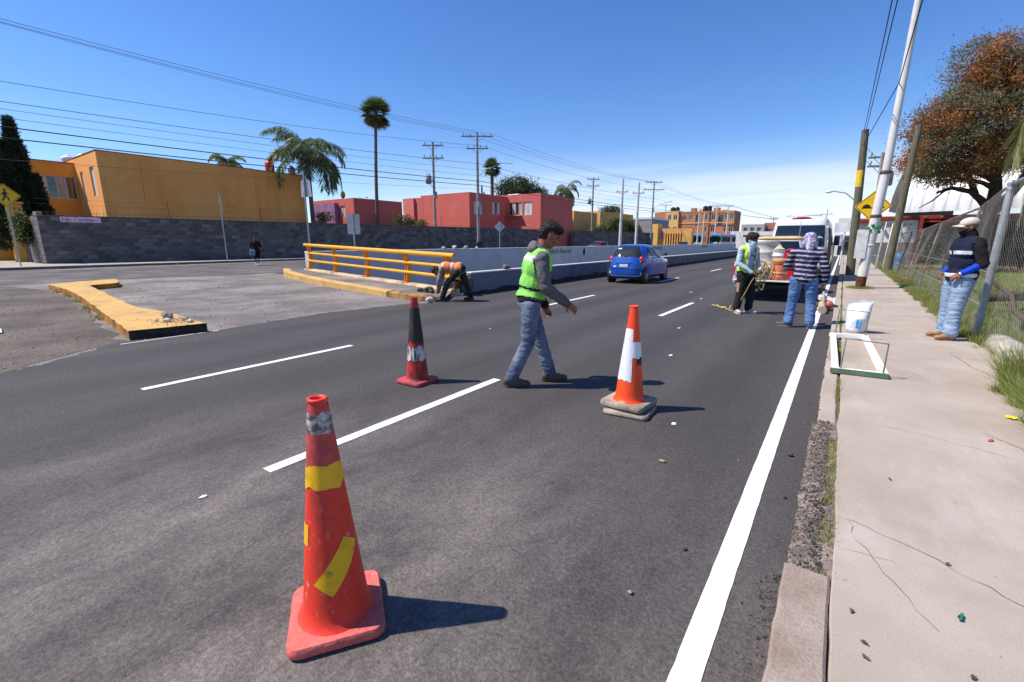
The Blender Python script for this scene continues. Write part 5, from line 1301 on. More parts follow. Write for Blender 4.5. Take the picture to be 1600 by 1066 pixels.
def limbs(parent, base, trunk_pts, r0, targets, m, seed, r_t=0.03, name='trunk', nb=8):
    rr = random.Random(seed); mb = MB(); pts = [Vector(p) for p in trunk_pts]; n = len(pts)
    dense = []
    for a, b in zip(pts[:-1], pts[1:]):
        for i in range(4): dense.append(a.lerp(b, i / 4))
    dense.append(pts[-1])
    dense = [p + Vector((rr.uniform(-1, 1), rr.uniform(-1, 1), 0)) * r0 * 0.12 for p in dense]
    rs = [r0 * (1 - 0.75 * i / (len(dense) - 1)) for i in range(len(dense))]; rs[0] *= 1.25
    mb.tube([tuple(p) for p in dense], rs, 10)
    for t_ in targets:
        t_ = Vector(t_); k = min(range(len(dense)), key=lambda i: (dense[i] - t_).length + (0.9 * abs(i - len(dense) * 0.6) / len(dense)) + max(0, dense[i].z - t_.z + 0.3) * 2)
        a = dense[k]; L_ = (t_ - a).length; path = []
        side = Vector((rr.uniform(-1, 1), rr.uniform(-1, 1), rr.uniform(0.0, 0.6))) * L_ * 0.10
        for i in range(6):
            q = i / 5; p = a.lerp(t_, q) + side * 4 * q * (1 - q) * 0.8 + Vector((0, 0, 0.10 * L_ * math.sin(math.pi * q))); path.append(tuple(p))
        ra = min(rs[k] * 0.6, 0.02 + 0.035 * L_); mb.tube(path, [ra + (r_t * 0.3 - ra) * i / 5 for i in range(6)], 6, caps=False)
    return mb.build(name, m, parent, True, fix=False)

M_bark = mat('bark', rgb(96, 80, 66), 0.95, col2=rgb(60, 50, 42), scale=5, bump=0.7, bscale=18, stretch=(3, 3, 0.6))
M_barkd = mat('dark_bark', rgb(62, 48, 42), 0.95, col2=rgb(38, 30, 28), scale=5, bump=0.7, bscale=18)
M_palmt = mat('palm_trunk', rgb(128, 106, 90), 0.95, col2=rgb(84, 68, 58), scale=3, bump=0.7, bscale=14, stretch=(1, 1, 4))
L_g1 = leafmat('leaf_green', (0.055, 0.085, 0.022), (0.035, 0.055, 0.016)); L_g2 = leafmat('leaf_light', (0.10, 0.135, 0.035), (0.065, 0.09, 0.025))
L_g3 = leafmat('leaf_dark', (0.022, 0.036, 0.014), (0.014, 0.024, 0.010), 0.15); L_cy = leafmat('cypress_leaf', (0.032, 0.052, 0.026), (0.02, 0.032, 0.018), 0.1)
L_pl = leafmat('palm_leaf', (0.12, 0.17, 0.06), (0.08, 0.12, 0.04), 0.3, 0.45); L_py = leafmat('palm_leaf_pale', (0.22, 0.24, 0.09), (0.15, 0.17, 0.06), 0.35, 0.45)
L_dead = leafmat('dead_palm_leaf', (0.17, 0.115, 0.06), (0.10, 0.065, 0.035), 0.2)

def tree(name, label, base, h_trunk, lobes, n_clump, per, clump_r, ln, wd, mats, wts, seed, r0=0.2, bark=None, group=None, cat='tree', nl=10, **kw):
    t = thing(name, label, cat, base, group=group)
    o, cl = clump_crown(t, lobes, n_clump, per, clump_r, ln, wd, mats, wts, seed, **kw)
    rr = random.Random(seed); tg = rr.sample([tuple(c) for c in cl], min(nl, len(cl)))
    top = Vector(lobes[0][0])
    limbs(t, base, [base, (base[0], base[1], base[2] + h_trunk * 0.5), tuple(Vector((base[0], base[1], base[2] + h_trunk)).lerp(top, 0.1)), tuple(top)], r0, tg, bark or M_bark, seed)
    return t

# --- cypress beside the orange house
cy = thing('cypress', 'dark green pointed cypress at the left edge before the orange house', 'tree', (-47.6, 7.2, 0))
rg = np.random.default_rng(3); V = []; F = []; nb_ = 0
for (cx_, cy_, zt_, rmax, n_) in ((-47.6, 7.35, 9.6, 1.15, 15000), (-47.2, 6.75, 8.0, 0.8, 7000), (-47.4, 6.2, 7.2, 0.9, 7000), (-47.0, 8.0, 5.9, 0.75, 6000)):
    t_ = rg.random(n_) ** 0.8; z = 0.8 + (zt_ - 0.8) * t_
    prof = rmax * np.clip(np.minimum((t_ + 0.12) * 4, 1.0), 0, 1) * np.clip(1 - t_, 0, 1) ** 0.85 * (1 + 0.25 * np.sin(t_ * 23) * np.sin(7 * t_))
    a = rg.random(n_) * 6.283; bump_ = 1 + 0.22 * np.sin(a * 5 + z * 2.3) + 0.15 * np.sin(a * 9 - z * 4)
    rad = prof * bump_ * np.sqrt(rg.uniform(0.35, 1.0, n_))
    c = np.stack([cx_ + rad * np.cos(a), cy_ + rad * np.sin(a), z], 1); d = np.stack([0.5 * np.cos(a), 0.5 * np.sin(a), np.full(n_, 1.0)], 1) + rg.normal(0, 0.35, (n_, 3))
    v_, f_ = leaf_quads(c, d, unit(rg, n_), rg.uniform(0.15, 0.55, n_), rg.uniform(0.05, 0.11, n_)); V.append(v_); F.append(f_ + nb_); nb_ += len(v_)
mesh_np('crown', np.concatenate(V), np.concatenate(F), [L_cy, L_g3], cy, (rg.random(nb_ // 4) < 0.25).astype(int), world=True)
MB().cyl((-47.6, 7.2, 0), (-47.6, 7.3, 6.0), 0.22, 0.08, 10).build('trunk', M_barkd, cy, True)

# --- palms
def fan_palm(name, label, base, h, r_crown, seed, lean=(0, 0), nf=34, r0=0.24, r1=0.15, skirt=True, group=None):
    t = thing(name, label, 'palm tree', base, group=group); rg = np.random.default_rng(seed); rr = random.Random(seed)
    pts = []; rs = []; n = 40
    for i in range(n + 1):
        q = i / n; pts.append((lean[0] * q * q, lean[1] * q * q, h * q)); rs.append((r0 + (r1 - r0) * q ** 0.6) * (1 + 0.06 * (i % 2)))
    MB().tube(pts, rs, 12).build('trunk', M_palmt, t)
    top = np.array([lean[0], lean[1], h]); V = []; F = []; mi = []; nb = 0
    # leaf-base boots that make the trunk shaggy
    sb = MB()
    for i in range(150):
        z = h * rr.uniform(0.05, 0.99); a = rr.random() * 6.28; q = z / h; c = Vector((lean[0] * q * q, lean[1] * q * q, z)); d = Vector((math.cos(a), math.sin(a), 0)); rad = r0 + (r1 - r0) * q ** 0.6
        sb.add([tuple(c + d * rad * 0.9 + Vector((-d.y, d.x, 0)) * 0.05), tuple(c + d * rad * 0.9 - Vector((-d.y, d.x, 0)) * 0.05), tuple(c + d * (rad + 0.07) + Vector((0, 0, 0.12)))], [(0, 1, 2)])
    sb.build('leaf_bases', M_palmt, t, fix=False)
    for k in range(nf):
        el = R(rr.uniform(-55, 82)); az = rr.random() * 6.28; d = np.array([math.cos(el) * math.cos(az), math.cos(el) * math.sin(az), math.sin(el)])
        pet = r_crown * 0.45; c0 = top + d * pet; side = np.cross(d, [0, 0, 1.0]); side /= np.linalg.norm(side) + 1e-9; up = np.cross(side, d)
        ns = 22; ang = np.linspace(-1.9, 1.9, ns); ln = r_crown * 0.62 * (0.72 + 0.28 * np.cos(ang * 0.7)) * rr.uniform(0.8, 1.1)
        dd = d[None] * np.cos(ang)[:, None] + side[None] * np.sin(ang)[:, None] + up[None] * 0.12 * np.abs(np.sin(ang))[:, None]; dd[:, 2] -= 0.22
        v_, f_ = leaf_quads(np.repeat(c0[None], ns, 0), dd, np.repeat(up[None], ns, 0) + rg.normal(0, 0.2, (ns, 3)), ln, np.full(ns, r_crown * 0.085))
        V.append(v_); F.append(f_ + nb); nb += len(v_); mi += [2 if el < R(-38) else (1 if rr.random() < 0.3 else 0)] * ns
        s_ = side * 0.02; v_ = np.array([top - s_, top + s_, c0 + s_, c0 - s_]); V.append(v_); F.append(np.array([[0, 1, 2, 3]]) + nb); nb += 4; mi.append(2)
    mesh_np('crown', np.concatenate(V), np.concatenate(F), [L_pl, L_py, L_dead], t, np.array(mi))
    return t
fan_palm('fan_palm', 'very tall slender fan palm rising above the red houses', (-44, 35.0, 0), 15.3, 1.9, 11, (0.2, 0.55), nf=56)
fan_palm('fan_palm', 'shorter fan palm behind the red house right of the utility pole', (-55, 70.7, 0), 14.9, 2.0, 12, (0, 0), r0=0.34, r1=0.3, nf=48)

def feather_palm(name, label, base, h, fl, nf, seed, r0=0.2, el_rng=(-10, 80), leaf_m=(0, 1), droop=1.0, az_rng=(0, 6.283), mats=None, lw=0.035, nl=46, trunk=True, group=None, lf=0.3):
    t = thing(name, label, 'palm tree', base, group=group); rr = random.Random(seed); rg = np.random.default_rng(seed)
    MB().tube([(0, 0, h * q / 16) for q in range(17)], [r0 * (1.15 - 0.3 * q / 16) * (1 + 0.04 * (q % 2)) for q in range(17)], 12).build('trunk', M_palmt, t)
    top = np.array([0, 0, h]); V = []; F = []; mi = []; nb = 0; ra = MB()
    for k in range(nf):
        az = az_rng[0] + (az_rng[1] - az_rng[0]) * (k + rr.uniform(-0.35, 0.35)) / nf; el = R(rr.uniform(*el_rng)); L_ = fl * rr.uniform(0.8, 1.1)
        d = np.array([math.cos(az), math.sin(az), 0]); n_ = 24; P = []; p = top.copy(); e_ = el
        for i in range(n_ + 1):
            P.append(p.copy()); p = p + (d * math.cos(e_) + np.array([0, 0, math.sin(e_)])) * L_ / n_
            e_ -= droop * (0.05 + 0.075 * i / n_) * (1 + 0.3 * math.cos(el)); e_ = max(e_, R(-86))
        P = np.array(P); ra.tube([tuple(q) for q in P[::3]], [0.035 * (1 - 0.8 * i / (n_ / 3)) + 0.004 for i in range(len(P[::3]))], 5, caps=False)
        side = np.array([-d[1], d[0], 0])
        idx = np.linspace(0.14, 0.995, nl) * n_; i0 = np.minimum(idx.astype(int), n_ - 1); fr = (idx - i0)[:, None]; B = P[i0] * (1 - fr) + P[i0 + 1] * fr; T = P[i0 + 1] - P[i0]; T /= np.linalg.norm(T, axis=1, keepdims=True)
        for s in (-1, 1):
            q = idx / n_; ln = lf * fl * (0.45 + 0.55 * np.sin(np.pi * np.clip(q * 0.9 + 0.08, 0, 1))) * rg.uniform(0.8, 1.15, nl)
            dd = T * 0.55 + side[None] * s * rg.uniform(0.5, 1.0, nl)[:, None] + np.array([0, 0, -0.75])[None] * rg.uniform(0.5, 1.25, nl)[:, None]
            v_, f_ = leaf_quads(B, dd, np.repeat([[0, 0, 1.0]], nl, 0) + rg.normal(0, 0.45, (nl, 3)), ln, np.full(nl, lw) * rg.uniform(0.8, 1.3, nl)); V.append(v_); F.append(f_ + nb); nb += len(v_)
            mi += list(np.where(rg.random(nl) < 0.3, leaf_m[1], leaf_m[0]))
    mesh_np('crown', np.concatenate(V), np.concatenate(F), mats or [L_pl, L_py], t, np.array(mi)); ra.build('rachis', mats[0] if mats else L_py, t, fix=False)
    return t
feather_palm('queen_palm', 'big drooping queen palm behind the end of the orange house', (-44.6, 27.4, 0), 9.7, 5.0, 26, 21, el_rng=(5, 85), droop=0.98, nl=80, lw=0.07)
feather_palm('queen_palm', 'palm top showing above the middle of the orange house roof', (-60, 26.7, 0), 10.4, 2.6, 18, 22, el_rng=(0, 80), droop=1.1, lw=0.06, leaf_m=(1, 0))
feather_palm('queen_palm', 'queen palm right of the red house with a hanging dead frond', (-50, 90.3, 0), 12.4, 4.3, 18, 23, el_rng=(-30, 82), droop=1.15, nl=50, lw=0.10, leaf_m=(1, 0))
feather_palm('palm_tree', 'yellow-green palm fronds hanging in at the right edge above the fence', (2.72, 9.4, 0), 3.45, 1.85, 17, 24, r0=0.16, el_rng=(-20, 60), droop=1.15, nl=90, lw=0.024, mats=[L_py, leafmat('palm_leaf_yellow', (0.24, 0.21, 0.07), (0.15, 0.13, 0.05), 0.4)], lf=0.34)

# --- trees behind the houses
tree('broad_tree', 'round dark green tree behind the roof of the red house', (-50, 73.2, 0), 8, [((-50, 73, 11.0), (3.6, 5.4, 2.2)), ((-50, 70, 10.3), (2.5, 3.2, 1.8)), ((-50, 77, 10.3), (2.5, 3.2, 1.8))], 260, 60, 1.0, 0.32, 0.17, [L_g1, L_g2, L_g3], (4, 3, 3), 31)
tree('broad_tree', 'dense round green tree in front of the ochre house by the white poles', (-36.2, 88, 0), 2.5, [((-36.2, 86.5, 4.0), (2.4, 5.0, 1.8)), ((-36.2, 91.0, 3.9), (2.2, 4.0, 1.6))], 260, 60, 0.8, 0.3, 0.16, [L_g1, L_g2, L_g3], (4, 3, 3), 32)
tree('broad_tree', 'small far tree above the ochre house roof', (-52, 118, 0), 7, [((-52, 118, 9.2), (3.5, 4.5, 1.6))], 90, 45, 1.0, 0.3, 0.2, [L_g1, L_g3], (1, 1), 33)
tree('broad_tree', 'tree top peeping over the first red house roof', (-54, 40.5, 0), 5, [((-54, 41.5, 6.3), (1.6, 2.2, 0.9))], 60, 40, 0.6, 0.22, 0.12, [L_g1, L_g2], (1, 1), 34)
tree('shrub', 'tall bush with yellow-green leaves beside the tall palm trunk', (-41.6, 37.4, 0), 2.2, [((-41.6, 36.9, 3.7), (0.8, 1.5, 0.8)), ((-41.6, 39.3, 3.5), (0.7, 1.3, 0.7))], 70, 30, 0.45, 0.22, 0.12, [L_g2, L_py, L_g1], (3, 2, 2), 35, r0=0.07, cat='bush')
tree('shrub', 'yellow-flowering bush by the red doorway of the first red house', (-44.0, 27.9, 0), 2.2, [((-44.0, 28.3, 3.8), (0.6, 1.1, 0.7))], 36, 26, 0.4, 0.18, 0.1, [L_g2, L_py], (2, 2), 36, r0=0.05, cat='bush')
tree('shrub', 'bush in front of the ochre house corner by the transformer pole', (-37.2, 80, 0), 2.4, [((-37.2, 80.3, 3.2), (0.9, 2.2, 1.1))], 60, 30, 0.5, 0.25, 0.14, [L_g2, L_g1], (2, 2), 37, r0=0.07, cat='bush')
ca = thing('cactus', 'tall dark column cactus behind the red house right of the utility pole', 'cactus', (-50, 61.5, 0))
for dx, dy, h_ in ((0, 0, 10.4), (0, 0.55, 9.4), (0, -0.7, 9.2)):
    MB().cyl((dx, dy, 0), (dx, dy, h_), 0.22, 0.13, 10).sphere((dx, dy, h_), (0.13, 0.13, 0.25), 10, 6).build('stem', L_g3, ca)
# creeper over the wall corner, left
vn = thing('creeper', 'green creeper spilling over the corner of the block wall', 'creeper', (-44.0, 6.4, 1.8))
clump_crown(vn, [((-43.9, 6.35, 2.6), (1.0, 0.35, 0.75)), ((-43.5, 6.35, 1.9), (0.5, 0.28, 0.6))], 120, 34, 0.35, 0.16, 0.10, [L_g2, L_py, L_g1], (4, 2, 2), 38, name='leaves', droop=0.5)
MB().tube([(-44.3, 6.55, 0.13), (-44.2, 6.5, 1.2), (-43.9, 6.45, 2.2), (-43.6, 6.4, 2.9)], [0.04, 0.03, 0.02, 0.01], 6).build('stem', M_bark, vn, True)

# --- the orange-flowered tree inside the fence
L_o1 = leafmat('orange_blossom', (0.52, 0.19, 0.045), (0.38, 0.12, 0.03), 0.3); L_o2 = leafmat('rust_blossom', (0.32, 0.15, 0.055), (0.21, 0.095, 0.04), 0.3)
L_ol = leafmat('olive_leaf', (0.20, 0.20, 0.085), (0.13, 0.135, 0.06), 0.3); L_gr = leafmat('grey_leaf', (0.22, 0.21, 0.14), (0.14, 0.135, 0.09), 0.3); L_br = leafmat('brown_twig', (0.045, 0.034, 0.026), (0.03, 0.022, 0.018), 0.05)
ft = thing('flowering_tree', 'big tree with orange blossom and dark limbs behind the fence', 'tree', (4.45, 24.5, 0))
lob = [((3.9, 24.2, 6.2), (1.6, 2.2, 1.7)), ((2.45, 23.6, 5.5), (1.15, 1.7, 1.2)), ((1.95, 23.4, 4.5), (0.75, 1.3, 0.75)), ((3.2, 24.3, 7.6), (1.0, 1.6, 0.95)), ((4.9, 24.6, 7.6), (1.5, 2.0, 1.0)), ((5.6, 25, 6.0), (1.5, 2.0, 1.6)), ((2.9, 24.0, 4.1), (1.0, 1.3, 0.7)), ((4.2, 24.2, 4.6), (1.2, 1.4, 0.8)), ((5.4, 25, 8.3), (0.8, 1.0, 0.6)), ((6.6, 25.4, 7.2), (1.4, 1.8, 1.4)), ((6.2, 25.2, 4.6), (1.2, 1.6, 1.0))]
def bloom(p, w, rg_):
    w = w.copy(); k = mnoise.noise(Vector((p[0] * 1.1, p[1] * 0.6, p[2] * 1.2)))
    if k > 0.05: w[0] *= 4.0; w[1] *= 3.0
    elif k < -0.12: w[2] *= 2.5; w[3] *= 3.0; w[0] *= 0.25
    return w
oc, cl = clump_crown(ft, lob, 2000, 84, 0.38, 0.095, 0.034, [L_o1, L_o2, L_ol, L_gr, L_br], (2.8, 1.5, 4.8, 3.2, 0.4), 41, shell=0.5, flowers=bloom)
rr = random.Random(8); tg = [tuple(c) for c in rr.sample(cl, 110)]
limbs(ft, None, [(4.45, 24.5, -0.1), (4.4, 24.45, 1.4), (4.25, 24.35, 2.6), (4.2, 24.3, 3.6), (4.05, 24.2, 4.8), (4.0, 24.2, 6.2), (3.9, 24.2, 7.6)], 0.27, tg, M_barkd, 5, name='trunk')
lb = MB()
for pth, ra in (([(4.3, 24.4, 2.5), (3.9, 24.2, 3.0), (3.55, 24.0, 3.3), (3.0, 23.9, 3.45), (2.6, 23.8, 3.3)], 0.15), ([(4.35, 24.4, 2.6), (4.8, 24.5, 3.4), (5.2, 24.7, 4.4), (5.5, 24.9, 5.6), (5.6, 25, 7)], 0.17), ([(3.7, 24.1, 3.2), (3.4, 24.0, 3.9), (2.9, 23.8, 4.6), (2.5, 23.6, 5.4)], 0.11), ([(2.9, 23.9, 3.45), (2.5, 23.7, 3.0), (2.15, 23.6, 2.75)], 0.04), ([(4.2, 24.3, 4.0), (4.6, 24.4, 5.2), (4.9, 24.5, 6.6), (5.0, 24.5, 8.1)], 0.12)):
    lb.tube(pth, [ra * (1 - 0.7 * i / (len(pth) - 1)) for i in range(len(pth))], 8)
lb.build('limb', M_barkd, ft, True, fix=False)
tw = MB()
for i in range(170):
    c = Vector(rr.choice(cl)); d = Vector((rr.uniform(-1, 0.6), rr.uniform(-0.6, 0.6), rr.uniform(-0.7, 1))).normalized() * rr.uniform(0.3, 0.9)
    tw.tube([tuple(c - d * 0.5), tuple(c + Vector((rr.uniform(-.06, .06), 0, rr.uniform(-.06, .06)))), tuple(c + d * 0.6)], [0.014, 0.009, 0.003], 4, caps=False)
tw.build('twigs', M_barkd, ft, True, fix=False)['kind'] = 'stuff'
ft.location = (6.05, 33.3, -0.54); ft.scale = (1.36, 1.36, 1.36)        # full-grown size, well inside the yard

# --- grass
L_gs = leafmat('grass_blade', (0.25, 0.31, 0.065), (0.17, 0.225, 0.045), 0.35, scale=2.0); L_gd = leafmat('dry_grass', (0.42, 0.38, 0.15), (0.31, 0.27, 0.11), 0.35, scale=2.0)
def grass(name, label, n, fn, h0, h1, wd, seed, dry=0.25, zfn=0.0):
    rg = np.random.default_rng(seed); P = fn(rg, n); n = len(P); h = rg.uniform(h0, h1, n)
    if P.shape[1] > 3: h = h * P[:, 3]; 
    P = P[:, :3]; d = rg.normal(0, 0.42, (n, 3)); d[:, 2] = 1
    a = rg.random(n) * 6.283; s = np.stack([np.cos(a), np.sin(a), np.zeros(n)], 1) * (wd * rg.uniform(0.6, 1.4, n))[:, None]
    tip = P + d * h[:, None]; mid = P + d * h[:, None] * 0.5 * [0.7, 0.7, 1.1]
    V = np.stack([P - s, P + s, mid + s * 0.7, tip, mid - s * 0.7], 1).reshape(-1, 3)
    b = np.arange(n)[:, None] * 5; F3 = np.concatenate([b + [0, 1, 2], b + [0, 2, 4], b + [4, 2, 3]])
    k = (rg.random(n) < dry).astype(int)
    o = mesh_np(name, V, F3, [L_gs, L_gd], None, np.concatenate([k, k, k])); return tag(o, label, 'grass', kind='stuff')
lawn_m = mat('lawn', (0.135, 0.165, 0.045), 0.95, col2=(0.20, 0.19, 0.085), scale=1.3, bump=0.8, bscale=30, fine=0.3, fscale=40)
flat('lawn', [(1.45, 4.0), (20, 4.0), (20, 41.0), (1.75, 41.0), (1.68, 9.2), (1.6, 7.0)], -0.012, lawn_m, kind='structure')
def strip(rg, n):
    y = 4.5 + (40 - 4.5) * rg.random(n) ** 2.0; e = np.interp(y, [-5, 3.0, 4.8, 6.4, 7.2, 8.6, 9.2, 14, 28, 60], [2.3, 2.3, 1.42, 1.50, 1.72, 1.74, 1.66, 1.72, 1.78, 1.8])
    x = e + np.abs(rg.normal(0, 0.22, n)) - 0.06 + 0.05 * np.sin(y * 5) + 0.05 * np.sin(y * 13 + 1)
    bare = (y > 6.85) & (y < 9.0) & (x < 2.02) & (rg.random(n) < 0.93)
    hh = 0.6 + 0.8 * rg.random(n); hh *= np.where((np.sin(y * 3.1) + np.sin(y * 7.7 + 2)) > 0.2, 1.6, 1.0); hh = np.where((y < 6.7) & (x > 1.45), hh * 1.7, hh)
    P = np.stack([x, y, np.full(n, 0.04), hh], 1); return P[~bare]
grass('verge_grass', 'tufts of yellow-green grass along the pavement under the fence', 90000, strip, 0.05, 0.16, 0.0036, 51, 0.34)
def field(rg, n):
    y = 7.0 + 33 * rg.random(n) ** 1.7; x = 1.95 + 10 * rg.random(n) ** 1.4
    return np.stack([x, y, np.full(n, -0.03), np.full(n, 1.0)], 1)
grass('field_grass', 'mown green grass of the ground behind the chain-link fence', 120000, field, 0.05, 0.13, 0.006, 52, 0.16)
def joint(rg, n):
    y = rg.uniform(2.0, 22, n); ok = (np.sin(y * 2.6 + 0.5) + 0.6 * np.sin(y * 6.1) > 0.15) | ((y > 2.5) & (y < 3.9)); x = 0.133 + rg.normal(0, 0.013, n)
    near = (y < 4.2); x = np.where(near, x - 0.012 + rg.normal(0, 0.022, n), x); ok &= ~((y > 2.2) & (y < 2.42)) & ~((y > 2.72) & (y < 2.85)) | (y < 2.15) & (y > 2.05)
    return np.stack([x, y, np.full(n, 0.075), np.where(near, 0.62, 0.6)], 1)[ok]
grass('joint_grass', 'low grass growing in the joint between kerb and pavement', 16000, joint, 0.02, 0.07, 0.0022, 53, 0.42)
def ring(rg, n):
    a = rg.random(n) * 6.283; r_ = rg.uniform(0.1, 0.36, n); return np.stack([0.57 + r_ * np.cos(a), 17.75 + r_ * np.sin(a) * 1.2, np.full(n, 0.09), np.full(n, 1.0)], 1)
grass('pole_grass', 'ring of green grass round the foot of the white pole', 1500, ring, 0.03, 0.09, 0.004, 54, 0.2)
def isl_g(rg, n):
    t_ = rg.random(n); k = (np.sin(t_ * 31) > 0.3); x = -19.8 + 9 * t_; y = np.interp(x, [-20.75, -18.3, -15.4, -12.7, -10.4], [3.3, 3.27, 3.0, 2.67, 2.38]) - np.abs(rg.normal(0, 0.05, n)) - 0.02
    return np.stack([x, y, np.full(n, -0.01), np.full(n, 1.0)], 1)[k]
grass('island_weeds', 'weeds growing along the side of the yellow island', 700, isl_g, 0.04, 0.14, 0.006, 55, 0.4)
# ================================================================= traffic cones
M_coneA = mat('cone_red', rgb(222, 56, 36), 0.55, col2=rgb(196, 50, 40), scale=4, lo=0.5, hi=0.8, fine=0.08, fscale=60, bump=0.08, bscale=30, spec=0.45)
M_coneAf = mat('cone_faded_red', rgb(196, 74, 66), 0.6, col2=rgb(150, 60, 58), scale=8, lo=0.42, hi=0.7, fine=0.12, fscale=50)
M_base = mat('cone_base_pink', rgb(216, 104, 94), 0.65, col2=rgb(168, 84, 80), scale=7, lo=0.5, hi=0.75, fine=0.18, fscale=60, bump=0.2, bscale=40)
M_ytape = mat('yellow_tape', rgb(236, 178, 12), 0.4, col2=rgb(170, 120, 20), scale=9, lo=0.55, hi=0.78, fine=0.06, spec=0.6)
M_stape = mat('silver_tape', (0.46, 0.44, 0.43), 0.5, col2=(0.08, 0.06, 0.055), scale=22, lo=0.44, hi=0.58, fine=0.1, spec=0.6)
M_coneB = mat('cone_dirty_red', rgb(186, 48, 42), 0.6, col2=rgb(72, 30, 28), scale=7, lo=0.42, hi=0.62, fine=0.15, fscale=50)
M_soot = mat('sooty_rubber', (0.022, 0.019, 0.020), 0.65, col2=(0.16, 0.035, 0.03), scale=8, lo=0.55, hi=0.75, fine=0.2)
M_btape = mat('grubby_tape', (0.58, 0.56, 0.54), 0.6, col2=(0.06, 0.045, 0.04), scale=22, lo=0.44, hi=0.58, stretch=(2.5, 2.5, 0.35))
M_baseB = mat('cone_base_rose', rgb(196, 78, 84), 0.7, col2=rgb(150, 62, 68), scale=6, fine=0.15)
M_coneC = mat('cone_orange', rgb(246, 78, 26), 0.45, col2=rgb(226, 66, 24), scale=4, fine=0.04, spec=0.45)
M_ctape = mat('white_sleeve', (0.76, 0.76, 0.78), 0.4, col2=(0.55, 0.50, 0.48), scale=16, lo=0.58, hi=0.7, spec=0.5)
M_baseC = mat('cone_base_grey', rgb(176, 162, 142), 0.8, col2=rgb(116, 106, 94), scale=5, fine=0.2, bump=0.3, bscale=30)

for m_ in (M_coneA, M_coneAf, M_base): overlay(m_, (0.10, 0.05, 0.04), 0.6, 9, (1, 1, 0.35), 0.58, 0.76, seed=2.0); overlay(m_, (0.62, 0.42, 0.38), 0.5, 26, (1, 1, 0.5), 0.62, 0.70, seed=5.0)
overlay(M_ytape, (0.10, 0.07, 0.03), 0.7, 16, (1, 1, 1), 0.58, 0.72, seed=1.0)
for m_ in (M_coneC, M_ctape, M_baseC): overlay(m_, (0.16, 0.10, 0.07), 0.55, 12, (1, 1, 0.5), 0.60, 0.76, seed=4.0)

def traffic_cone(label, loc, rz, H, rb, rt, bm_, basem, side, bh, tapes, double=False, tiltdeg=0):
    t = thing('traffic_cone', label, 'cone', loc, rz, 'traffic cones on the road')
    def base(z0, z1, s, name, ang=0.0, off=(0, 0)):
        poly = rrect(s / 2, s / 2, 0.045, 5); ca, sa = math.cos(ang), math.sin(ang)
        poly = [(x * ca - y * sa + off[0], x * sa + y * ca + off[1]) for x, y in poly]; n = len(poly); mb = MB()
        rings = [(0.97, z0), (1.0, z0 + 0.008), (1.0, z1 - 0.012), (0.965, z1)]
        vs = [(x * k, y * k, z) for k, z in rings for x, y in poly]
        fs = [(j * n + i, j * n + (i + 1) % n, (j + 1) * n + (i + 1) % n, (j + 1) * n + i) for j in range(3) for i in range(n)]
        mb.add(vs, fs, 0, True); mb.add(vs[:n], [tuple(reversed(range(n)))]); mb.add(vs[-n:], [tuple(range(n))])
        return mb.build(name, basem, t)
    z0 = 0.0
    if double:
        base(0.002, 0.038, side, 'lower_base', 0.16, (0.03, -0.03)); z0 = 0.05
    base(z0 + 0.002, z0 + bh, side, 'base')
    prof = [(rb + 0.028, z0 + bh - 0.004), (rb + 0.012, z0 + bh + 0.008), (rb, z0 + bh + 0.03)]
    m = 24
    for i in range(1, m + 1):
        q = i / m; prof.append((rb + (rt - rb) * q, z0 + bh + 0.03 + (H - z0 - bh - 0.03) * q))
    R_at = lambda z: rb + (rt - rb) * (z - (z0 + bh + 0.03)) / (H - z0 - bh - 0.03)
    mb = MB(); mb.lathe(prof, 40, capb=False, capt=False)
    # rolled lip and open top
    mb.lathe([(rt, H - 0.001), (rt + 0.004, H + 0.006), (rt + 0.003, H + 0.014), (rt - 0.007, H + 0.015), (rt - 0.011, H + 0.004), (rt - 0.012, H - 0.16)], 40, capb=False, capt=True)
    body = mb.build('cone_body', bm_, t, fix=False)
    face = math.atan2(-loc[1], -loc[0]) - rz        # bearing of the photographer's side
    for (nm, m_, za, zb, a0, a1, slant, seed, jz) in tapes:
        if jz is None:      # a straight strip stuck on aslant: centre height, width, bearing, length, angle
            zc, wd_, ac, ln_, al = za, zb, a0, a1, R(slant); r0_ = R_at(zc); mb = MB()
            def strip_pt(u, v):
                p, q = (u - 0.5) * ln_, (v - 0.5) * wd_; ds = p * math.cos(al) - q * math.sin(al); zz = zc + p * math.sin(al) + q * math.cos(al); a = face + R(ac) + ds / r0_; r_ = R_at(zz) + 0.002
                return (r_ * math.cos(a), r_ * math.sin(a), zz)
            mb.grid(strip_pt, 14, 5); mb.build(nm, m_, body, fix=False); continue
        rr = random.Random(seed); off = 0.0016 + 0.0004 * (seed % 4); mb = MB(); nu = max(6, int(abs(a1 - a0) / 4)); nv = 5
        je = np.convolve([rr.uniform(-jz, jz) * 1.6 for _ in range(nu + 5)], [0.2, 0.3, 0.3, 0.2], 'valid')[:nu + 1]; jb = np.convolve([rr.uniform(-jz, jz) * 1.6 for _ in range(nu + 5)], [0.2, 0.3, 0.3, 0.2], 'valid')[:nu + 1]
        if len(je) < nu + 1: je = np.resize(je, nu + 1); jb = np.resize(jb, nu + 1)
        def fn(u, v):
            i = min(nu, int(round(u * nu))); zz = za + jb[i] + (zb + je[i] - za - jb[i]) * v + slant * (u - 0.5)
            a = face + R(a0 + (a1 - a0) * u); r_ = R_at(zz) + off
            return (r_ * math.cos(a), r_ * math.sin(a), zz)
        mb.grid(fn, nu, nv); mb.build(nm, m_, body, fix=False)
    return t
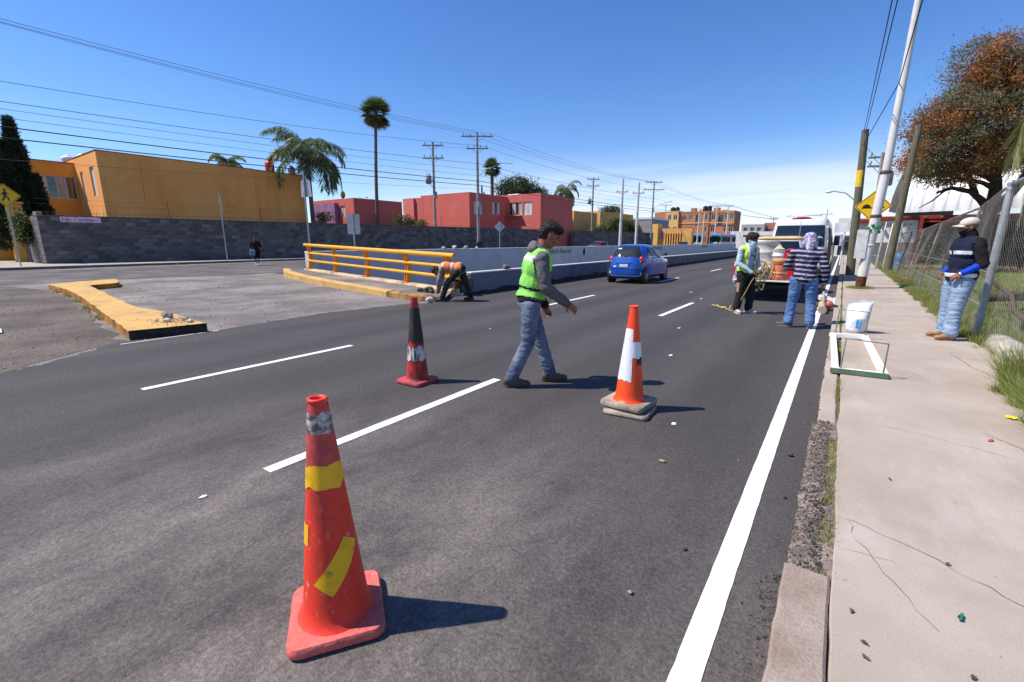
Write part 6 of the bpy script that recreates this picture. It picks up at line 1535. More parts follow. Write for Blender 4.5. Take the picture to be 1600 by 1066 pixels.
traffic_cone('big red traffic cone with yellow tape nearest the camera', (-1.50, 0.875, 0.004), R(56), 0.925, 0.125, 0.033, M_coneA, M_base, 0.355, 0.045,
             [('faded_top', M_coneAf, 0.69, 0.915, -181, 179, 0, 9, 0.006), ('collar_tape', M_ytape, 0.605, 0.69, -180, 180, 0, 2, 0.008), ('silver_band', M_stape, 0.815, 0.885, -180, 180, 0.0, 3, 0.008), ('diagonal_tape', M_ytape, 0.295, 0.080, 12, 0.215, 54, 4, None), ('tape_patch', M_ytape, 0.375, 0.46, -88, -58, 0, 5, 0.002)])
traffic_cone('sooty dark red cone with grubby white band in front of the railing', (-3.62, 3.295, 0.002), R(3), 0.915, 0.118, 0.036, M_coneB, M_baseB, 0.345, 0.04,
             [('soot_band', M_soot, 0.455, 0.80, -180, 180, 0, 2, 0.03), ('white_band', M_btape, 0.26, 0.40, -180, 180, 0.02, 3, 0.02)])
traffic_cone('bright orange cone with white sleeve on a stacked grey base', (-1.42, 3.83, 0.002), R(-4), 0.94, 0.125, 0.036, M_coneC, M_baseC, 0.40, 0.05,
             [('reflective_sleeve', M_ctape, 0.505, 0.64, -180, 180, -0.02, 2, 0.008), ('sleeve_lower', M_ctape, 0.29, 0.52, -110, 5, -0.01, 3, 0.012), ('sleeve_upper', M_ctape, 0.645, 0.755, -110, 4, 0, 4, 0.005), ('dirt_mark', M_soot, 0.44, 0.505, 32, 75, 0.0, 5, 0.01)], double=True)

# ================================================================= chain-link fence
M_galv = mat('galvanised_post', (0.46, 0.48, 0.50), 0.5, col2=(0.34, 0.35, 0.36), scale=6, metal=0.4, fine=0.05)
M_rustp = mat('rusty_pipe', rgb(150, 128, 116), 0.75, col2=rgb(104, 64, 48), scale=4, lo=0.42, hi=0.6, metal=0.2)
M_mesh = mat('chain_wire', (0.38, 0.37, 0.36), 0.6, col2=(0.22, 0.18, 0.15), scale=3, metal=0.4)
FP = [((1.97, 4.4), (2.02, 4.4, 2.5)), ((1.80, 9.6), (1.83, 9.6, 2.30)), ((1.93, 13.0), (2.12, 13.0, 2.16)), ((1.97, 18.57), (2.27, 18.57, 2.05)), ((2.04, 22.8), (2.34, 22.8, 1.95)), ((2.0, 26.0), (2.3, 26.0, 1.92)), ((1.98, 29.4), (2.25, 29.4, 1.9))]
fence = thing('chain_link_fence', 'sagging chain-link fence with leaning posts along the pavement', 'fence', (1.9, 9.6, 0))
for i, ((x, y), top) in enumerate(FP):
    big = i < 2
    MB().cyl((x, y, -0.1), top, 0.045 if big else 0.03, n=14).build('post', M_galv if big else M_rustp, fence, True)
    if big: MB().sphere(top, (0.055, 0.055, 0.06), 12, 8).cyl((top[0] - 0.05, top[1], top[2] - 0.06), (top[0] + 0.05, top[1], top[2] - 0.06), 0.03, n=8).build('post_cap', M_galv, fence, True)
MB().tube([tuple(p[1]) for p in FP[0:2]], 0.03, 10).build('top_rail', M_galv, fence, True)
MB().tube([tuple(p[1]) for p in FP[1:]], 0.022, 8).build('top_rail', M_rustp, fence, True)
for z in (0.55, 1.05):
    MB().tube([tuple(Vector((p[0][0], p[0][1], 0)).lerp(Vector(p[1]), z / p[1][2])) for p in FP[1:]], 0.006, 5, caps=False).build('tension_wire', M_galv, fence, True)
for i in range(len(FP) - 1):
    (x0, y0), t0 = FP[i]; (x1, y1), t1 = FP[i + 1]; b0 = Vector((x0, y0, 0.05)); b1 = Vector((x1, y1, 0.05)); t0 = Vector(t0); t1 = Vector(t1)
    L_ = (b1 - b0).length; H_ = (t0 - b0).length; pitch = 0.075 if i < 2 else 0.085
    P = lambda s, h_: (b0.lerp(b1, s / L_)).lerp(t0.lerp(t1, s / L_), h_ / H_) + Vector((0.035 * math.sin(s * 1.7 + h_ * 2) * math.sin(math.pi * h_ / H_) - 0.012, 0, 0))
    mb = MB(); s = -H_
    while s < L_:
        for sg in (1, -1):
            sa = s if sg > 0 else s + H_; lo_ = 0.0; hi_ = H_
            # s(h) = sa + sg*h, clipped to 0..L
            if sg > 0: lo_ = max(0, -sa); hi_ = min(H_, L_ - sa)
            else: lo_ = max(0, sa - L_); hi_ = min(H_, sa)
            if hi_ - lo_ > 0.05:
                n = max(2, int((hi_ - lo_) / 0.4)); pts = [P(sa + sg * (lo_ + (hi_ - lo_) * k / n), lo_ + (hi_ - lo_) * k / n) for k in range(n + 1)]
                mb.tube([tuple(p) for p in pts], 0.0013 if i < 1 else 0.0009, 3, caps=False)
        s += pitch
    tag(mb.build('chain_mesh', M_mesh, fence, True, fix=False), kind='stuff')
ftg = thing('fence_footing', 'rough pale concrete footing of the fence beside the pavement', 'footing', (1.95, 8.0, 0))
fo = MB()
def foot(u, v):
    y = 6.75 + 2.5 * v; a = math.pi * (1.02 * u - 0.01); k = mnoise.noise(Vector((u * 3, v * 6, 1))) * 0.035
    return (1.93 - (0.17 + k) * math.cos(a) + 0.05 * (v - 0.5), y, 0.0 + (0.24 + k - 0.10 * max(0, v - 0.6)) * max(0, math.sin(a)) ** 0.32)
fo.grid(foot, 14, 22); fo.build('footing_block', mat('pale_footing', rgb(196, 186, 176), 0.95, col2=rgb(150, 136, 124), scale=4, bump=0.8, bscale=16, fine=0.15), ftg, True, fix=False)
# metal gate leaves standing further along
gt = thing('pipe_gate', 'grey tubular gate leaves standing open beyond the fence end', 'gate', (1.4, 30.5, 0.1))
for k, (x0, x1, y, h_) in enumerate(((1.2, 1.45, 30.2, 2.1), (1.55, 1.9, 31.2, 2.5), (1.75, 2.1, 30.0, 2.4))):
    MB().tube([(x0, y, 0.1), (x0 + 0.12, y, h_), (x1 + 0.12, y, h_), (x1, y, 0.1)], 0.03, 8).build('gate_leaf', M_galv, gt, True)
    MB().tube([(x0 + 0.04, y, 0.8), (x1 + 0.04, y, 0.8)], 0.02, 6).build('crossbar', M_galv, gt, True)
# dry branch lying behind the fence, barrel, kerb of the yard
br = MB(); br.tube([(2.75, 10.4, 0.05), (2.5, 11.2, 0.35), (2.6, 12.0, 0.55), (3.1, 12.6, 0.62), (3.6, 13.0, 0.7)], [0.05, 0.045, 0.04, 0.03, 0.015], 7).tube([(2.6, 12.0, 0.55), (2.35, 12.6, 0.8), (2.2, 13.2, 1.05)], [0.035, 0.028, 0.012], 6).tube([(2.5, 11.2, 0.35), (2.8, 11.0, 0.55), (3.3, 10.8, 0.62)], [0.03, 0.022, 0.01], 6)
tag(br.build('dry_branch', M_bark, fix=False), 'dry brown branch lying in the grass behind the fence', 'branch')
br2 = MB(); br2.tube([(2.6, 14.0, 0.3), (3.2, 14.4, 0.34), (4.6, 15.0, 0.36), (6.0, 15.6, 0.3)], [0.09, 0.1, 0.1, 0.08], 8)
tag(br2.build('fallen_log', M_bark, fix=False), 'long fallen log lying on the grass behind the leaning man', 'log')
bl = thing('blue_barrel', 'blue plastic barrel standing in the yard behind the fence', 'barrel', (2.75, 35.5, 0))
MB().lathe([(0.24, 0), (0.28, 0.06), (0.29, 0.3), (0.275, 0.33), (0.29, 0.36), (0.29, 0.6), (0.27, 0.8), (0.2, 0.84)], 16).build('barrel_body', mat('blue_plastic', rgb(70, 122, 168), 0.5, var=0.2), bl); MB().lathe([(0.22, 0.841), (0.22, 0.87)], 16).build('lid', MATS['blue_plastic'], bl)
yk2 = MB().cbox((1.9, 33.0, -0.05), (14, 33.25, 0.16), 0.02).build('yard_kerb', M_yelworn); tag(yk2, 'long faded yellow kerb across the yard behind the fence', 'kerb')
hd = thing('hedge', 'clipped green hedge in front of the metal hall', 'hedge', (7, 38, 0))
clump_crown(hd, [((4.4, 33.0, 1.0), (1.2, 0.7, 0.8)), ((7.5, 34, 1.0), (2.4, 0.7, 0.75)), ((11.0, 35, 1.0), (2.4, 0.7, 0.75))], 170, 50, 0.5, 0.14, 0.08, [L_g1, L_g2, L_g3], (3, 2, 2), 61, name='foliage')
MB().tube([(7.4, 34, 0), (7.4, 34, 0.9)], 0.06, 6).tube([(4.4, 33, 0), (4.4, 33, 0.9)], 0.05, 6).build('stem', M_bark, hd, True)

# ================================================================= stencil frame, sack, blower, litter
M_fw = mat('frame_white', (0.78, 0.78, 0.76), 0.6, var=0.06, scale=6)
M_fg = mat('frame_green', rgb(78, 112, 84), 0.75, col2=rgb(120, 116, 96), scale=9, lo=0.5, hi=0.68, fine=0.15)
fr = thing('stencil_frame', 'white wooden stencil frame with green sides and wire handles on the pavement', 'stencil frame', (0.28, 7.1, 0.1))
FA, FB, FC, FD = Vector((0.05, 5.92, 0)), Vector((0.55, 5.96, 0)), Vector((0.455, 8.36, 0)), Vector((0.0, 8.28, 0))
def plank(a, b, w, z0, z1, nm, top=M_fw, side=M_fg):
    d = (b - a).normalized(); n_ = Vector((-d.y, d.x, 0)) * w
    vs = [a, b, b + n_, a + n_]; mb = MB()
    mb.add([(p.x, p.y, z0) for p in vs] + [(p.x, p.y, z1) for p in vs], [(0, 1, 5, 4), (1, 2, 6, 5), (2, 3, 7, 6), (3, 0, 4, 7), (3, 2, 1, 0)], 1)
    mb.add([(p.x, p.y, z1) for p in vs], [(0, 1, 2, 3)], 0)
    return mb.build(nm, [top, side], fr, True, fix=False)
zf = 0.106
plank(FA, FB, 0.055, zf, zf + 0.055, 'near_bar'); plank(FD - Vector((0, 0.06, 0)), FC - Vector((0, 0.06, 0)), 0.075, zf, zf + 0.055, 'far_bar', side=M_fw)
plank(FB + Vector((-0.004, 0.06, 0)), FC + Vector((-0.002, -0.062, 0)), 0.07, zf + 0.002, zf + 0.053, 'side_bar', side=M_fw); plank(FD + Vector((0.004, -0.062, 0)), FA + Vector((0.006, 0.06, 0)), 0.065, zf + 0.002, zf + 0.053, 'side_bar', side=M_fw)
M_hnd = mat('handle_wire', rgb(128, 122, 92), 0.6, col2=rgb(90, 96, 70), scale=12)
for (xa, xb, y, h_) in ((0.135, 0.505, 5.95, 0.33), (0.06, 0.425, 8.30, 0.36)):
    MB().tube([(xa, y, zf + 0.0), (xa + 0.01, y, zf + 0.055 + h_), (xb, y + 0.02, zf + 0.055 + h_ - 0.02), (xb - 0.005, y + 0.02, zf)], 0.0085, 8).build('wire_handle', M_hnd, fr, True)

sk = thing('white_sack', 'white woven plastic sack with a blue print standing on the pavement', 'sack', (0.31, 8.95, 0.1), R(-20)); sk.scale = (0.84, 0.84, 1.0)
def sack(u, v):
    a = 2 * math.pi * u; z = 0.47 * v
    rx = 0.145 + 0.035 * math.sin(2.2 * v) + 0.010 * math.sin(3 * a + 5 * v) + 0.03 * max(0, v - 0.6); ry = (0.135 + 0.02 * math.sin(2.6 * v)) * (1 - 0.72 * max(0, v - 0.5) / 0.5)
    if v < 0.08: rx *= 0.86 + 1.75 * v; ry *= 0.86 + 1.75 * v
    k = 1 + 0.10 * mnoise.noise(Vector((math.cos(a) * 1.7, math.sin(a) * 1.7, v * 3.5))) + 0.06 * mnoise.noise(Vector((math.cos(a) * 6, math.sin(a) * 6, v * 9)))
    return (rx * k * math.cos(a) + 0.03 * v * v, ry * k * math.sin(a) + 0.03 * v * v, z + 0.03 * math.sin(a + 0.7) * v ** 3 + 0.012 * math.sin(5 * a) * v ** 4)
M_sack = mat('sack_white', (0.74, 0.76, 0.78), 0.55, col2=(0.62, 0.66, 0.70), scale=5, bump=0.25, bscale=30)
mb = MB(); mb.grid(sack, 48, 24); mb.add([(sack(i / 48, 0)[0], sack(i / 48, 0)[1], 0.003) for i in range(48)], [tuple(reversed(range(48)))]); mb.build('bag', M_sack, sk, fix=False)
mb = MB(); mb.grid(lambda u, v: (lambda p: (p[0] * 1.012, p[1] * 1.012, p[2]))(sack(0.795 + 0.075 * u, 0.16 + 0.30 * v)), 6, 6); mb.build('blue_print', mat('print_blue', rgb(58, 148, 208), 0.55, col2=rgb(150, 200, 226), scale=22, lo=0.5, hi=0.6), sk, fix=False)
for k in range(7):
    mb = MB(); v0 = 0.2 + 0.08 * k; mb.grid(lambda u, v: (lambda p: (p[0] * 1.01, p[1] * 1.01, p[2]))(sack(0.60 + 0.07 * u, v0 + 0.014 * v)), 4, 1); mb.build('blue_stripe', mat('stripe_blue', rgb(170, 204, 232), 0.6), sk, fix=False)
mb = MB(); mb.add([tuple(sack(i / 48, 0.93)) for i in range(48)], [tuple(range(48))]); mb.build('contents', mat('sack_fill', (0.6, 0.6, 0.58), 0.9, bump=0.5, bscale=40), sk, fix=False)

bw = thing('blower', 'orange and beige petrol blower lying on the white edge line', 'blower', (-0.22, 12.2, 0.004), R(8))
M_bor = mat('blower_orange', rgb(190, 104, 78), 0.5, var=0.2, scale=8); M_bge = mat('blower_beige', rgb(196, 176, 150), 0.6, col2=rgb(150, 134, 116), scale=8)
MB().tube([(0.0, 0.1, 0.13), (-0.02, -0.12, 0.12), (-0.05, -0.42, 0.09), (-0.06, -0.56, 0.075)], [0.075, 0.07, 0.065, 0.085], 14).build('nozzle', M_bge, bw)
MB().sphere((0.11, 0.06, 0.13), (0.10, 0.11, 0.10), 16, 10).build('fan_housing', M_bor, bw); MB().sphere((-0.15, 0.02, 0.12), (0.06, 0.10, 0.085), 14, 10).build('fuel_tank', M_bor, bw)
MB().cbox((-0.08, 0.04, 0.2), (0.08, 0.26, 0.33), 0.03).build('engine_cover', mat('blower_white', (0.66, 0.64, 0.6), 0.6, var=0.3, scale=10), bw)
MB().tube([(0.0, -0.05, 0.19), (0.0, 0.0, 0.36), (0.0, 0.12, 0.40), (0.0, 0.22, 0.33)], 0.02, 8).build('handle', M_bge, bw); MB().tube([(0.22, 0.06, 0.12), (0.29, 0.02, 0.1)], [0.03, 0.02], 8).build('cap', M_blackp, bw)
ps2 = MB().grid(lambda u, v: (-0.30 + 0.36 * u, 13.4 + 1.5 * v + 0.1 * u, 0.012 + 0.05 * abs(math.sin(5 * u + 3 * v)) * v), 8, 8).build('plastic_sheet', mat('sheet_white', (0.62, 0.62, 0.66), 0.5, var=0.1)); tag(ps2, 'crumpled pale plastic sheet lying on the road between blower and van', 'plastic sheet')
stk = MB().cyl((-0.36, 13.0, 0.02), (-0.60, 13.35, 0.62), 0.014, n=6).build('broom_stick', mat('stick_wood', rgb(176, 112, 74), 0.7)); tag(stk, 'thin orange-brown stick leaning by the rear of the van', 'stick')

def chip(name, label, loc, sx, sy, h_, m_, rz, seed, cat='litter'):
    rr = random.Random(seed); mb = MB()
    mb.grid(lambda u, v: ((u - 0.5) * sx * (1 + 0.25 * math.sin(7 * v + seed)), (v - 0.5) * sy * (1 + 0.2 * math.sin(5 * u)), 0.004 + h_ * abs(math.sin(3 * u + 2 * v + seed))), 6, 6)
    o = mb.build(name, m_, fix=False); o.location = loc; o.rotation_euler = (0, 0, rz); return tag(o, label, cat)
chip('plastic_scrap', 'bent green plastic scrap lying on the pavement', (0.535, 2.177, 0.103), 0.012, 0.042, 0.012, mat('green_plastic', rgb(40, 120, 80), 0.5), R(-20), 1)
chip('plastic_scrap', 'yellow plastic scrap at the edge of the grass on the right', (1.285, 5.165, 0.103), 0.07, 0.05, 0.015, mat('yellow_plastic', rgb(232, 206, 30), 0.5), 0.4, 2)
chip('plastic_scrap', 'small pink scrap on the pavement near the right edge', (1.03, 4.464, 0.103), 0.05, 0.02, 0.008, mat('pink_plastic', rgb(190, 70, 110), 0.5), 0.9, 3)
chip('red_bag', 'crumpled red bag lying in the grass by the fence', (1.85, 21.6, 0.12), 0.34, 0.24, 0.13, mat('red_bag', rgb(196, 52, 74), 0.6, var=0.3, scale=12), 0.3, 4, 'bag')
chip('leaf_scrap', 'dry yellow leaf on the road near the white line', (-0.842, 2.987, 0.003), 0.05, 0.03, 0.006, mat('leaf_yellow', rgb(150, 140, 80), 0.8), 0.3, 5, 'leaf')
for i, (x, y, s) in enumerate(((-0.569, 1.687, 0.014), (-0.124, 3.606, 0.022), (-0.456, 2.12, 0.013), (-0.10, 2.95, 0.012))):
    rock('road_stone', ['small stone on the road left of the nearest edge line', 'black stone between edge line and kerb, level with the grass strip', 'small dark stone just left of the white edge line', 'small stone close to the kerb end'][i], (x, y, 0.0), s, M_blackstone if i else M_greystone, 90 + i, group='small stones on the road', sub=1)
chipm = mat('brown_leaf', rgb(84, 70, 60), 0.8)
for i, (x, y) in enumerate(((0.20, 1.98), (0.235, 1.83), (0.52, 1.87), (0.235, 1.76), (0.55, 2.55), (0.40, 3.35))):
    chip('dry_leaf', ['dry leaf on the pavement nearest the kerb, left of the green scrap', 'curled dry leaf lower left of the green scrap', 'dry leaf just below the green scrap', 'dry leaf nearest the bottom edge on the pavement', 'dry leaf at the long pavement crack', 'dry leaf beyond the long pavement crack'][i], (x, y, 0.102), 0.012, 0.02, 0.006, chipm, i * 1.3, i + 9, 'leaf')
# ================================================================= vehicles
M_tyre = mat('tyre_rubber', (0.015, 0.015, 0.016), 0.85, var=0.3, scale=12)
M_rim = mat('wheel_rim', (0.42, 0.42, 0.43), 0.4, var=0.2, metal=0.6)
M_tl = mat('tail_light_red', rgb(196, 16, 24), 0.2, var=0.15, scale=10, spec=0.7, coat=0.6)
M_tlw = mat('tail_light_clear', (0.7, 0.66, 0.64), 0.2, var=0.1, spec=0.7)
M_plate = mat('number_plate', (0.70, 0.70, 0.68), 0.5, col2=(0.5, 0.5, 0.5), scale=20)
M_trim = mat('black_trim', (0.018, 0.018, 0.02), 0.55)
M_carglass = glassmat('car_glass', (0.03, 0.04, 0.045), 0.02, see=0.5)
M_tint = glassmat('tinted_glass', (0.008, 0.010, 0.014), 0.04)
def paint(name, col, rough=0.28): return mat(name, col, rough, var=0.04, scale=2, spec=0.5, coat=0.7)

class Shell:
    """car body as a stack of rounded-rectangle rings: (z, y_rear, y_front, half_width)"""
    def __init__(self, rings, n=5.0):
        self.r = rings; self.n = n
    def ring(self, z):
        R_ = self.r; zs = [q[0] for q in R_]
        i = max(0, min(len(R_) - 2, sum(1 for q in zs if q <= z) - 1)); a, b = R_[i], R_[i + 1]
        t = (z - a[0]) / (b[0] - a[0]); t = max(0, min(1, t))
        p = R_[max(0, i - 1)]; q = R_[min(len(R_) - 1, i + 2)]
        out = []
        for k in (1, 2, 3):
            m0 = (b[k] - p[k]) / (b[0] - p[0]) * (b[0] - a[0]) if i > 0 else (b[k] - a[k]); m1 = (q[k] - a[k]) / (q[0] - a[0]) * (b[0] - a[0]) if i < len(R_) - 2 else (b[k] - a[k])
            m0 *= 0.7; m1 *= 0.7
            out.append((2 * t ** 3 - 3 * t * t + 1) * a[k] + (t ** 3 - 2 * t * t + t) * m0 + (-2 * t ** 3 + 3 * t * t) * b[k] + (t ** 3 - t * t) * m1)
        return out
    def P(self, t, z, off=0.0):
        """t in 0..4 : 0-1 rear (left to right), 1-2 right side (rear to front), 2-3 front, 3-4 left"""
        yr, yf, w = self.ring(z); k = int(t) % 4; q = 2 * (t - int(t)) - 1
        a, b = ((q, -1), (1, q), (-q, 1), (-1, -q))[k]
        s = 1 / ((abs(a) ** self.n + abs(b) ** self.n) ** (1 / self.n))
        hl = (yf - yr) / 2; x = (w + off) * a * s; y = (yf + yr) / 2 + (hl + off) * b * s
        return (x, y, z)
    def body(self, mb, nt=16, sub=4):
        zs = []
        for a, b in zip(self.r[:-1], self.r[1:]): zs += [a[0] + (b[0] - a[0]) * i / sub for i in range(sub)]
        zs.append(self.r[-1][0]); N = nt * 4
        vs = [self.P(4 * i / N, z) for z in zs for i in range(N)]
        fs = [(j * N + i, j * N + (i + 1) % N, (j + 1) * N + (i + 1) % N, (j + 1) * N + i) for j in range(len(zs) - 1) for i in range(N)]
        mb.add(vs, fs, 0, True); mb.add(vs[:N], [tuple(reversed(range(N)))]); mb.add(vs[-N:], [tuple(range(N))], 0, True)
        return mb
    def patch(self, t0, t1, z0, z1, off=0.006, nu=10, nv=6, shape=None):
        """shape(u, v) -> (t, z) or None for the plain rectangle"""
        f = shape or (lambda u, v: (t0 + (t1 - t0) * u, z0 + (z1 - z0) * v))
        mb = MB(); mb.grid(lambda u, v: self.P(*f(u, v), off), nu, nv); return mb

def wheel(parent, x, y, r_, w_, side):
    wh = MB().M
    mb = MB(); prof = [(r_ * 0.62, -w_ / 2), (r_ * 0.93, -w_ / 2), (r_, -w_ * 0.32), (r_, w_ * 0.32), (r_ * 0.93, w_ / 2), (r_ * 0.62, w_ / 2)]
    mb.M = Matrix.Translation((x, y, r_)) @ Matrix.Rotation(R(90), 4, 'Y'); mb.lathe(prof, 28)
    t = mb.build('wheel', M_tyre, parent)
    mb = MB(); mb.M = Matrix.Translation((x + side * w_ * 0.42, y, r_)) @ Matrix.Rotation(R(90 * side), 4, 'Y')
    mb.lathe([(r_ * 0.64, -0.02), (r_ * 0.62, 0.02), (r_ * 0.5, 0.0), (r_ * 0.2, 0.03), (r_ * 0.16, 0.045)], 24)
    for k in range(7):
        a = k * 2 * math.pi / 7; d = Vector((math.cos(a), math.sin(a), 0)); p = Vector((-d.y, d.x, 0)) * r_ * 0.07
        mb.add([tuple(d * r_ * 0.15 + p + Vector((0, 0, 0.045))), tuple(d * r_ * 0.15 - p + Vector((0, 0, 0.045))), tuple(d * r_ * 0.6 - p * 0.8 + Vector((0, 0, 0.03))), tuple(d * r_ * 0.6 + p * 0.8 + Vector((0, 0, 0.03)))], [(0, 1, 2, 3)])
    mb.build('rim', M_rim, t, fix=False)
    return t

def hatchback(label, loc, rz, pm, name='hatchback_car', detail=True):
    t = thing(name, label, 'car', loc, rz)
    sh = Shell([(0.19, 0.16, 3.25, 0.60), (0.27, 0.03, 3.42, 0.722), (0.42, 0.0, 3.5, 0.74), (0.60, 0.0, 3.48, 0.745), (0.74, 0.03, 3.38, 0.745), (0.86, 0.075, 3.05, 0.73), (0.95, 0.11, 2.62, 0.695), (1.03, 0.16, 2.40, 0.67), (1.18, 0.27, 2.08, 0.615), (1.30, 0.40, 1.80, 0.545), (1.36, 0.52, 1.66, 0.48), (1.395, 0.70, 1.48, 0.37), (1.405, 0.88, 1.3, 0.24)], 4.0)
    body = sh.body(MB()).build('body', pm, t, fix=False)
    def win(t0, t1, z0, z1, nm, tap=0.0, m_=None, off=0.007):
        def f(u, v): return (t0 + (t1 - t0) * u + tap * v * (0.5 - u) * 2 * 0.5, z0 + (z1 - z0) * v)
        fr_ = sh.patch(0, 0, 0, 0, off - 0.003, 14, 8, lambda u, v: f(-0.03 + 1.06 * u, -0.05 + 1.1 * v)).build(nm + '_seal', M_trim, body, fix=False)
        return sh.patch(0, 0, 0, 0, off, 14, 8, f).build(nm, m_ or M_carglass, body, fix=False)
    win(0.06, 0.94, 0.975, 1.355, 'rear_window', 0.09)
    win(1.22, 1.47, 1.0, 1.28, 'side_window', 0.06); win(1.50, 1.80, 1.0, 1.28, 'side_window', 0.10)
    win(3.53, 3.78, 1.0, 1.28, 'side_window', 0.06); win(3.20, 3.50, 1.0, 1.28, 'side_window', 0.10)
    win(2.06, 2.94, 1.0, 1.31, 'windscreen', 0.04)
    # dim cabin inside so that the glass reads as glass
    for s in (-1, 1):
        c = Vector(sh.P(0.5 + s * 0.435, 0.84)); n_ = MB().sphere((c.x + s * -0.012, c.y + 0.03, 0.845), (0.10, 0.085, 0.145), 16, 12); tl = n_.build('tail_light', M_tl, t)
        MB().sphere((c.x + s * -0.012, c.y - 0.034, 0.80), (0.032, 0.02, 0.035), 10, 8).build('reverse_lens', M_tlw, tl)
        fx = sh.P(0.5 + s * 0.44, 0.37); MB().sphere((fx[0], fx[1] + 0.005, 0.37), (0.035, 0.02, 0.05), 10, 8).build('fog_lens', M_tlw, t)
        hx = sh.P(2.5 + s * 0.40, 0.72); MB().sphere((hx[0], hx[1] - 0.04, 0.72), (0.12, 0.08, 0.09), 12, 8).build('headlight', M_tlw, t)
        mx_ = s * 0.745; mr_ = MB(); mr_.sphere((mx_ + s * 0.07, 2.28, 1.03), (0.075, 0.05, 0.055), 12, 8).cyl((mx_ - s * 0.06, 2.30, 1.0), (mx_ + s * 0.03, 2.29, 1.02), 0.02, n=6); mr_.build('wing_mirror', M_trim, t)
        for yy in (0.52, 2.86):
            mb = MB(); mb.M = Matrix.Translation((s * 0.697, yy, 0.27)) @ Matrix.Rotation(R(90 * s), 4, 'Y')
            mb.lathe([(0.318, -0.10), (0.318, 0.004), (0.20, 0.006)], 26, capb=False); mb.build('wheel_arch', M_trim, body, fix=False)
            wheel(t, s * 0.60, yy, 0.27, 0.165, s)
        sh.patch(1.33 if s > 0 else 3.60, 1.41 if s > 0 else 3.67, 0.885, 0.915, 0.015, 4, 2).build('door_handle', M_trim, body, fix=False)
        for tt in (1.46, 1.835, 1.165):
            q = tt if s > 0 else 5 - tt
            sh.patch(q - 0.0025, q + 0.0025, 0.40, 0.96, 0.0035, 1, 10).build('door_seam', M_trim, body, fix=False)
    p0 = sh.P(0.5, 0.63)[1]
    MB().cbox((-0.22, p0 - 0.005, 0.575), (0.22, p0 + 0.02, 0.72), 0.02).build('plate_recess', M_trim if not detail else pm, t)
    MB().cbox((-0.16, p0 - 0.016, 0.60), (0.16, p0 - 0.006, 0.70), 0.006).build('number_plate', M_plate, t)
    sh.patch(0.30, 0.70, 0.735, 0.755, 0.012, 10, 2).build('hatch_trim', M_trim, body, fix=False)
    sh.patch(0.03, 0.97, 0.535, 0.548, 0.006, 20, 2).build('hatch_seam', M_trim, body, fix=False)
    sh.patch(-0.0, 1.0, 0.272, 0.292, 0.006, 20, 2, None).build('bumper_highlight', M_tlw, body, fix=False)  # pale band, the highlight on the bumper painted in
    MB().tube([(0.0, 0.10, 0.965), (0.02, 0.105, 1.0), (0.20, 0.13, 1.045)], [0.014, 0.012, 0.006], 6).build('rear_wiper', M_trim, t)
    MB().sphere((-0.33, p0 - 0.004, 0.61), (0.06, 0.01, 0.035), 12, 8).build('badge', M_tlw, t)
    sh.patch(0.17, 0.31, 1.235, 1.275, 0.010, 4, 3).build('window_sticker', M_plate, body, fix=False)
    MB().box((-0.6, 0.25, 0.16), (0.6, 3.1, 0.2)).build('underbody', M_trim, t)
    return t
blue = hatchback('small bright blue hatchback driving away beside the low parapet', (-6.43, 16.0, 0.0), R(1.0), paint('car_blue', (0.007, 0.075, 0.42)))
maroon = hatchback('maroon car on the far street, its roof showing over the underpass wall', (-26.2, 58.5, 0.0), R(170), paint('car_maroon', (0.20, 0.012, 0.03)), detail=False)
maroon.scale = (1.18, 1.15, 1.12)
darkc = hatchback('dark car on the far street in front of the left bus', (-24.6, 91.5, 0.0), R(176), paint('car_dark', (0.02, 0.025, 0.035)), detail=False)
darkc.scale = (1.18, 1.2, 1.1)

# ---- white van
van = thing('white_van', 'white high-roofed panel van parked behind the pickup by the kerb', 'van', (-1.36, 19.75, 0.0), R(-0.5))
vs_ = Shell([(0.34, 0.12, 5.2, 0.86), (0.46, 0.04, 5.4, 0.93), (0.70, 0.02, 5.5, 0.965), (1.05, 0.03, 5.4, 0.97), (1.35, 0.05, 4.7, 0.955), (1.75, 0.08, 4.3, 0.92), (2.05, 0.12, 3.9, 0.875), (2.24, 0.17, 3.6, 0.83), (2.34, 0.26, 3.4, 0.74), (2.39, 0.45, 3.1, 0.55)], 9.0)
M_vanw = paint('van_white', (0.74, 0.74, 0.74), 0.35)
vb_ = vs_.body(MB(), 20).build('body', M_vanw, van, fix=False)
for s, (a, b) in ((-1, (0.075, 0.492)), (1, (0.508, 0.925))):
    w_ = vs_.patch(a, b, 1.33, 2.08, 0.008, 8, 8).build('rear_window', M_tint, vb_, fix=False)
vs_.patch(0.4975, 0.5025, 0.62, 2.26, 0.005, 1, 16).build('door_seam', M_trim, vb_, fix=False)
vs_.patch(0.04, 0.96, 0.585, 0.60, 0.006, 16, 1).build('door_seam', M_trim, vb_, fix=False)
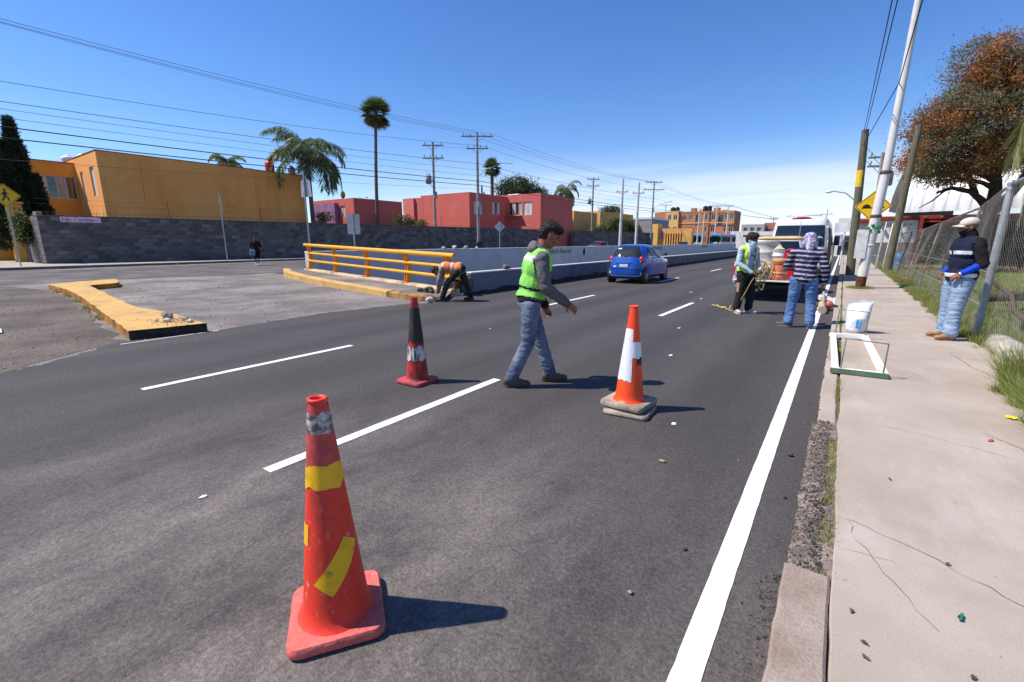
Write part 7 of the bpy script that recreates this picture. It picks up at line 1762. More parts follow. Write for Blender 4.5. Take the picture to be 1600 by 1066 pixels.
for s in (-1, 1):
    c0 = 0.5 + s * 0.468; c1 = 0.5 + s * 0.4995; a, b = sorted((c0, c1))
    tl = vs_.patch(a, b, 0.68, 1.30, 0.014, 4, 8).build('tail_light', M_tl, vb_, fix=False)
    vs_.patch(a + 0.004, b - 0.004, 0.84, 0.98, 0.017, 3, 3).build('clear_lens', M_tlw, tl, fix=False)
    q = 1.003 if s > 0 else 3.965
    vs_.patch(q, q + 0.03, 0.68, 1.30, 0.012, 3, 8).build('tail_light', M_tl, vb_, fix=False)
    for yy in (0.95, 4.3):
        mb = MB(); mb.M = Matrix.Translation((s * 0.955, yy, 0.35)) @ Matrix.Rotation(R(90 * s), 4, 'Y'); mb.lathe([(0.42, -0.1), (0.42, 0.012), (0.3, 0.014)], 26, capb=False); mb.build('wheel_arch', M_trim, vb_, fix=False)
        wheel(van, s * 0.87, yy, 0.345, 0.22, s)
    MB().cbox((s * 0.98 - 0.02, 3.9, 1.35), (s * 0.98 + s * 0.16 + 0.02, 4.0, 1.75), 0.03).build('wing_mirror', M_trim, van)
    for zz in (0.95, 1.5, 2.0):
        h_ = vs_.P(0.5 + s * 0.487, zz); MB().cbox((h_[0] - 0.03, h_[1] - 0.02, zz - 0.05), (h_[0] + 0.03, h_[1] + 0.03, zz + 0.05), 0.008).build('hinge', M_vanw, van)
vs_.patch(1.04, 1.36, 0.62, 1.98, 0.012, 8, 8).build('side_shade_patch', M_trim, vb_, fix=False)  # black patch, shade on the right side painted onto the body
vs_.patch(1.40, 1.60, 1.25, 1.95, 0.012, 8, 8).build('side_window', M_tint, vb_, fix=False)
mb = MB(); mb.sphere((0.0, 0.24, 2.345), (0.27, 0.06, 0.045), 18, 8); bl_ = mb.build('brake_light', M_tl, van); MB().cbox((-0.33, 0.2, 2.30), (0.33, 0.30, 2.335), 0.02).build('lamp_housing', M_trim, bl_)
MB().cbox((-0.92, -0.09, 0.38), (0.92, 0.10, 0.58), 0.05).build('bumper', M_trim, van); MB().cbox((0.08, -0.012, 1.02), (0.2, 0.05, 1.18), 0.01).build('door_handle', M_trim, van)
MB().cbox((-0.26, 0.0, 0.78), (0.26, 0.03, 0.92), 0.005).build('number_plate', M_plate, van)
MB().tube([(-0.55, 1.2, 2.42), (-0.55, 1.2, 2.47), (0.55, 1.2, 2.47), (0.55, 1.2, 2.42)], 0.02, 6).build('roof_bar', M_steel, van); MB().box((-0.8, 0.3, 0.3), (0.8, 5.0, 0.36)).build('underbody', M_trim, van)

# ---- pickup with its tailgate down
tk = thing('pickup_truck', 'old white pickup with the tailgate down, loaded with drums', 'pickup', (-1.58, 13.62, 0.0))
M_pkw = paint('pickup_cream', (0.66, 0.65, 0.60), 0.45)
M_pkr = mat('cab_roof_cream', rgb(216, 184, 126), 0.55, col2=rgb(190, 160, 110), scale=3)
cab = Shell([(0.40, 2.02, 4.2, 0.70), (0.60, 2.0, 4.5, 0.74), (0.95, 2.0, 4.45, 0.75), (1.10, 2.02, 3.9, 0.735), (1.30, 2.08, 3.5, 0.68), (1.50, 2.14, 3.2, 0.62), (1.58, 2.20, 3.05, 0.58)], 6.0)
cb = cab.body(MB(), 14).build('cab', M_pkw, tk, fix=False)
rf = Shell([(1.575, 2.16, 3.10, 0.60), (1.60, 2.14, 3.12, 0.61), (1.64, 2.20, 3.05, 0.57), (1.665, 2.32, 2.9, 0.44)], 5.0); rf.body(MB(), 14).build('cab_roof', M_pkr, cb, fix=False)
cab.patch(0.07, 0.93, 1.14, 1.52, 0.008, 10, 6).build('rear_window', M_tint, cb, fix=False)
cab.patch(1.1, 1.6, 1.12, 1.5, 0.008, 8, 6).build('side_window', M_tint, cb, fix=False); cab.patch(3.4, 3.9, 1.12, 1.5, 0.008, 8, 6).build('side_window', M_tint, cb, fix=False)
MB().cbox((-0.70, 0.0, 0.50), (0.70, 1.98, 0.56), 0.01).build('bed_floor', M_pkw, tk)
for s in (-1, 1):
    xa, xb = sorted((s * 0.70, s * 0.76)); MB().cbox((xa, 0.0, 0.42), (xb, 1.98, 0.98), 0.02).build('bed_side', M_pkw, tk)
    MB().cbox((s * 0.73 - 0.03, -0.012, 0.62), (s * 0.73 + 0.03, 0.03, 0.86), 0.01).build('tail_light', M_tl, tk)
    for yy in (0.95, 3.65):
        wheel(tk, s * 0.64, yy, 0.30, 0.18, s)
        mb = MB(); mb.M = Matrix.Translation((s * 0.762, yy, 0.32)) @ Matrix.Rotation(R(90 * s), 4, 'Y'); mb.lathe([(0.36, -0.05), (0.36, 0.004), (0.25, 0.006)], 24, capb=False); mb.build('wheel_arch', M_trim, tk, fix=False)
MB().cbox((-0.70, 1.93, 0.561), (0.70, 1.975, 1.0), 0.01).build('headboard', M_pkw, tk)
tg_ = MB().cbox((-0.69, -0.46, 0.505), (0.69, -0.01, 0.55), 0.012).build('tailgate', M_pkw, tk)
MB().cbox((-0.65, -0.10, 0.30), (0.65, -0.02, 0.42), 0.02).build('bumper', M_trim, tk); MB().box((-0.55, 0.0, 0.28), (0.55, 4.2, 0.40)).build('chassis', M_trim, tk)
for s in (-1, 1): MB().tube([(s * 0.68, -0.30, 0.55), (s * 0.70, 0.02, 0.86)], 0.008, 5).build('stay_chain', M_steel, tk)

# cargo
M_drum = mat('drum_white', (0.52, 0.50, 0.46), 0.6, col2=(0.32, 0.29, 0.25), scale=4, lo=0.45, hi=0.7, fine=0.08)
dr = thing('plastic_drum', 'large dirty white drum standing in the pickup bed', 'drum', (-1.70, 14.45, 0.562))
MB().lathe([(0.27, 0), (0.285, 0.03), (0.285, 0.3), (0.30, 0.32), (0.30, 0.36), (0.285, 0.38), (0.285, 0.62), (0.30, 0.64), (0.30, 0.68), (0.285, 0.70), (0.288, 0.88), (0.30, 0.89), (0.30, 0.94)], 32).build('drum_body', M_drum, dr); MB().lathe([(0.302, 0.941), (0.302, 0.965), (0.25, 0.97)], 32).build('lid', M_drum, dr)
MB().tube([(0.3, 0, 0.9), (0.31, 0.05, 0.75), (0.3, 0.1, 0.9)], 0.008, 5).build('handle', M_steel, dr)
bk = thing('paint_bucket', 'white paint bucket with a folded cloth on it behind the orange cooler', 'bucket', (-1.35, 13.98, 0.562))
MB().lathe([(0.125, 0), (0.15, 0.56), (0.162, 0.565), (0.162, 0.60), (0.15, 0.605), (0.153, 0.70), (0.165, 0.705), (0.165, 0.735)], 28).build('bucket_body', M_whitep, bk)
MB().grid(lambda u, v: (0.24 * (u - 0.5), 0.22 * (v - 0.5), 0.75 + 0.11 * math.exp(-9 * ((u - 0.45) ** 2 + (v - 0.5) ** 2)) + 0.012 * math.sin(9 * u) * math.sin(8 * v)), 10, 10).build('cloth', mat('cream_cloth', rgb(206, 190, 150), 0.9, var=0.2), bk, fix=False)
co_ = thing('water_cooler', 'orange plastic water cooler standing on the lowered tailgate', 'cooler', (-1.245, 13.42, 0.552))
M_cool = mat('cooler_orange', rgb(206, 120, 78), 0.65, col2=rgb(186, 96, 72), scale=5); M_coolt = mat('cooler_lid', rgb(214, 156, 88), 0.65, col2=rgb(196, 136, 76), scale=6)
MB().lathe([(0.16, 0), (0.175, 0.02), (0.175, 0.10), (0.165, 0.12), (0.17, 0.14), (0.178, 0.36), (0.17, 0.375), (0.18, 0.385), (0.182, 0.46)], 32).build('cooler_body', M_cool, co_)
MB().lathe([(0.19, 0.461), (0.192, 0.50), (0.185, 0.53), (0.12, 0.535)], 32).build('lid', M_coolt, co_)
MB().tube([(0.185, -0.02, 0.46), (0.20, -0.06, 0.30), (0.19, -0.08, 0.28)], 0.012, 6).build('handle', M_whitep, co_); MB().cyl((-0.02, -0.17, 0.07), (-0.02, -0.215, 0.07), 0.02, n=8).build('tap', M_cool, co_)
MB().lathe([(0.1765, 0.16), (0.1795, 0.17), (0.1795, 0.20), (0.177, 0.21)], 32, capb=False, capt=False).build('label_band', mat('cooler_band', rgb(236, 170, 120), 0.6), co_, fix=False)
jc = thing('jerry_can', 'red plastic jerry can behind the orange cooler', 'jerry can', (-1.09, 13.95, 0.562))
M_jr = mat('jerry_red', rgb(206, 24, 38), 0.45, var=0.15)
MB().cbox((-0.13, -0.09, 0.0), (0.13, 0.09, 0.66), 0.04).build('can_body', M_jr, jc); MB().tube([(-0.09, 0, 0.655), (-0.07, 0, 0.74), (0.05, 0, 0.76), (0.09, 0, 0.655)], 0.02, 8).build('handle', M_jr, jc); MB().cyl((-0.1, 0, 0.66), (-0.16, 0, 0.76), 0.03, n=10).build('cap', M_blackp, jc)
hs = thing('rope_tangle', 'tangle of yellow rope and hose hanging over the pickup tailgate', 'rope', (-1.66, 13.35, 0.552))
M_rope = mat('yellow_rope', rgb(214, 186, 112), 0.85, col2=rgb(176, 146, 80), scale=30); M_hose = mat('grey_hose', rgb(170, 160, 140), 0.7, var=0.3, scale=12)
rr = random.Random(12)
for k in range(26):
    cx_ = rr.uniform(-0.20, 0.20); cz = rr.uniform(-0.10, 0.18); ax = rr.uniform(0.07, 0.15); az = rr.uniform(0.14, 0.30); yo = -0.14 + rr.uniform(-0.06, 0.1); ph = rr.random() * 6; pts = []
    for i in range(23):
        a = ph + i * 2 * math.pi / 20; pts.append((cx_ + ax * math.cos(a) + 0.02 * math.sin(3 * a), yo + 0.04 * math.sin(2 * a + k), cz + 0.10 + az * math.sin(a)))
    MB().tube(pts, 0.009 if k % 3 else 0.013, 6).build('rope_loop' if k % 3 else 'hose_loop', M_rope if k % 3 else M_hose, hs)
MB().cbox((-0.02, 0.05, 0.0), (0.2, 0.3, 0.34), 0.05).build('hose_reel', M_hose, hs); MB().cyl((-0.12, -0.02, 0.34), (-0.12, 0.2, 0.36), 0.07, n=14).build('reel_hub', mat('cane', rgb(190, 150, 96), 0.8), hs)
gn = thing('spray_pump', 'small grey spray pump among the ropes on the tailgate', 'pump', (-1.47, 13.5, 0.552))
MB().cbox((-0.08, -0.1, 0.0), (0.08, 0.1, 0.16), 0.03).build('motor', M_steel, gn); MB().cyl((0, 0, 0.161), (0, 0, 0.36), 0.05, n=12).build('cylinder', M_whitep, gn); MB().tube([(0.05, 0, 0.3), (0.12, -0.05, 0.38), (0.10, -0.1, 0.5)], 0.015, 6).build('pipe', M_steel, gn)
sp_ = thing('white_bag', 'white plastic bag bulging behind the cooler in the pickup', 'bag', (-1.0, 14.4, 0.562))
bmh = bmesh.new(); bmesh.ops.create_icosphere(bmh, subdivisions=3, radius=1)
for v in bmh.verts: v.co = Vector((v.co.x * 0.2, v.co.y * 0.2, 0.32 + v.co.z * 0.34)) * 1.0; v.co += Vector((1, 1, 0.3)) * 0.05 * mnoise.noise(v.co * 7)
me = bpy.data.meshes.new('bag'); bmh.to_mesh(me); bmh.free(); me.materials.append(M_whitep); o = bpy.data.objects.new('bag', me); COL.objects.link(o); o.parent = sp_

# ---- buses at the end of the far street
def bus(label, loc, rz, accents):
    t = thing('city_bus', label, 'bus', loc, rz); M_bt = paint('bus_teal', rgb(30, 134, 150)); M_bb = paint('bus_blue', rgb(74, 156, 206)); 
    MB().cbox((-1.25, 0, 0.35), (1.25, 10.5, 2.75), 0.12).build('body', M_bt, t); MB().cbox((-1.2, 0.1, 2.751), (1.2, 10.4, 3.15), 0.1).build('roof', M_bb, t)
    MB().cbox((-1.1, -0.02, 1.45), (1.1, 0.02, 2.6), 0.03).build('windscreen', M_tint, t); MB().cbox((-0.8, -0.015, 2.63), (0.8, 0.01, 2.74), 0.01).build('route_board', M_trim, t)
    for s in (-1, 1):
        for k in range(5): MB().cbox((s * 1.24 - 0.02, 0.7 + k * 1.95, 1.5), (s * 1.24 + 0.02, 2.45 + k * 1.95, 2.55), 0.03).build('side_window', M_tint, t)
        for yy in (1.8, 8.2): wheel(t, s * 1.1, yy, 0.48, 0.28, s)
        MB().sphere((s * 0.95, -0.02, 0.85), (0.16, 0.05, 0.12), 10, 8).build('headlight', M_tlw, t); MB().cbox((s * 1.3 - 0.06, -0.35, 1.9), (s * 1.3 + 0.06, -0.2, 2.5), 0.03).build('wing_mirror', M_trim, t)
    for k, (r0_, c_) in enumerate(((0.62, (0.75, 0.75, 0.74)), (0.42, rgb(40, 160, 150)), (0.26, rgb(214, 60, 70)), (0.14, (0.75, 0.75, 0.74)))):
        mb = MB(); mb.M = Matrix.Translation((0.3, -0.014 - 0.003 * k, 0.85)) @ Matrix.Rotation(R(90), 4, 'X'); mb.lathe([(0.01, 0), (r0_, 0.002)], 24, capb=False, capt=False); mb.build('swirl_ring', mat('bus_ring_%d' % k, c_, 0.5), t, fix=False)
    MB().cbox((-1.26, -0.03, 0.32), (1.26, 0.03, 0.55), 0.02).build('bumper', M_trim, t)
    MB().cbox((0.95, -0.013, 1.0), (1.22, 0.012, 1.44), 0.004).build('yellow_panel', paint('bus_yellow', rgb(196, 206, 60)), t)
    return t
bus('teal and blue city bus beside the yellow gatehouse, left of two', (-26.4, 106, 0), R(8), 0)
bus('teal and blue city bus left of the white workshop, right of two', (-22.9, 108, 0), R(-6), 1)
# ================================================================= people
def V3(*a): return Vector(a)
class Prims:
    def __init__(self): self.mb = MB()
    def cap(self, a, b, r0, r1=None):
        r1 = r0 if r1 is None else r1
        self.mb.sphere(tuple(a), r0, 14, 10).sphere(tuple(b), r1, 14, 10).cyl(tuple(a), tuple(b), r0 * 0.995, r1 * 0.995, 14); return self
    def chain(self, pts, rs):
        for i in range(len(pts) - 1): self.cap(pts[i], pts[i + 1], rs[i], rs[i + 1])
        return self
    def ell(self, c, r, rot=None):
        self.mb.M = Matrix.Translation(c) @ (rot.to_4x4() if rot is not None else Matrix.Identity(4)); self.mb.sphere((0, 0, 0), r, 18, 12); self.mb.M = None; return self
    def mesh(self, name, voxel, smooth=4, folds=None, keep=None, mats=None, pick=None, fac=0.5):
        me0 = self.mb.mesh(name + '_src'); ob = bpy.data.objects.new(name + '_src', me0); COL.objects.link(ob)
        rm = ob.modifiers.new('r', 'REMESH'); rm.mode = 'VOXEL'; rm.voxel_size = voxel; rm.use_smooth_shade = True
        sm = ob.modifiers.new('s', 'SMOOTH'); sm.factor = fac; sm.iterations = smooth
        dg = bpy.context.evaluated_depsgraph_get(); me = bpy.data.meshes.new_from_object(ob.evaluated_get(dg))
        bpy.data.objects.remove(ob); bpy.data.meshes.remove(me0); me.name = name
        if folds:
            n = len(me.vertices); co = np.empty(n * 3, np.float32); me.vertices.foreach_get('co', co); no = np.empty(n * 3, np.float32); me.vertex_normals.foreach_get('vector', no)
            co = co.reshape(-1, 3); no = no.reshape(-1, 3); amp, sc, st, seed = folds
            d = np.array([(1 - 2 * abs(mnoise.noise(Vector((p[0] * sc + seed, p[1] * sc, p[2] * sc * st))))) * 0.6 + 0.5 * mnoise.noise(Vector((p[0] * sc * 2.3, p[1] * sc * 2.3 + seed, p[2] * sc * st * 2))) for p in co], np.float32)
            w_ = np.array([(1 - 2.2 * abs(mnoise.noise(Vector((p[0] * 5 + seed, p[1] * 5, p[2] * 21))))) * max(0.0, 0.35 + mnoise.noise(Vector((p[0] * 3, p[1] * 3 + seed, p[2] * 4)))) for p in co], np.float32)
            d = d * 0.8 + w_ * 0.55
            co = co + no * (d * amp)[:, None]; me.vertices.foreach_set('co', co.ravel())
        if keep:
            bm = bmesh.new(); bm.from_mesh(me); bmesh.ops.delete(bm, geom=[f for f in bm.faces if not keep(f.calc_center_median())], context='FACES')
            bm.to_mesh(me); bm.free()
        me.materials.clear()
        for m_ in mats: me.materials.append(m_)
        if pick:
            me.polygons.foreach_set('material_index', np.array([pick(p.center) for p in me.polygons], np.int32))
        me.polygons.foreach_set('use_smooth', np.ones(len(me.polygons), bool)); me.update()
        return me
def add_mesh(me, name, parent):
    o = bpy.data.objects.new(name, me); COL.objects.link(o); o.parent = parent; return o

def frame_of(a, b, hint):
    z = (b - a).normalized(); x = hint - z * hint.dot(z); x.normalize(); y = z.cross(x); return Matrix((x, y, z)).transposed()

def hand(pr, w, d, n_, side, s=1.0, curl=0.5, spread=0.12):
    """palm and five fingers: w wrist, d pointing out of the wrist, n_ palm normal (palm side), side +1 thumb towards cross(d, n)"""
    d = d.normalized(); n_ = (n_ - d * n_.dot(d)).normalized(); x = d.cross(n_) * side
    rot = Matrix((x, d, -n_)).transposed()
    pr.ell(w + d * 0.045 * s, (0.040 * s, 0.052 * s, 0.016 * s), rot); pr.cap(w - d * 0.02, w + d * 0.03 * s, 0.026 * s, 0.024 * s)
    for k, (off, ln) in enumerate(((0.028, 0.068), (0.010, 0.078), (-0.009, 0.073), (-0.027, 0.056))):
        p = w + d * 0.085 * s + x * off * s; a = 0.25 * curl; dir_ = d + x * off * spread * 10; dir_.normalize()
        for j, f in enumerate((0.42, 0.33, 0.25)):
            a += curl * (0.45, 0.8, 0.6)[j]; q = p + (dir_ * math.cos(a) + n_ * math.sin(a)) * ln * f * s
            pr.cap(p, q, (0.0092, 0.0085, 0.0078)[j] * s, (0.0088, 0.008, 0.0068)[j] * s); p = q
    p = w + d * 0.022 * s + x * 0.030 * s + n_ * 0.006; q = p + (x * 0.65 + d * 0.65 + n_ * 0.25).normalized() * 0.036 * s; r_ = q + (x * 0.2 + d * 0.85 + n_ * 0.4).normalized() * 0.030 * s
    pr.cap(p, q, 0.0125 * s, 0.0105 * s).cap(q, r_, 0.010 * s, 0.008 * s)

def head_prims(pr, c, rot, s=1.0):
    """c: head centre, rot columns = right, forward, up"""
    f = lambda x, y, z: c + rot @ Vector((x, y, z)) * s
    e = lambda p, r_: pr.ell(p, tuple(q * s for q in r_), rot)
    e(f(0, -0.012, 0.03), (0.076, 0.095, 0.085)); e(f(0, 0.03, -0.03), (0.062, 0.066, 0.085)); e(f(0, 0.048, -0.085), (0.036, 0.036, 0.028))
    pr.cap(f(0, 0.088, 0.022), f(0, 0.108, -0.022), 0.010 * s, 0.015 * s); e(f(0.011, 0.094, -0.028), (0.010, 0.012, 0.008)); e(f(-0.011, 0.094, -0.028), (0.010, 0.012, 0.008))
    pr.cap(f(-0.042, 0.07, 0.032), f(0.042, 0.07, 0.032), 0.014 * s); pr.cap(f(-0.02, 0.086, -0.056), f(0.02, 0.086, -0.056), 0.009 * s); pr.cap(f(-0.016, 0.083, -0.068), f(0.016, 0.083, -0.068), 0.009 * s)
    for sd in (-1, 1):
        e(f(0.045 * sd, 0.055, -0.015), (0.022, 0.026, 0.024)); e(f(0.077 * sd, -0.008, -0.005), (0.011, 0.022, 0.033)); pr.cap(f(0.06 * sd, 0.005, -0.05), f(0.03 * sd, 0.05, -0.085), 0.022 * s, 0.02 * s)
    return f

def person(label, loc, rz, J, o, voxel=0.009, name='person', group=None):
    """J: joint positions (local: x right, y forward, z up). o: outfit options"""
    t = thing(name, label, 'person', loc, rz, group)
    g_ = {k: Vector(v) for k, v in J.items() if not k.startswith('_')}
    hd = g_['head']; hf = Vector(J.get('_face', (0, 1, 0))).normalized(); hu = Vector(J.get('_up', (0, 0, 1))); hx = hf.cross(hu).normalized(); hu = hx.cross(hf); hrot = Matrix((hx, hf, hu)).transposed()
    tz = (g_['neck'] - g_['pelvis']).normalized(); tx = (g_['shR'] - g_['shL']); tx = (tx - tz * tx.dot(tz)).normalized(); ty = tz.cross(tx); trot = Matrix((tx, ty, tz)).transposed()
    px = (g_['hipR'] - g_['hipL']).normalized(); pz = (tz + Vector((0, 0, 1))).normalized(); pz = (pz - px * pz.dot(px)).normalized(); prot = Matrix((px, pz.cross(px), pz)).transposed()
    chest = g_['pelvis'].lerp(g_['neck'], 0.70) + ty * 0.0; waist = g_['pelvis'].lerp(g_['neck'], 0.36)
    B = o.get('bulk', 1.0)
    def torso(pr, off, sh=1.0, pel=True):
        if pel: pr.ell(g_['pelvis'] + tz * 0.01, (0.150 * B + off, 0.105 * B + off, 0.13 + off), prot)
        pr.ell(waist, (0.130 * B + off, 0.098 * B + off, 0.17 + off), trot); pr.ell(chest, (0.150 * B + off, 0.108 * B + off, 0.165 + off), trot)
        a = g_['shL'].lerp(g_['shR'], 0.5 - 0.5 * sh); b = g_['shL'].lerp(g_['shR'], 0.5 + 0.5 * sh)
        pr.cap(a - tz * 0.01, b - tz * 0.01, 0.052 + off); pr.cap(a.lerp(g_['neck'], 0.5) - tz * 0.015, g_['neck'] - tz * 0.03, 0.045 + off, 0.06 + off * 0.6); pr.cap(b.lerp(g_['neck'], 0.5) - tz * 0.015, g_['neck'] - tz * 0.03, 0.045 + off, 0.06 + off * 0.6)
    def arm(pr, s, off, to=1.0, r=1.0):
        a, b, c = g_['sh' + s], g_['el' + s], g_['wr' + s]; pr.cap(a, b, 0.050 * r + off, 0.041 * r + off)
        if to > 0: c = b.lerp(c, to); pr.cap(b, c, 0.041 * r + off, (0.041 + (0.027 - 0.041) * to) * r + off)
    def leg(pr, s, off, to=1.0, flare=0.0):
        a, b, c = g_['hip' + s], g_['kn' + s], g_['an' + s]; pr.cap(a, b, 0.082 * B + off, 0.057 + off)
        if to > 0: m_ = b.lerp(c, 0.35 * to); e = b.lerp(c, to); pr.cap(b, m_, 0.055 + off, 0.055 + off); pr.cap(m_, e, 0.055 + off, 0.040 + off + flare)
    # ---- body: one continuous skin
    pr = Prims(); torso(pr, -0.012)
    for s in 'LR':
        arm(pr, s, -0.006 if o.get('sleeve', 1.0) >= 1 else 0.0); leg(pr, s, -0.008)
        sd = 1 if s == 'R' else -1
        fd = g_['wr' + s] - g_['el' + s]; hdv = Vector(J.get('_hand' + s, fd)); pn = Vector(J.get('_palm' + s, (-sd, 0, 0)))
        hand(pr, g_['wr' + s], hdv, pn, J.get('_thumb' + s, 1), 1.0, J.get('_curl' + s, 0.5))
        an = g_['an' + s]; td = Vector(J['_toe' + s]).normalized(); pr.cap(an, an + td * 0.10 - Vector((0, 0, 0.05)), 0.035, 0.025)
    pr.chain([g_['neck'] - tz * 0.05, g_['neck'], hd + hrot @ Vector((0, -0.025, -0.05))], [0.06, 0.052, 0.05]); hp = head_prims(pr, hd, hrot)
    body = add_mesh(pr.mesh('body', voxel, 3, mats=[o['skin']], fac=0.45), 'body', t)
    for sd in (-1, 1):
        c = hp(0.030 * sd, 0.083, 0.008); MB().sphere(tuple(c), (0.011, 0.011, 0.008), 10, 8).build('eye', M_eye, body)
        MB().tube([tuple(hp(0.014 * sd, 0.099, 0.033)), tuple(hp(0.032 * sd, 0.091, 0.037)), tuple(hp(0.048 * sd, 0.074, 0.031))], [0.004, 0.005, 0.003], 6).build('eyebrow', M_hair, body)
    # ---- trousers
    pr = Prims(); pr.ell(g_['pelvis'] + pz * 0.0, (0.158 * B + 0.012, 0.112 * B + 0.012, 0.13), prot)
    for s in 'LR': leg(pr, s, o.get('loose', 0.014), o.get('leglen', 0.97), o.get('flare', 0.012))
    for s in 'LR': pr.cap(g_['pelvis'] + tx * (0.06 if s == 'R' else -0.06) - tz * 0.02, g_['hip' + s], 0.11 * B, 0.095 * B)
    tp = pr.mesh('trousers', voxel * 1.25, 3, folds=(o.get('tfold', 0.010), 7.5, 2.6, o.get('seed', 1)), mats=o['trousers'], pick=o.get('trouser_pick'))
    add_mesh(tp, 'trousers', t)
    # ---- shirt or jacket
    pr = Prims(); torso(pr, o.get('topoff', 0.012), pel=not o.get('short_top'))
    for s in 'LR':
        arm(pr, s, o.get('sleeveoff', 0.010), o.get('sleeve', 1.0) if not isinstance(o.get('sleeve'), dict) else o['sleeve'][s], o.get('armr', 1.0))
    if o.get('hem', True): pr.ell(g_['pelvis'] + tz * 0.02, (0.165 * B + 0.012, 0.118 * B + 0.012, 0.10), prot)
    if o.get('hood'):
        pr.ell(g_['neck'] - ty * 0.075 + tz * 0.015, (0.095, 0.055, 0.075), trot); pr.cap(g_['neck'] - tx * 0.07 - ty * 0.01, g_['neck'] + tx * 0.07 - ty * 0.01, 0.045); pr.chain([g_['neck'] - tx * 0.065 - ty * 0.03 + tz * 0.03, g_['neck'] - ty * 0.085 + tz * 0.05, g_['neck'] + tx * 0.065 - ty * 0.03 + tz * 0.03], [0.035] * 3)
    nk = g_['neck'] + tz * o.get('collar', 0.0)
    tm = pr.mesh('top', voxel * 1.25, 3, folds=(o.get('jfold', 0.015), 9, 1.0, o.get('seed', 1) + 5), mats=o['top'], pick=(lambda c: o['top_pick'](trot.transposed() @ (c - g_['pelvis']), c)) if o.get('top_pick') else None)
    add_mesh(tm, o.get('top_name', 'jacket'), t)
    # ---- waistcoat
    if o.get('vest'):
        pr = Prims(); torso(pr, o.get('vestoff', 0.034), o.get('vestsh', 0.72)); pr.ell(g_['pelvis'] + tz * 0.03, (0.175 * B + 0.014, 0.13 * B + 0.014, 0.13), prot)
        lo_, hi_ = o.get('vestz', (-0.05, 0.50)); gap = o.get('vestgap', 0.0)
        def keep(c):
            q = trot.transposed() @ (c - g_['pelvis'])
            if q.z < lo_ + (0.03 * math.sin(6 * q.x) if q.z < lo_ + 0.05 else 0): return False
            if q.z > hi_ and abs(q.x) < 0.075: return False
            if gap and q.y > 0.02 and abs(q.x - o.get('vestcx', 0.0)) < gap: return False
            # arm holes
            for s in 'LR':
                a = g_['sh' + s]; b = a.lerp(g_['el' + s], 0.9); ab = b - a; k = max(0, min(1, (c - a).dot(ab) / ab.length_squared)); 
                if (c - a - ab * k).length < 0.082 and k > 0.02: return False
            return True
        vm = pr.mesh('vest', voxel * 1.25, 4, folds=(0.016, 8, 0.6, o.get('seed', 1) + 9), keep=keep, mats=o['vest'], pick=lambda c: o['vest_pick'](trot.transposed() @ (c - g_['pelvis']), c))
        ob = add_mesh(vm, 'vest', t); sd_ = ob.modifiers.new('thick', 'SOLIDIFY'); sd_.thickness = 0.005; sd_.offset = 1
    # ---- shoes
    for s in 'LR':
        an = g_['an' + s]; td = Vector(J['_toe' + s]); td.normalize(); pr = Prims(); fl = td.copy(); up = Vector((0, 0, 1)); sx = fl.cross(up).normalized(); up = sx.cross(fl); rot = Matrix((sx, fl, up)).transposed()
        hl = an + rot @ Vector((0, -0.035, -0.045)); ml = an + rot @ Vector((0, 0.06, -0.052)); tl = an + rot @ Vector((0, 0.145, -0.060))
        pr.ell(hl, (0.040, 0.050, 0.045), rot); pr.ell(ml, (0.046, 0.085, 0.040), rot); pr.ell(tl, (0.045, 0.060, 0.031), rot); pr.cap(an + rot @ Vector((0, -0.01, 0.03 if o.get('boots') else -0.005)), hl.lerp(ml, 0.4), 0.046, 0.045)
        sh_ = add_mesh(pr.mesh('shoe', voxel, 3, folds=(0.003, 30, 1, 3), mats=[o['shoe']]), 'shoe', t)
        so = MB(); pl = [(0.040 * math.cos(a) * (1.1 if math.sin(a) > 0 else 0.95), 0.055 + 0.145 * math.sin(a)) for a in np.linspace(0, 2 * math.pi, 22)[:-1]]
        so.M = Matrix.Translation(an) @ rot.to_4x4(); so.prism(pl, -0.098, -0.074); so.build('sole', o.get('sole', M_sole), sh_)
    return t, dict(hd=hd, hrot=hrot, hp=hp, g=g_, trot=trot, tx=tx, ty=ty, tz=tz, body=body)

M_eye = mat('eye_dark', (0.02, 0.014, 0.012), 0.25); M_hair = mat('black_hair', (0.012, 0.010, 0.009), 0.7, col2=(0.03, 0.022, 0.018), scale=30, bump=0.6, bscale=90)
M_skin = mat('skin_tan', rgb(150, 98, 74), 0.55, col2=rgb(132, 80, 60), scale=14, spec=0.35); M_skin2 = mat('skin_brown', rgb(136, 86, 66), 0.55, col2=rgb(118, 72, 56), scale=14, spec=0.35)
M_sole = mat('shoe_sole', (0.06, 0.055, 0.05), 0.85)
def cloth(name, c, c2=None, scale=6, fine=0.08, rough=0.9, **k): return mat(name, c, rough, col2=c2, var=0.22, scale=scale, fine=fine, fscale=140, bump=0.25, bscale=60, spec=0.2, **k)
M_jean = cloth('denim_faded', rgb(116, 126, 144), rgb(72, 82, 104), 5); M_jeand = cloth('denim_stain', rgb(112, 108, 106), rgb(92, 92, 96), 7)

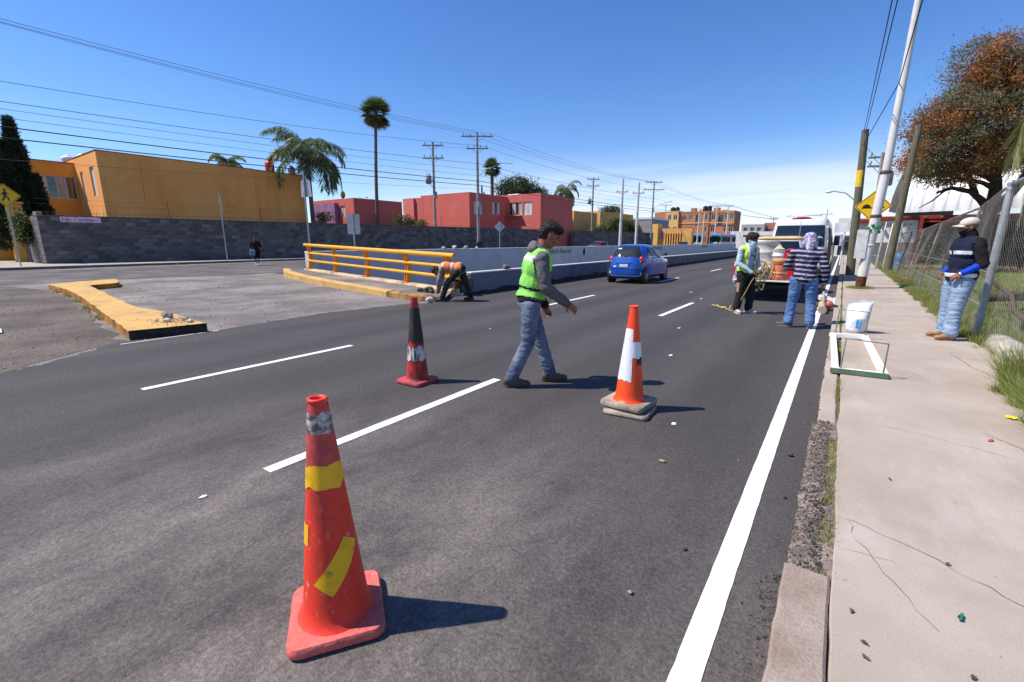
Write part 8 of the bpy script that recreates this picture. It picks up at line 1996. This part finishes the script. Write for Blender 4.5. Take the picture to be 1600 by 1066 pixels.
def hair_mesh(parent, hp, hrot, prims, m_, voxel=0.008, folds=(0.010, 30, 1, 2), name='hair', keep=None):
    pr = Prims()
    for p, r_ in prims: pr.ell(hp(*p), r_, hrot)
    me = pr.mesh(name, voxel, 1, folds=folds, mats=[m_], keep=keep); o = add_mesh(me, name, parent)
    # short tufts standing off the scalp
    rg = np.random.default_rng(4); n = len(me.vertices); co = np.empty(n * 3, np.float32); me.vertices.foreach_get('co', co); no = np.empty(n * 3, np.float32); me.vertex_normals.foreach_get('vector', no)
    co = co.reshape(-1, 3); no = no.reshape(-1, 3); k = rg.choice(n, min(n, 1400), replace=False); d = no[k] * 0.8 + rg.normal(0, 0.55, (len(k), 3)); V, F = leaf_quads(co[k] - no[k] * 0.004, d, unit(rg, len(k)), rg.uniform(0.010, 0.026, len(k)), np.full(len(k), 0.0035))
    tag(mesh_np('hair_tufts', V, F, [m_], o), kind='stuff')
    return o

# ---- 1. the man walking across in the green vest
M_hood = cloth('grey_hoodie', rgb(104, 102, 102), rgb(84, 82, 84), 5); M_hi = mat('hivis_green', rgb(150, 222, 96), 0.8, col2=rgb(122, 200, 84), scale=5, bump=0.2, bscale=40); M_blk = cloth('black_cloth', (0.014, 0.014, 0.016)); M_refl = mat('reflective_white', (0.68, 0.70, 0.72), 0.5, var=0.12, scale=20)
def vp_green(q, c):
    if 0.125 < q.z < 0.148: return 1
    if q.z > 0.405 and q.y < 0.06 and q.z < 0.46: return 2
    if q.y > 0.0 and abs(q.x) < 0.028: return 1
    return 0
J1 = dict(pelvis=(0, -0.03, 0.90), hipL=(-0.095, -0.02, 0.86), hipR=(0.095, -0.03, 0.86), knL=(-0.08, 0.10, 0.475), anL=(-0.075, 0.215, 0.105), knR=(0.085, -0.06, 0.47), anR=(0.08, -0.225, 0.115), neck=(0.01, 0.075, 1.405), head=(0.012, 0.165, 1.555), shL=(-0.185, 0.045, 1.345), shR=(0.185, 0.055, 1.345),
          elL=(-0.225, 0.06, 1.065), wrL=(-0.215, 0.17, 0.83), elR=(0.235, 0.085, 1.06), wrR=(0.205, 0.315, 0.895), _toeL=(-0.05, 1, -0.04), _toeR=(0.05, 1, -0.10), _face=(0.06, 0.86, -0.50), _up=(0, 0.5, 1), _handR=(-0.02, 0.80, -0.60), _palmR=(-1, -0.25, -0.2), _curlR=0.42, _curlL=0.55, _thumbR=-1)
p1, I = person('man in green safety vest and grey hoodie walking across the road between the cones', (-2.56, 3.955, 0.0), R(-47), J1, dict(seed=3, skin=M_skin, trousers=[M_jean, M_jeand], trouser_pick=None, top=[M_hood, M_blk], top_pick=lambda q, c: 1 if q.z < 0.035 and abs(q.x) < 0.21 else 0, top_name='hoodie', hood=True, vest=[M_hi, M_blk, M_refl], vest_pick=vp_green, shoe=mat('suede_grey', rgb(96, 82, 72), 0.85, var=0.3, scale=12), boots=True, topoff=0.016, sleeveoff=0.016, tfold=0.012, vestgap=0.03, vestz=(0.03, 0.48)), voxel=0.0075)
hair_mesh(p1, I['hp'], I['hrot'], [((0, -0.025, 0.065), (0.084, 0.096, 0.075)), ((0, 0.045, 0.098), (0.066, 0.055, 0.035)), ((0, -0.06, 0.01), (0.078, 0.06, 0.075)), ((0.0, 0.0, 0.10), (0.07, 0.08, 0.04))], M_hair, 0.007, (0.014, 34, 1, 2), keep=lambda c: True)

# ---- 2. worker bending down by the parapet in the orange vest
M_hor = mat('hivis_orange', rgb(226, 116, 70), 0.85, col2=rgb(222, 156, 104), scale=5); M_gsh = cloth('grey_shirt', rgb(150, 138, 132), rgb(116, 106, 104)); M_dkp = cloth('dark_trousers', rgb(52, 52, 60), rgb(34, 34, 40))
J2 = dict(pelvis=(0, -0.20, 0.83), hipL=(-0.10, -0.17, 0.79), hipR=(0.10, -0.20, 0.79), knL=(-0.16, 0.12, 0.46), anL=(-0.16, 0.26, 0.10), knR=(0.17, -0.30, 0.43), anR=(0.19, -0.42, 0.11), neck=(0, 0.30, 0.87), head=(0.0, 0.42, 0.76), shL=(-0.17, 0.25, 0.83), shR=(0.17, 0.25, 0.83), elL=(-0.20, 0.32, 0.55), wrL=(-0.16, 0.36, 0.30), elR=(0.20, 0.34, 0.56), wrR=(0.10, 0.38, 0.31), _toeL=(-0.1, 1, -0.02), _toeR=(0.25, 1, -0.05), _face=(0, 0.25, -0.95), _up=(0, 1, 0.25), _curlL=0.9, _curlR=0.9)
p2, I = person('worker in orange vest bending down beside the parapet end', (-8.05, 8.68, 0.0), R(121), J2, dict(seed=4, skin=M_skin2, trousers=[M_dkp], top=[M_gsh], top_name='shirt', vest=[M_hor, M_refl, M_blk], vest_pick=lambda q, c: 1 if (0.2 < q.z < 0.225 or 0.43 < q.z < 0.45) else 0, shoe=mat('work_boot', rgb(60, 58, 60), 0.8), boots=True, vestz=(-0.02, 0.5)), voxel=0.010)
hair_mesh(p2, I['hp'], I['hrot'], [((0, -0.02, 0.06), (0.084, 0.098, 0.075)), ((0, -0.06, 0.0), (0.078, 0.06, 0.08))], M_hair, 0.01)

# ---- 3. worker in the lime vest holding the rope
M_lime = mat('hivis_lime', rgb(208, 240, 60), 0.75, col2=rgb(190, 222, 60), scale=5); M_lsh = cloth('pale_blue_shirt', rgb(176, 194, 206), rgb(150, 168, 182)); M_blkp = cloth('black_trousers', rgb(46, 44, 48), rgb(30, 29, 33)); M_tan = cloth('tan_patch', rgb(170, 140, 118), rgb(140, 116, 100))
def vp_lime(q, c):
    if 0.07 < q.z < 0.115: return 1
    if abs(abs(q.x) - 0.10) < 0.018 and q.z > 0.12 and q.y > -0.02: return 1
    return 0
J3 = dict(pelvis=(0, -0.01, 0.905), hipL=(-0.095, 0, 0.865), hipR=(0.095, -0.01, 0.865), knL=(-0.115, 0.06, 0.475), anL=(-0.13, 0.02, 0.105), knR=(0.12, 0.03, 0.475), anR=(0.13, -0.03, 0.105), neck=(0, 0.02, 1.40), head=(-0.005, 0.07, 1.545), shL=(-0.185, 0.0, 1.335), shR=(0.185, 0.0, 1.335), elL=(-0.245, 0.03, 1.06), wrL=(-0.13, 0.22, 0.93), elR=(0.25, 0.03, 1.06), wrR=(0.11, 0.25, 0.885), _toeL=(-0.25, 1, -0.02), _toeR=(0.30, 1, -0.02), _face=(-0.30, 0.90, -0.30), _up=(0, 0.3, 1), _handR=(-0.75, 0.55, -0.35), _palmR=(-0.3, -0.3, -0.9), _curlR=0.95, _handL=(0.6, 0.6, -0.3), _palmL=(0.2, -0.4, -0.9), _curlL=0.9)
p3, I = person('worker in lime yellow vest with a pale cloth over his face holding the rope', (-1.61, 10.80, 0.0), R(-128), J3, dict(seed=6, skin=M_skin2, trousers=[M_blkp, M_tan], trouser_pick=lambda c: 1 if (0.46 < c.z < 0.66 and c.x > 0.10 and c.y < 0.06) else 0, loose=0.024, tfold=0.014, top=[M_lsh, M_blk], top_name='shirt', top_pick=lambda q, c: 1 if (q.y > 0.06 and 0.30 < q.z < 0.345 and abs(q.x + 0.02) < 0.07 and mnoise.noise(Vector((q.x * 60, q.z * 40, 0))) > -0.1) else 0, vest=[M_lime, M_refl], vest_pick=vp_lime, vestgap=0.075, shoe=mat('white_trainer', rgb(186, 180, 172), 0.7, var=0.2, scale=12), sole=mat('white_sole', (0.6, 0.58, 0.55), 0.8)), voxel=0.009)
hair_mesh(p3, I['hp'], I['hrot'], [((0, -0.025, 0.062), (0.088, 0.102, 0.078)), ((0, -0.065, 0.0), (0.08, 0.06, 0.085)), ((0, 0.04, 0.095), (0.07, 0.055, 0.035))], M_hair, 0.009, (0.018, 28, 1, 4))
M_mask = cloth('pale_cloth', rgb(190, 212, 224), rgb(160, 186, 202))
pr = Prims(); hp = I['hp']; pr.ell(hp(0, 0.035, -0.055), (0.078, 0.082, 0.062), I['hrot']); pr.chain([hp(0, 0.05, -0.09), hp(0.0, 0.05, -0.17), hp(0.01, 0.06, -0.27)], [0.075, 0.065, 0.018]); pr.cap(hp(-0.06, 0.0, -0.03), hp(0.06, 0.0, -0.03), 0.03); pr.ell(hp(0, -0.01, -0.12), (0.085, 0.08, 0.05), I['hrot'])
add_mesh(pr.mesh('face_cloth', 0.009, 3, folds=(0.012, 16, 0.8, 2), mats=[M_mask]), 'face_cloth', p3)
rp = thing('held_rope', 'thin yellow rope from the worker hand curling on the road', 'rope', (-1.84, 10.9, 0))
MB().tube([(-1.415, 10.55, 0.78), (-1.46, 10.56, 0.70), (-1.52, 10.58, 0.55), (-1.60, 10.62, 0.36), (-1.70, 10.70, 0.16), (-1.79, 10.80, 0.04), (-1.84, 10.88, 0.016), (-1.90, 10.97, 0.02), (-1.88, 11.05, 0.12), (-1.92, 11.06, 0.02), (-2.02, 11.15, 0.02), (-2.08, 11.22, 0.05), (-2.10, 11.32, 0.02), (-2.18, 11.36, 0.02), (-2.24, 11.50, 0.05), (-2.34, 11.55, 0.02), (-2.42, 11.72, 0.02)], 0.0085, 7).build('rope_strand', M_rope, rp, True)
MB().tube([(-1.95, 11.02, 0.015), (-2.0, 11.1, 0.06), (-2.1, 11.18, 0.015), (-2.05, 11.3, 0.04), (-2.16, 11.42, 0.015), (-2.3, 11.48, 0.03), (-2.36, 11.66, 0.015)], 0.0085, 6).build('rope_coil', M_rope, rp, True)

# ---- 4. worker in the striped jersey, back to us
M_st1 = cloth('navy_knit', rgb(40, 40, 78), rgb(30, 30, 60)); M_st2 = cloth('grey_knit', rgb(176, 172, 182), rgb(150, 146, 158)); M_jean2 = cloth('denim_blue', rgb(104, 132, 172), rgb(60, 92, 142), 4)
J4 = dict(pelvis=(0, -0.02, 0.885), hipL=(-0.10, -0.01, 0.845), hipR=(0.10, -0.01, 0.845), knL=(-0.135, 0.03, 0.465), anL=(-0.16, -0.02, 0.105), knR=(0.145, 0.01, 0.465), anR=(0.165, -0.05, 0.105), neck=(0.0, 0.05, 1.375), head=(0.005, 0.115, 1.52), shL=(-0.195, 0.03, 1.315), shR=(0.195, 0.03, 1.315), elL=(-0.285, 0.13, 1.06), wrL=(-0.20, 0.34, 1.03), elR=(0.285, -0.01, 1.05), wrR=(0.29, 0.09, 0.80), _toeL=(-0.95, 0.35, -0.02), _toeR=(0.12, 1, -0.02), _face=(-0.15, 0.9, -0.3), _up=(0, 0.3, 1), _curlL=0.8, _curlR=0.7)
p4, I = person('man in navy and grey striped jersey seen from behind at the pickup', (-0.49, 9.49, 0.0), R(4), J4, dict(seed=8, skin=M_skin2, bulk=1.08, trousers=[M_jean2, M_jean], trouser_pick=lambda c: 1 if (c.y < 0.0 and mnoise.noise(c * 3.0 + Vector((2, 0, 0))) > 0.18) else 0, loose=0.022, tfold=0.014, top=[M_st1, M_st2], top_name='striped_jersey', topoff=0.022, sleeveoff=0.016, top_pick=lambda q, c: 1 if (((c.z + 0.01 * math.sin(c.x * 9)) / 0.078) % 1.0 < 0.36) else 0, shoe=mat('grey_trainer', rgb(88, 84, 82), 0.8, var=0.3, scale=14), sole=mat('grey_sole', (0.2, 0.19, 0.18), 0.85)), voxel=0.009)
M_scarf = cloth('lilac_scarf', rgb(150, 132, 190), rgb(206, 198, 220), 26, lo=0.45, hi=0.56) if False else mat('lilac_scarf', rgb(128, 116, 158), 0.9, col2=rgb(196, 190, 204), scale=28, lo=0.46, hi=0.56, bump=0.3)
pr = Prims(); hp = I['hp']; pr.ell(hp(0, -0.02, 0.045), (0.094, 0.112, 0.09), I['hrot']); pr.ell(hp(0, -0.06, -0.04), (0.09, 0.075, 0.085), I['hrot']); pr.chain([hp(-0.07, -0.05, -0.06), hp(0.0, -0.10, -0.10), hp(0.07, -0.05, -0.06)], [0.045] * 3); pr.cap(hp(0, -0.07, -0.08), hp(0, -0.09, -0.19), 0.075, 0.05); pr.cap(hp(0.07, -0.04, -0.02), hp(0.10, -0.06, -0.14), 0.035, 0.015); pr.chain([hp(0.08, -0.03, 0.03), hp(0.13, -0.05, 0.055), hp(0.17, -0.06, 0.03)], [0.02, 0.014, 0.008])
add_mesh(pr.mesh('head_scarf', 0.009, 2, folds=(0.014, 16, 1.0, 7), mats=[M_scarf]), 'head_scarf', p4)

# ---- 5. man leaning on the fence
M_navy = cloth('navy_vest', rgb(30, 36, 58), rgb(22, 26, 44)); M_blue = cloth('blue_sleeve', rgb(24, 74, 206), rgb(18, 58, 170)); M_jean3 = cloth('denim_light', rgb(150, 168, 190), rgb(112, 134, 160), 5)
def vp_navy(q, c):
    if 0.0 < q.z < 0.05 and q.y > -0.06: return 1
    if 0.315 < q.z < 0.362 and q.y > -0.02 and not abs(q.x - 0.0) < 0.02: return 1
    return 0
J5 = dict(pelvis=(0, -0.03, 0.91), hipL=(-0.10, -0.02, 0.87), hipR=(0.10, -0.02, 0.87), knL=(-0.115, 0.03, 0.49), anL=(-0.12, 0.03, 0.105), knR=(0.12, -0.01, 0.49), anR=(0.13, -0.03, 0.105), neck=(0, -0.035, 1.445), head=(0.0, 0.005, 1.60), shL=(-0.20, -0.045, 1.38), shR=(0.20, -0.045, 1.38), elL=(-0.27, -0.09, 1.10), wrL=(-0.19, 0.09, 0.96), elR=(0.27, -0.10, 1.10), wrR=(0.19, 0.08, 0.95), _toeL=(-0.15, 1, -0.02), _toeR=(0.2, 1, -0.02), _face=(0.1, 1, -0.12), _up=(0, 0.12, 1), _handL=(0.3, 0.75, -0.5), _handR=(-0.35, 0.75, -0.5), _palmL=(0.4, -0.5, -0.6), _palmR=(-0.4, -0.5, -0.6), _curlL=0.7, _curlR=0.7)
p5, I = person('man in navy vest, grey cap and light jeans standing against the fence', (1.40, 9.10, 0.1), R(112), J5, dict(seed=12, skin=M_skin2, bulk=1.14, trousers=[M_jean3], loose=0.028, flare=0.02, tfold=0.015, top=[M_blk], top_name='black_shirt', sleeve=0.0, sleeveoff=0.022, topoff=0.012, vest=[M_navy, M_refl], vest_pick=vp_navy, vestz=(-0.06, 0.56), vestsh=0.8, shoe=mat('tan_boot', rgb(176, 128, 84), 0.75, col2=rgb(140, 100, 70), scale=8), boots=True, sole=mat('tan_sole', rgb(150, 112, 76), 0.8)), voxel=0.009)
gg = I['g']
for s in 'LR':
    pr = Prims(); pr.cap(gg['sh' + s].lerp(gg['el' + s], 0.62), gg['el' + s], 0.053, 0.052); pr.cap(gg['el' + s], gg['el' + s].lerp(gg['wr' + s], 0.94), 0.052, 0.038)
    add_mesh(pr.mesh('arm_sleeve', 0.01, 3, folds=(0.006, 18, 1, 2), mats=[M_blue]), 'arm_sleeve', p5)
pr = Prims(); hp = I['hp']; pr.ell(hp(0, 0.005, -0.055), (0.080, 0.092, 0.075), I['hrot']); pr.cap(hp(0, -0.02, -0.10), hp(0, -0.03, -0.20), 0.085, 0.10)
add_mesh(pr.mesh('neck_gaiter', 0.01, 3, folds=(0.008, 16, 1, 3), mats=[M_blk]), 'neck_gaiter', p5)
M_cap = cloth('cap_grey', rgb(206, 196, 188), rgb(176, 164, 156))
pr = Prims(); pr.ell(hp(0, -0.015, 0.06), (0.092, 0.108, 0.075), I['hrot'])
cp_ = add_mesh(pr.mesh('cap', 0.008, 2, folds=(0.003, 20, 1, 1), mats=[M_cap], keep=lambda c: (I['hrot'].transposed() @ (c - I['hd'])).z > 0.035), 'cap', p5)
mb = MB()
def brim(u, v):
    a = R(-62 + 124 * u); r_ = 0.085 + 0.085 * v; q = hp(0.092 * math.sin(a) * (1 + 0.15 * v), 0.035 + (0.062 + 0.085 * v) * math.cos(a), 0.050 - 0.012 * v - 0.03 * abs(math.sin(a)) ** 2)
    return tuple(q)
mb.grid(brim, 16, 6); bo = mb.build('brim', M_cap, cp_, fix=False); md = bo.modifiers.new('t', 'SOLIDIFY'); md.thickness = 0.004
MB().cyl(tuple(gg['wrL'] - (gg['wrL'] - gg['elL']).normalized() * 0.012), tuple(gg['wrL'] + (gg['wrL'] - gg['elL']).normalized() * 0.012), 0.036, n=16).build('wrist_watch', M_steel, p5)

# ---- 6. pedestrian on the far street
J6 = dict(pelvis=(0, 0, 0.92), hipL=(-0.10, 0, 0.88), hipR=(0.10, 0, 0.88), knL=(-0.09, 0.16, 0.52), anL=(-0.06, 0.20, 0.12), knR=(0.09, 0.02, 0.49), anR=(0.07, -0.25, 0.16), neck=(0, 0.02, 1.43), head=(0, 0.05, 1.58), shL=(-0.19, 0, 1.36), shR=(0.19, 0, 1.36), elL=(-0.26, -0.03, 1.09), wrL=(-0.28, 0.10, 0.86), elR=(0.27, 0.03, 1.09), wrR=(0.30, 0.06, 0.83), _toeL=(0, 1, -0.02), _toeR=(0, 1, -0.5), _face=(0, 1, -0.1), _up=(0, 0.1, 1))
p6, I = person('pedestrian in black shirt and dark shorts walking by the block wall', (-30.75, 14.75, 0.0), R(-118), J6, dict(seed=15, skin=M_skin, bulk=1.12, trousers=[cloth('dark_red_shorts', rgb(52, 26, 30), rgb(36, 20, 24))], leglen=0.0, loose=0.03, top=[M_blk], top_name='black_shirt', sleeve=0.0, sleeveoff=0.02, shoe=mat('white_trainer2', (0.7, 0.7, 0.7), 0.7)), voxel=0.016)
p6.scale = (1.08, 1.08, 1.08)
hair_mesh(p6, I['hp'], I['hrot'], [((0, -0.03, 0.05), (0.09, 0.10, 0.085)), ((0, -0.07, -0.04), (0.08, 0.06, 0.10))], M_hair, 0.014)
hb = thing('shoulder_bag', 'pale blue bag hanging at the side of the far pedestrian', 'bag', (-30.62, 14.45, 0.62))
MB().cbox((-0.08, -0.16, 0.0), (0.08, 0.16, 0.40), 0.05).build('bag_body', cloth('bag_blue', rgb(126, 148, 170), rgb(96, 116, 140)), hb); MB().tube([(0, -0.1, 0.40), (-0.02, -0.05, 0.68), (-0.02, 0.05, 0.68), (0, 0.1, 0.40)], 0.012, 6).build('strap', M_blk, hb)
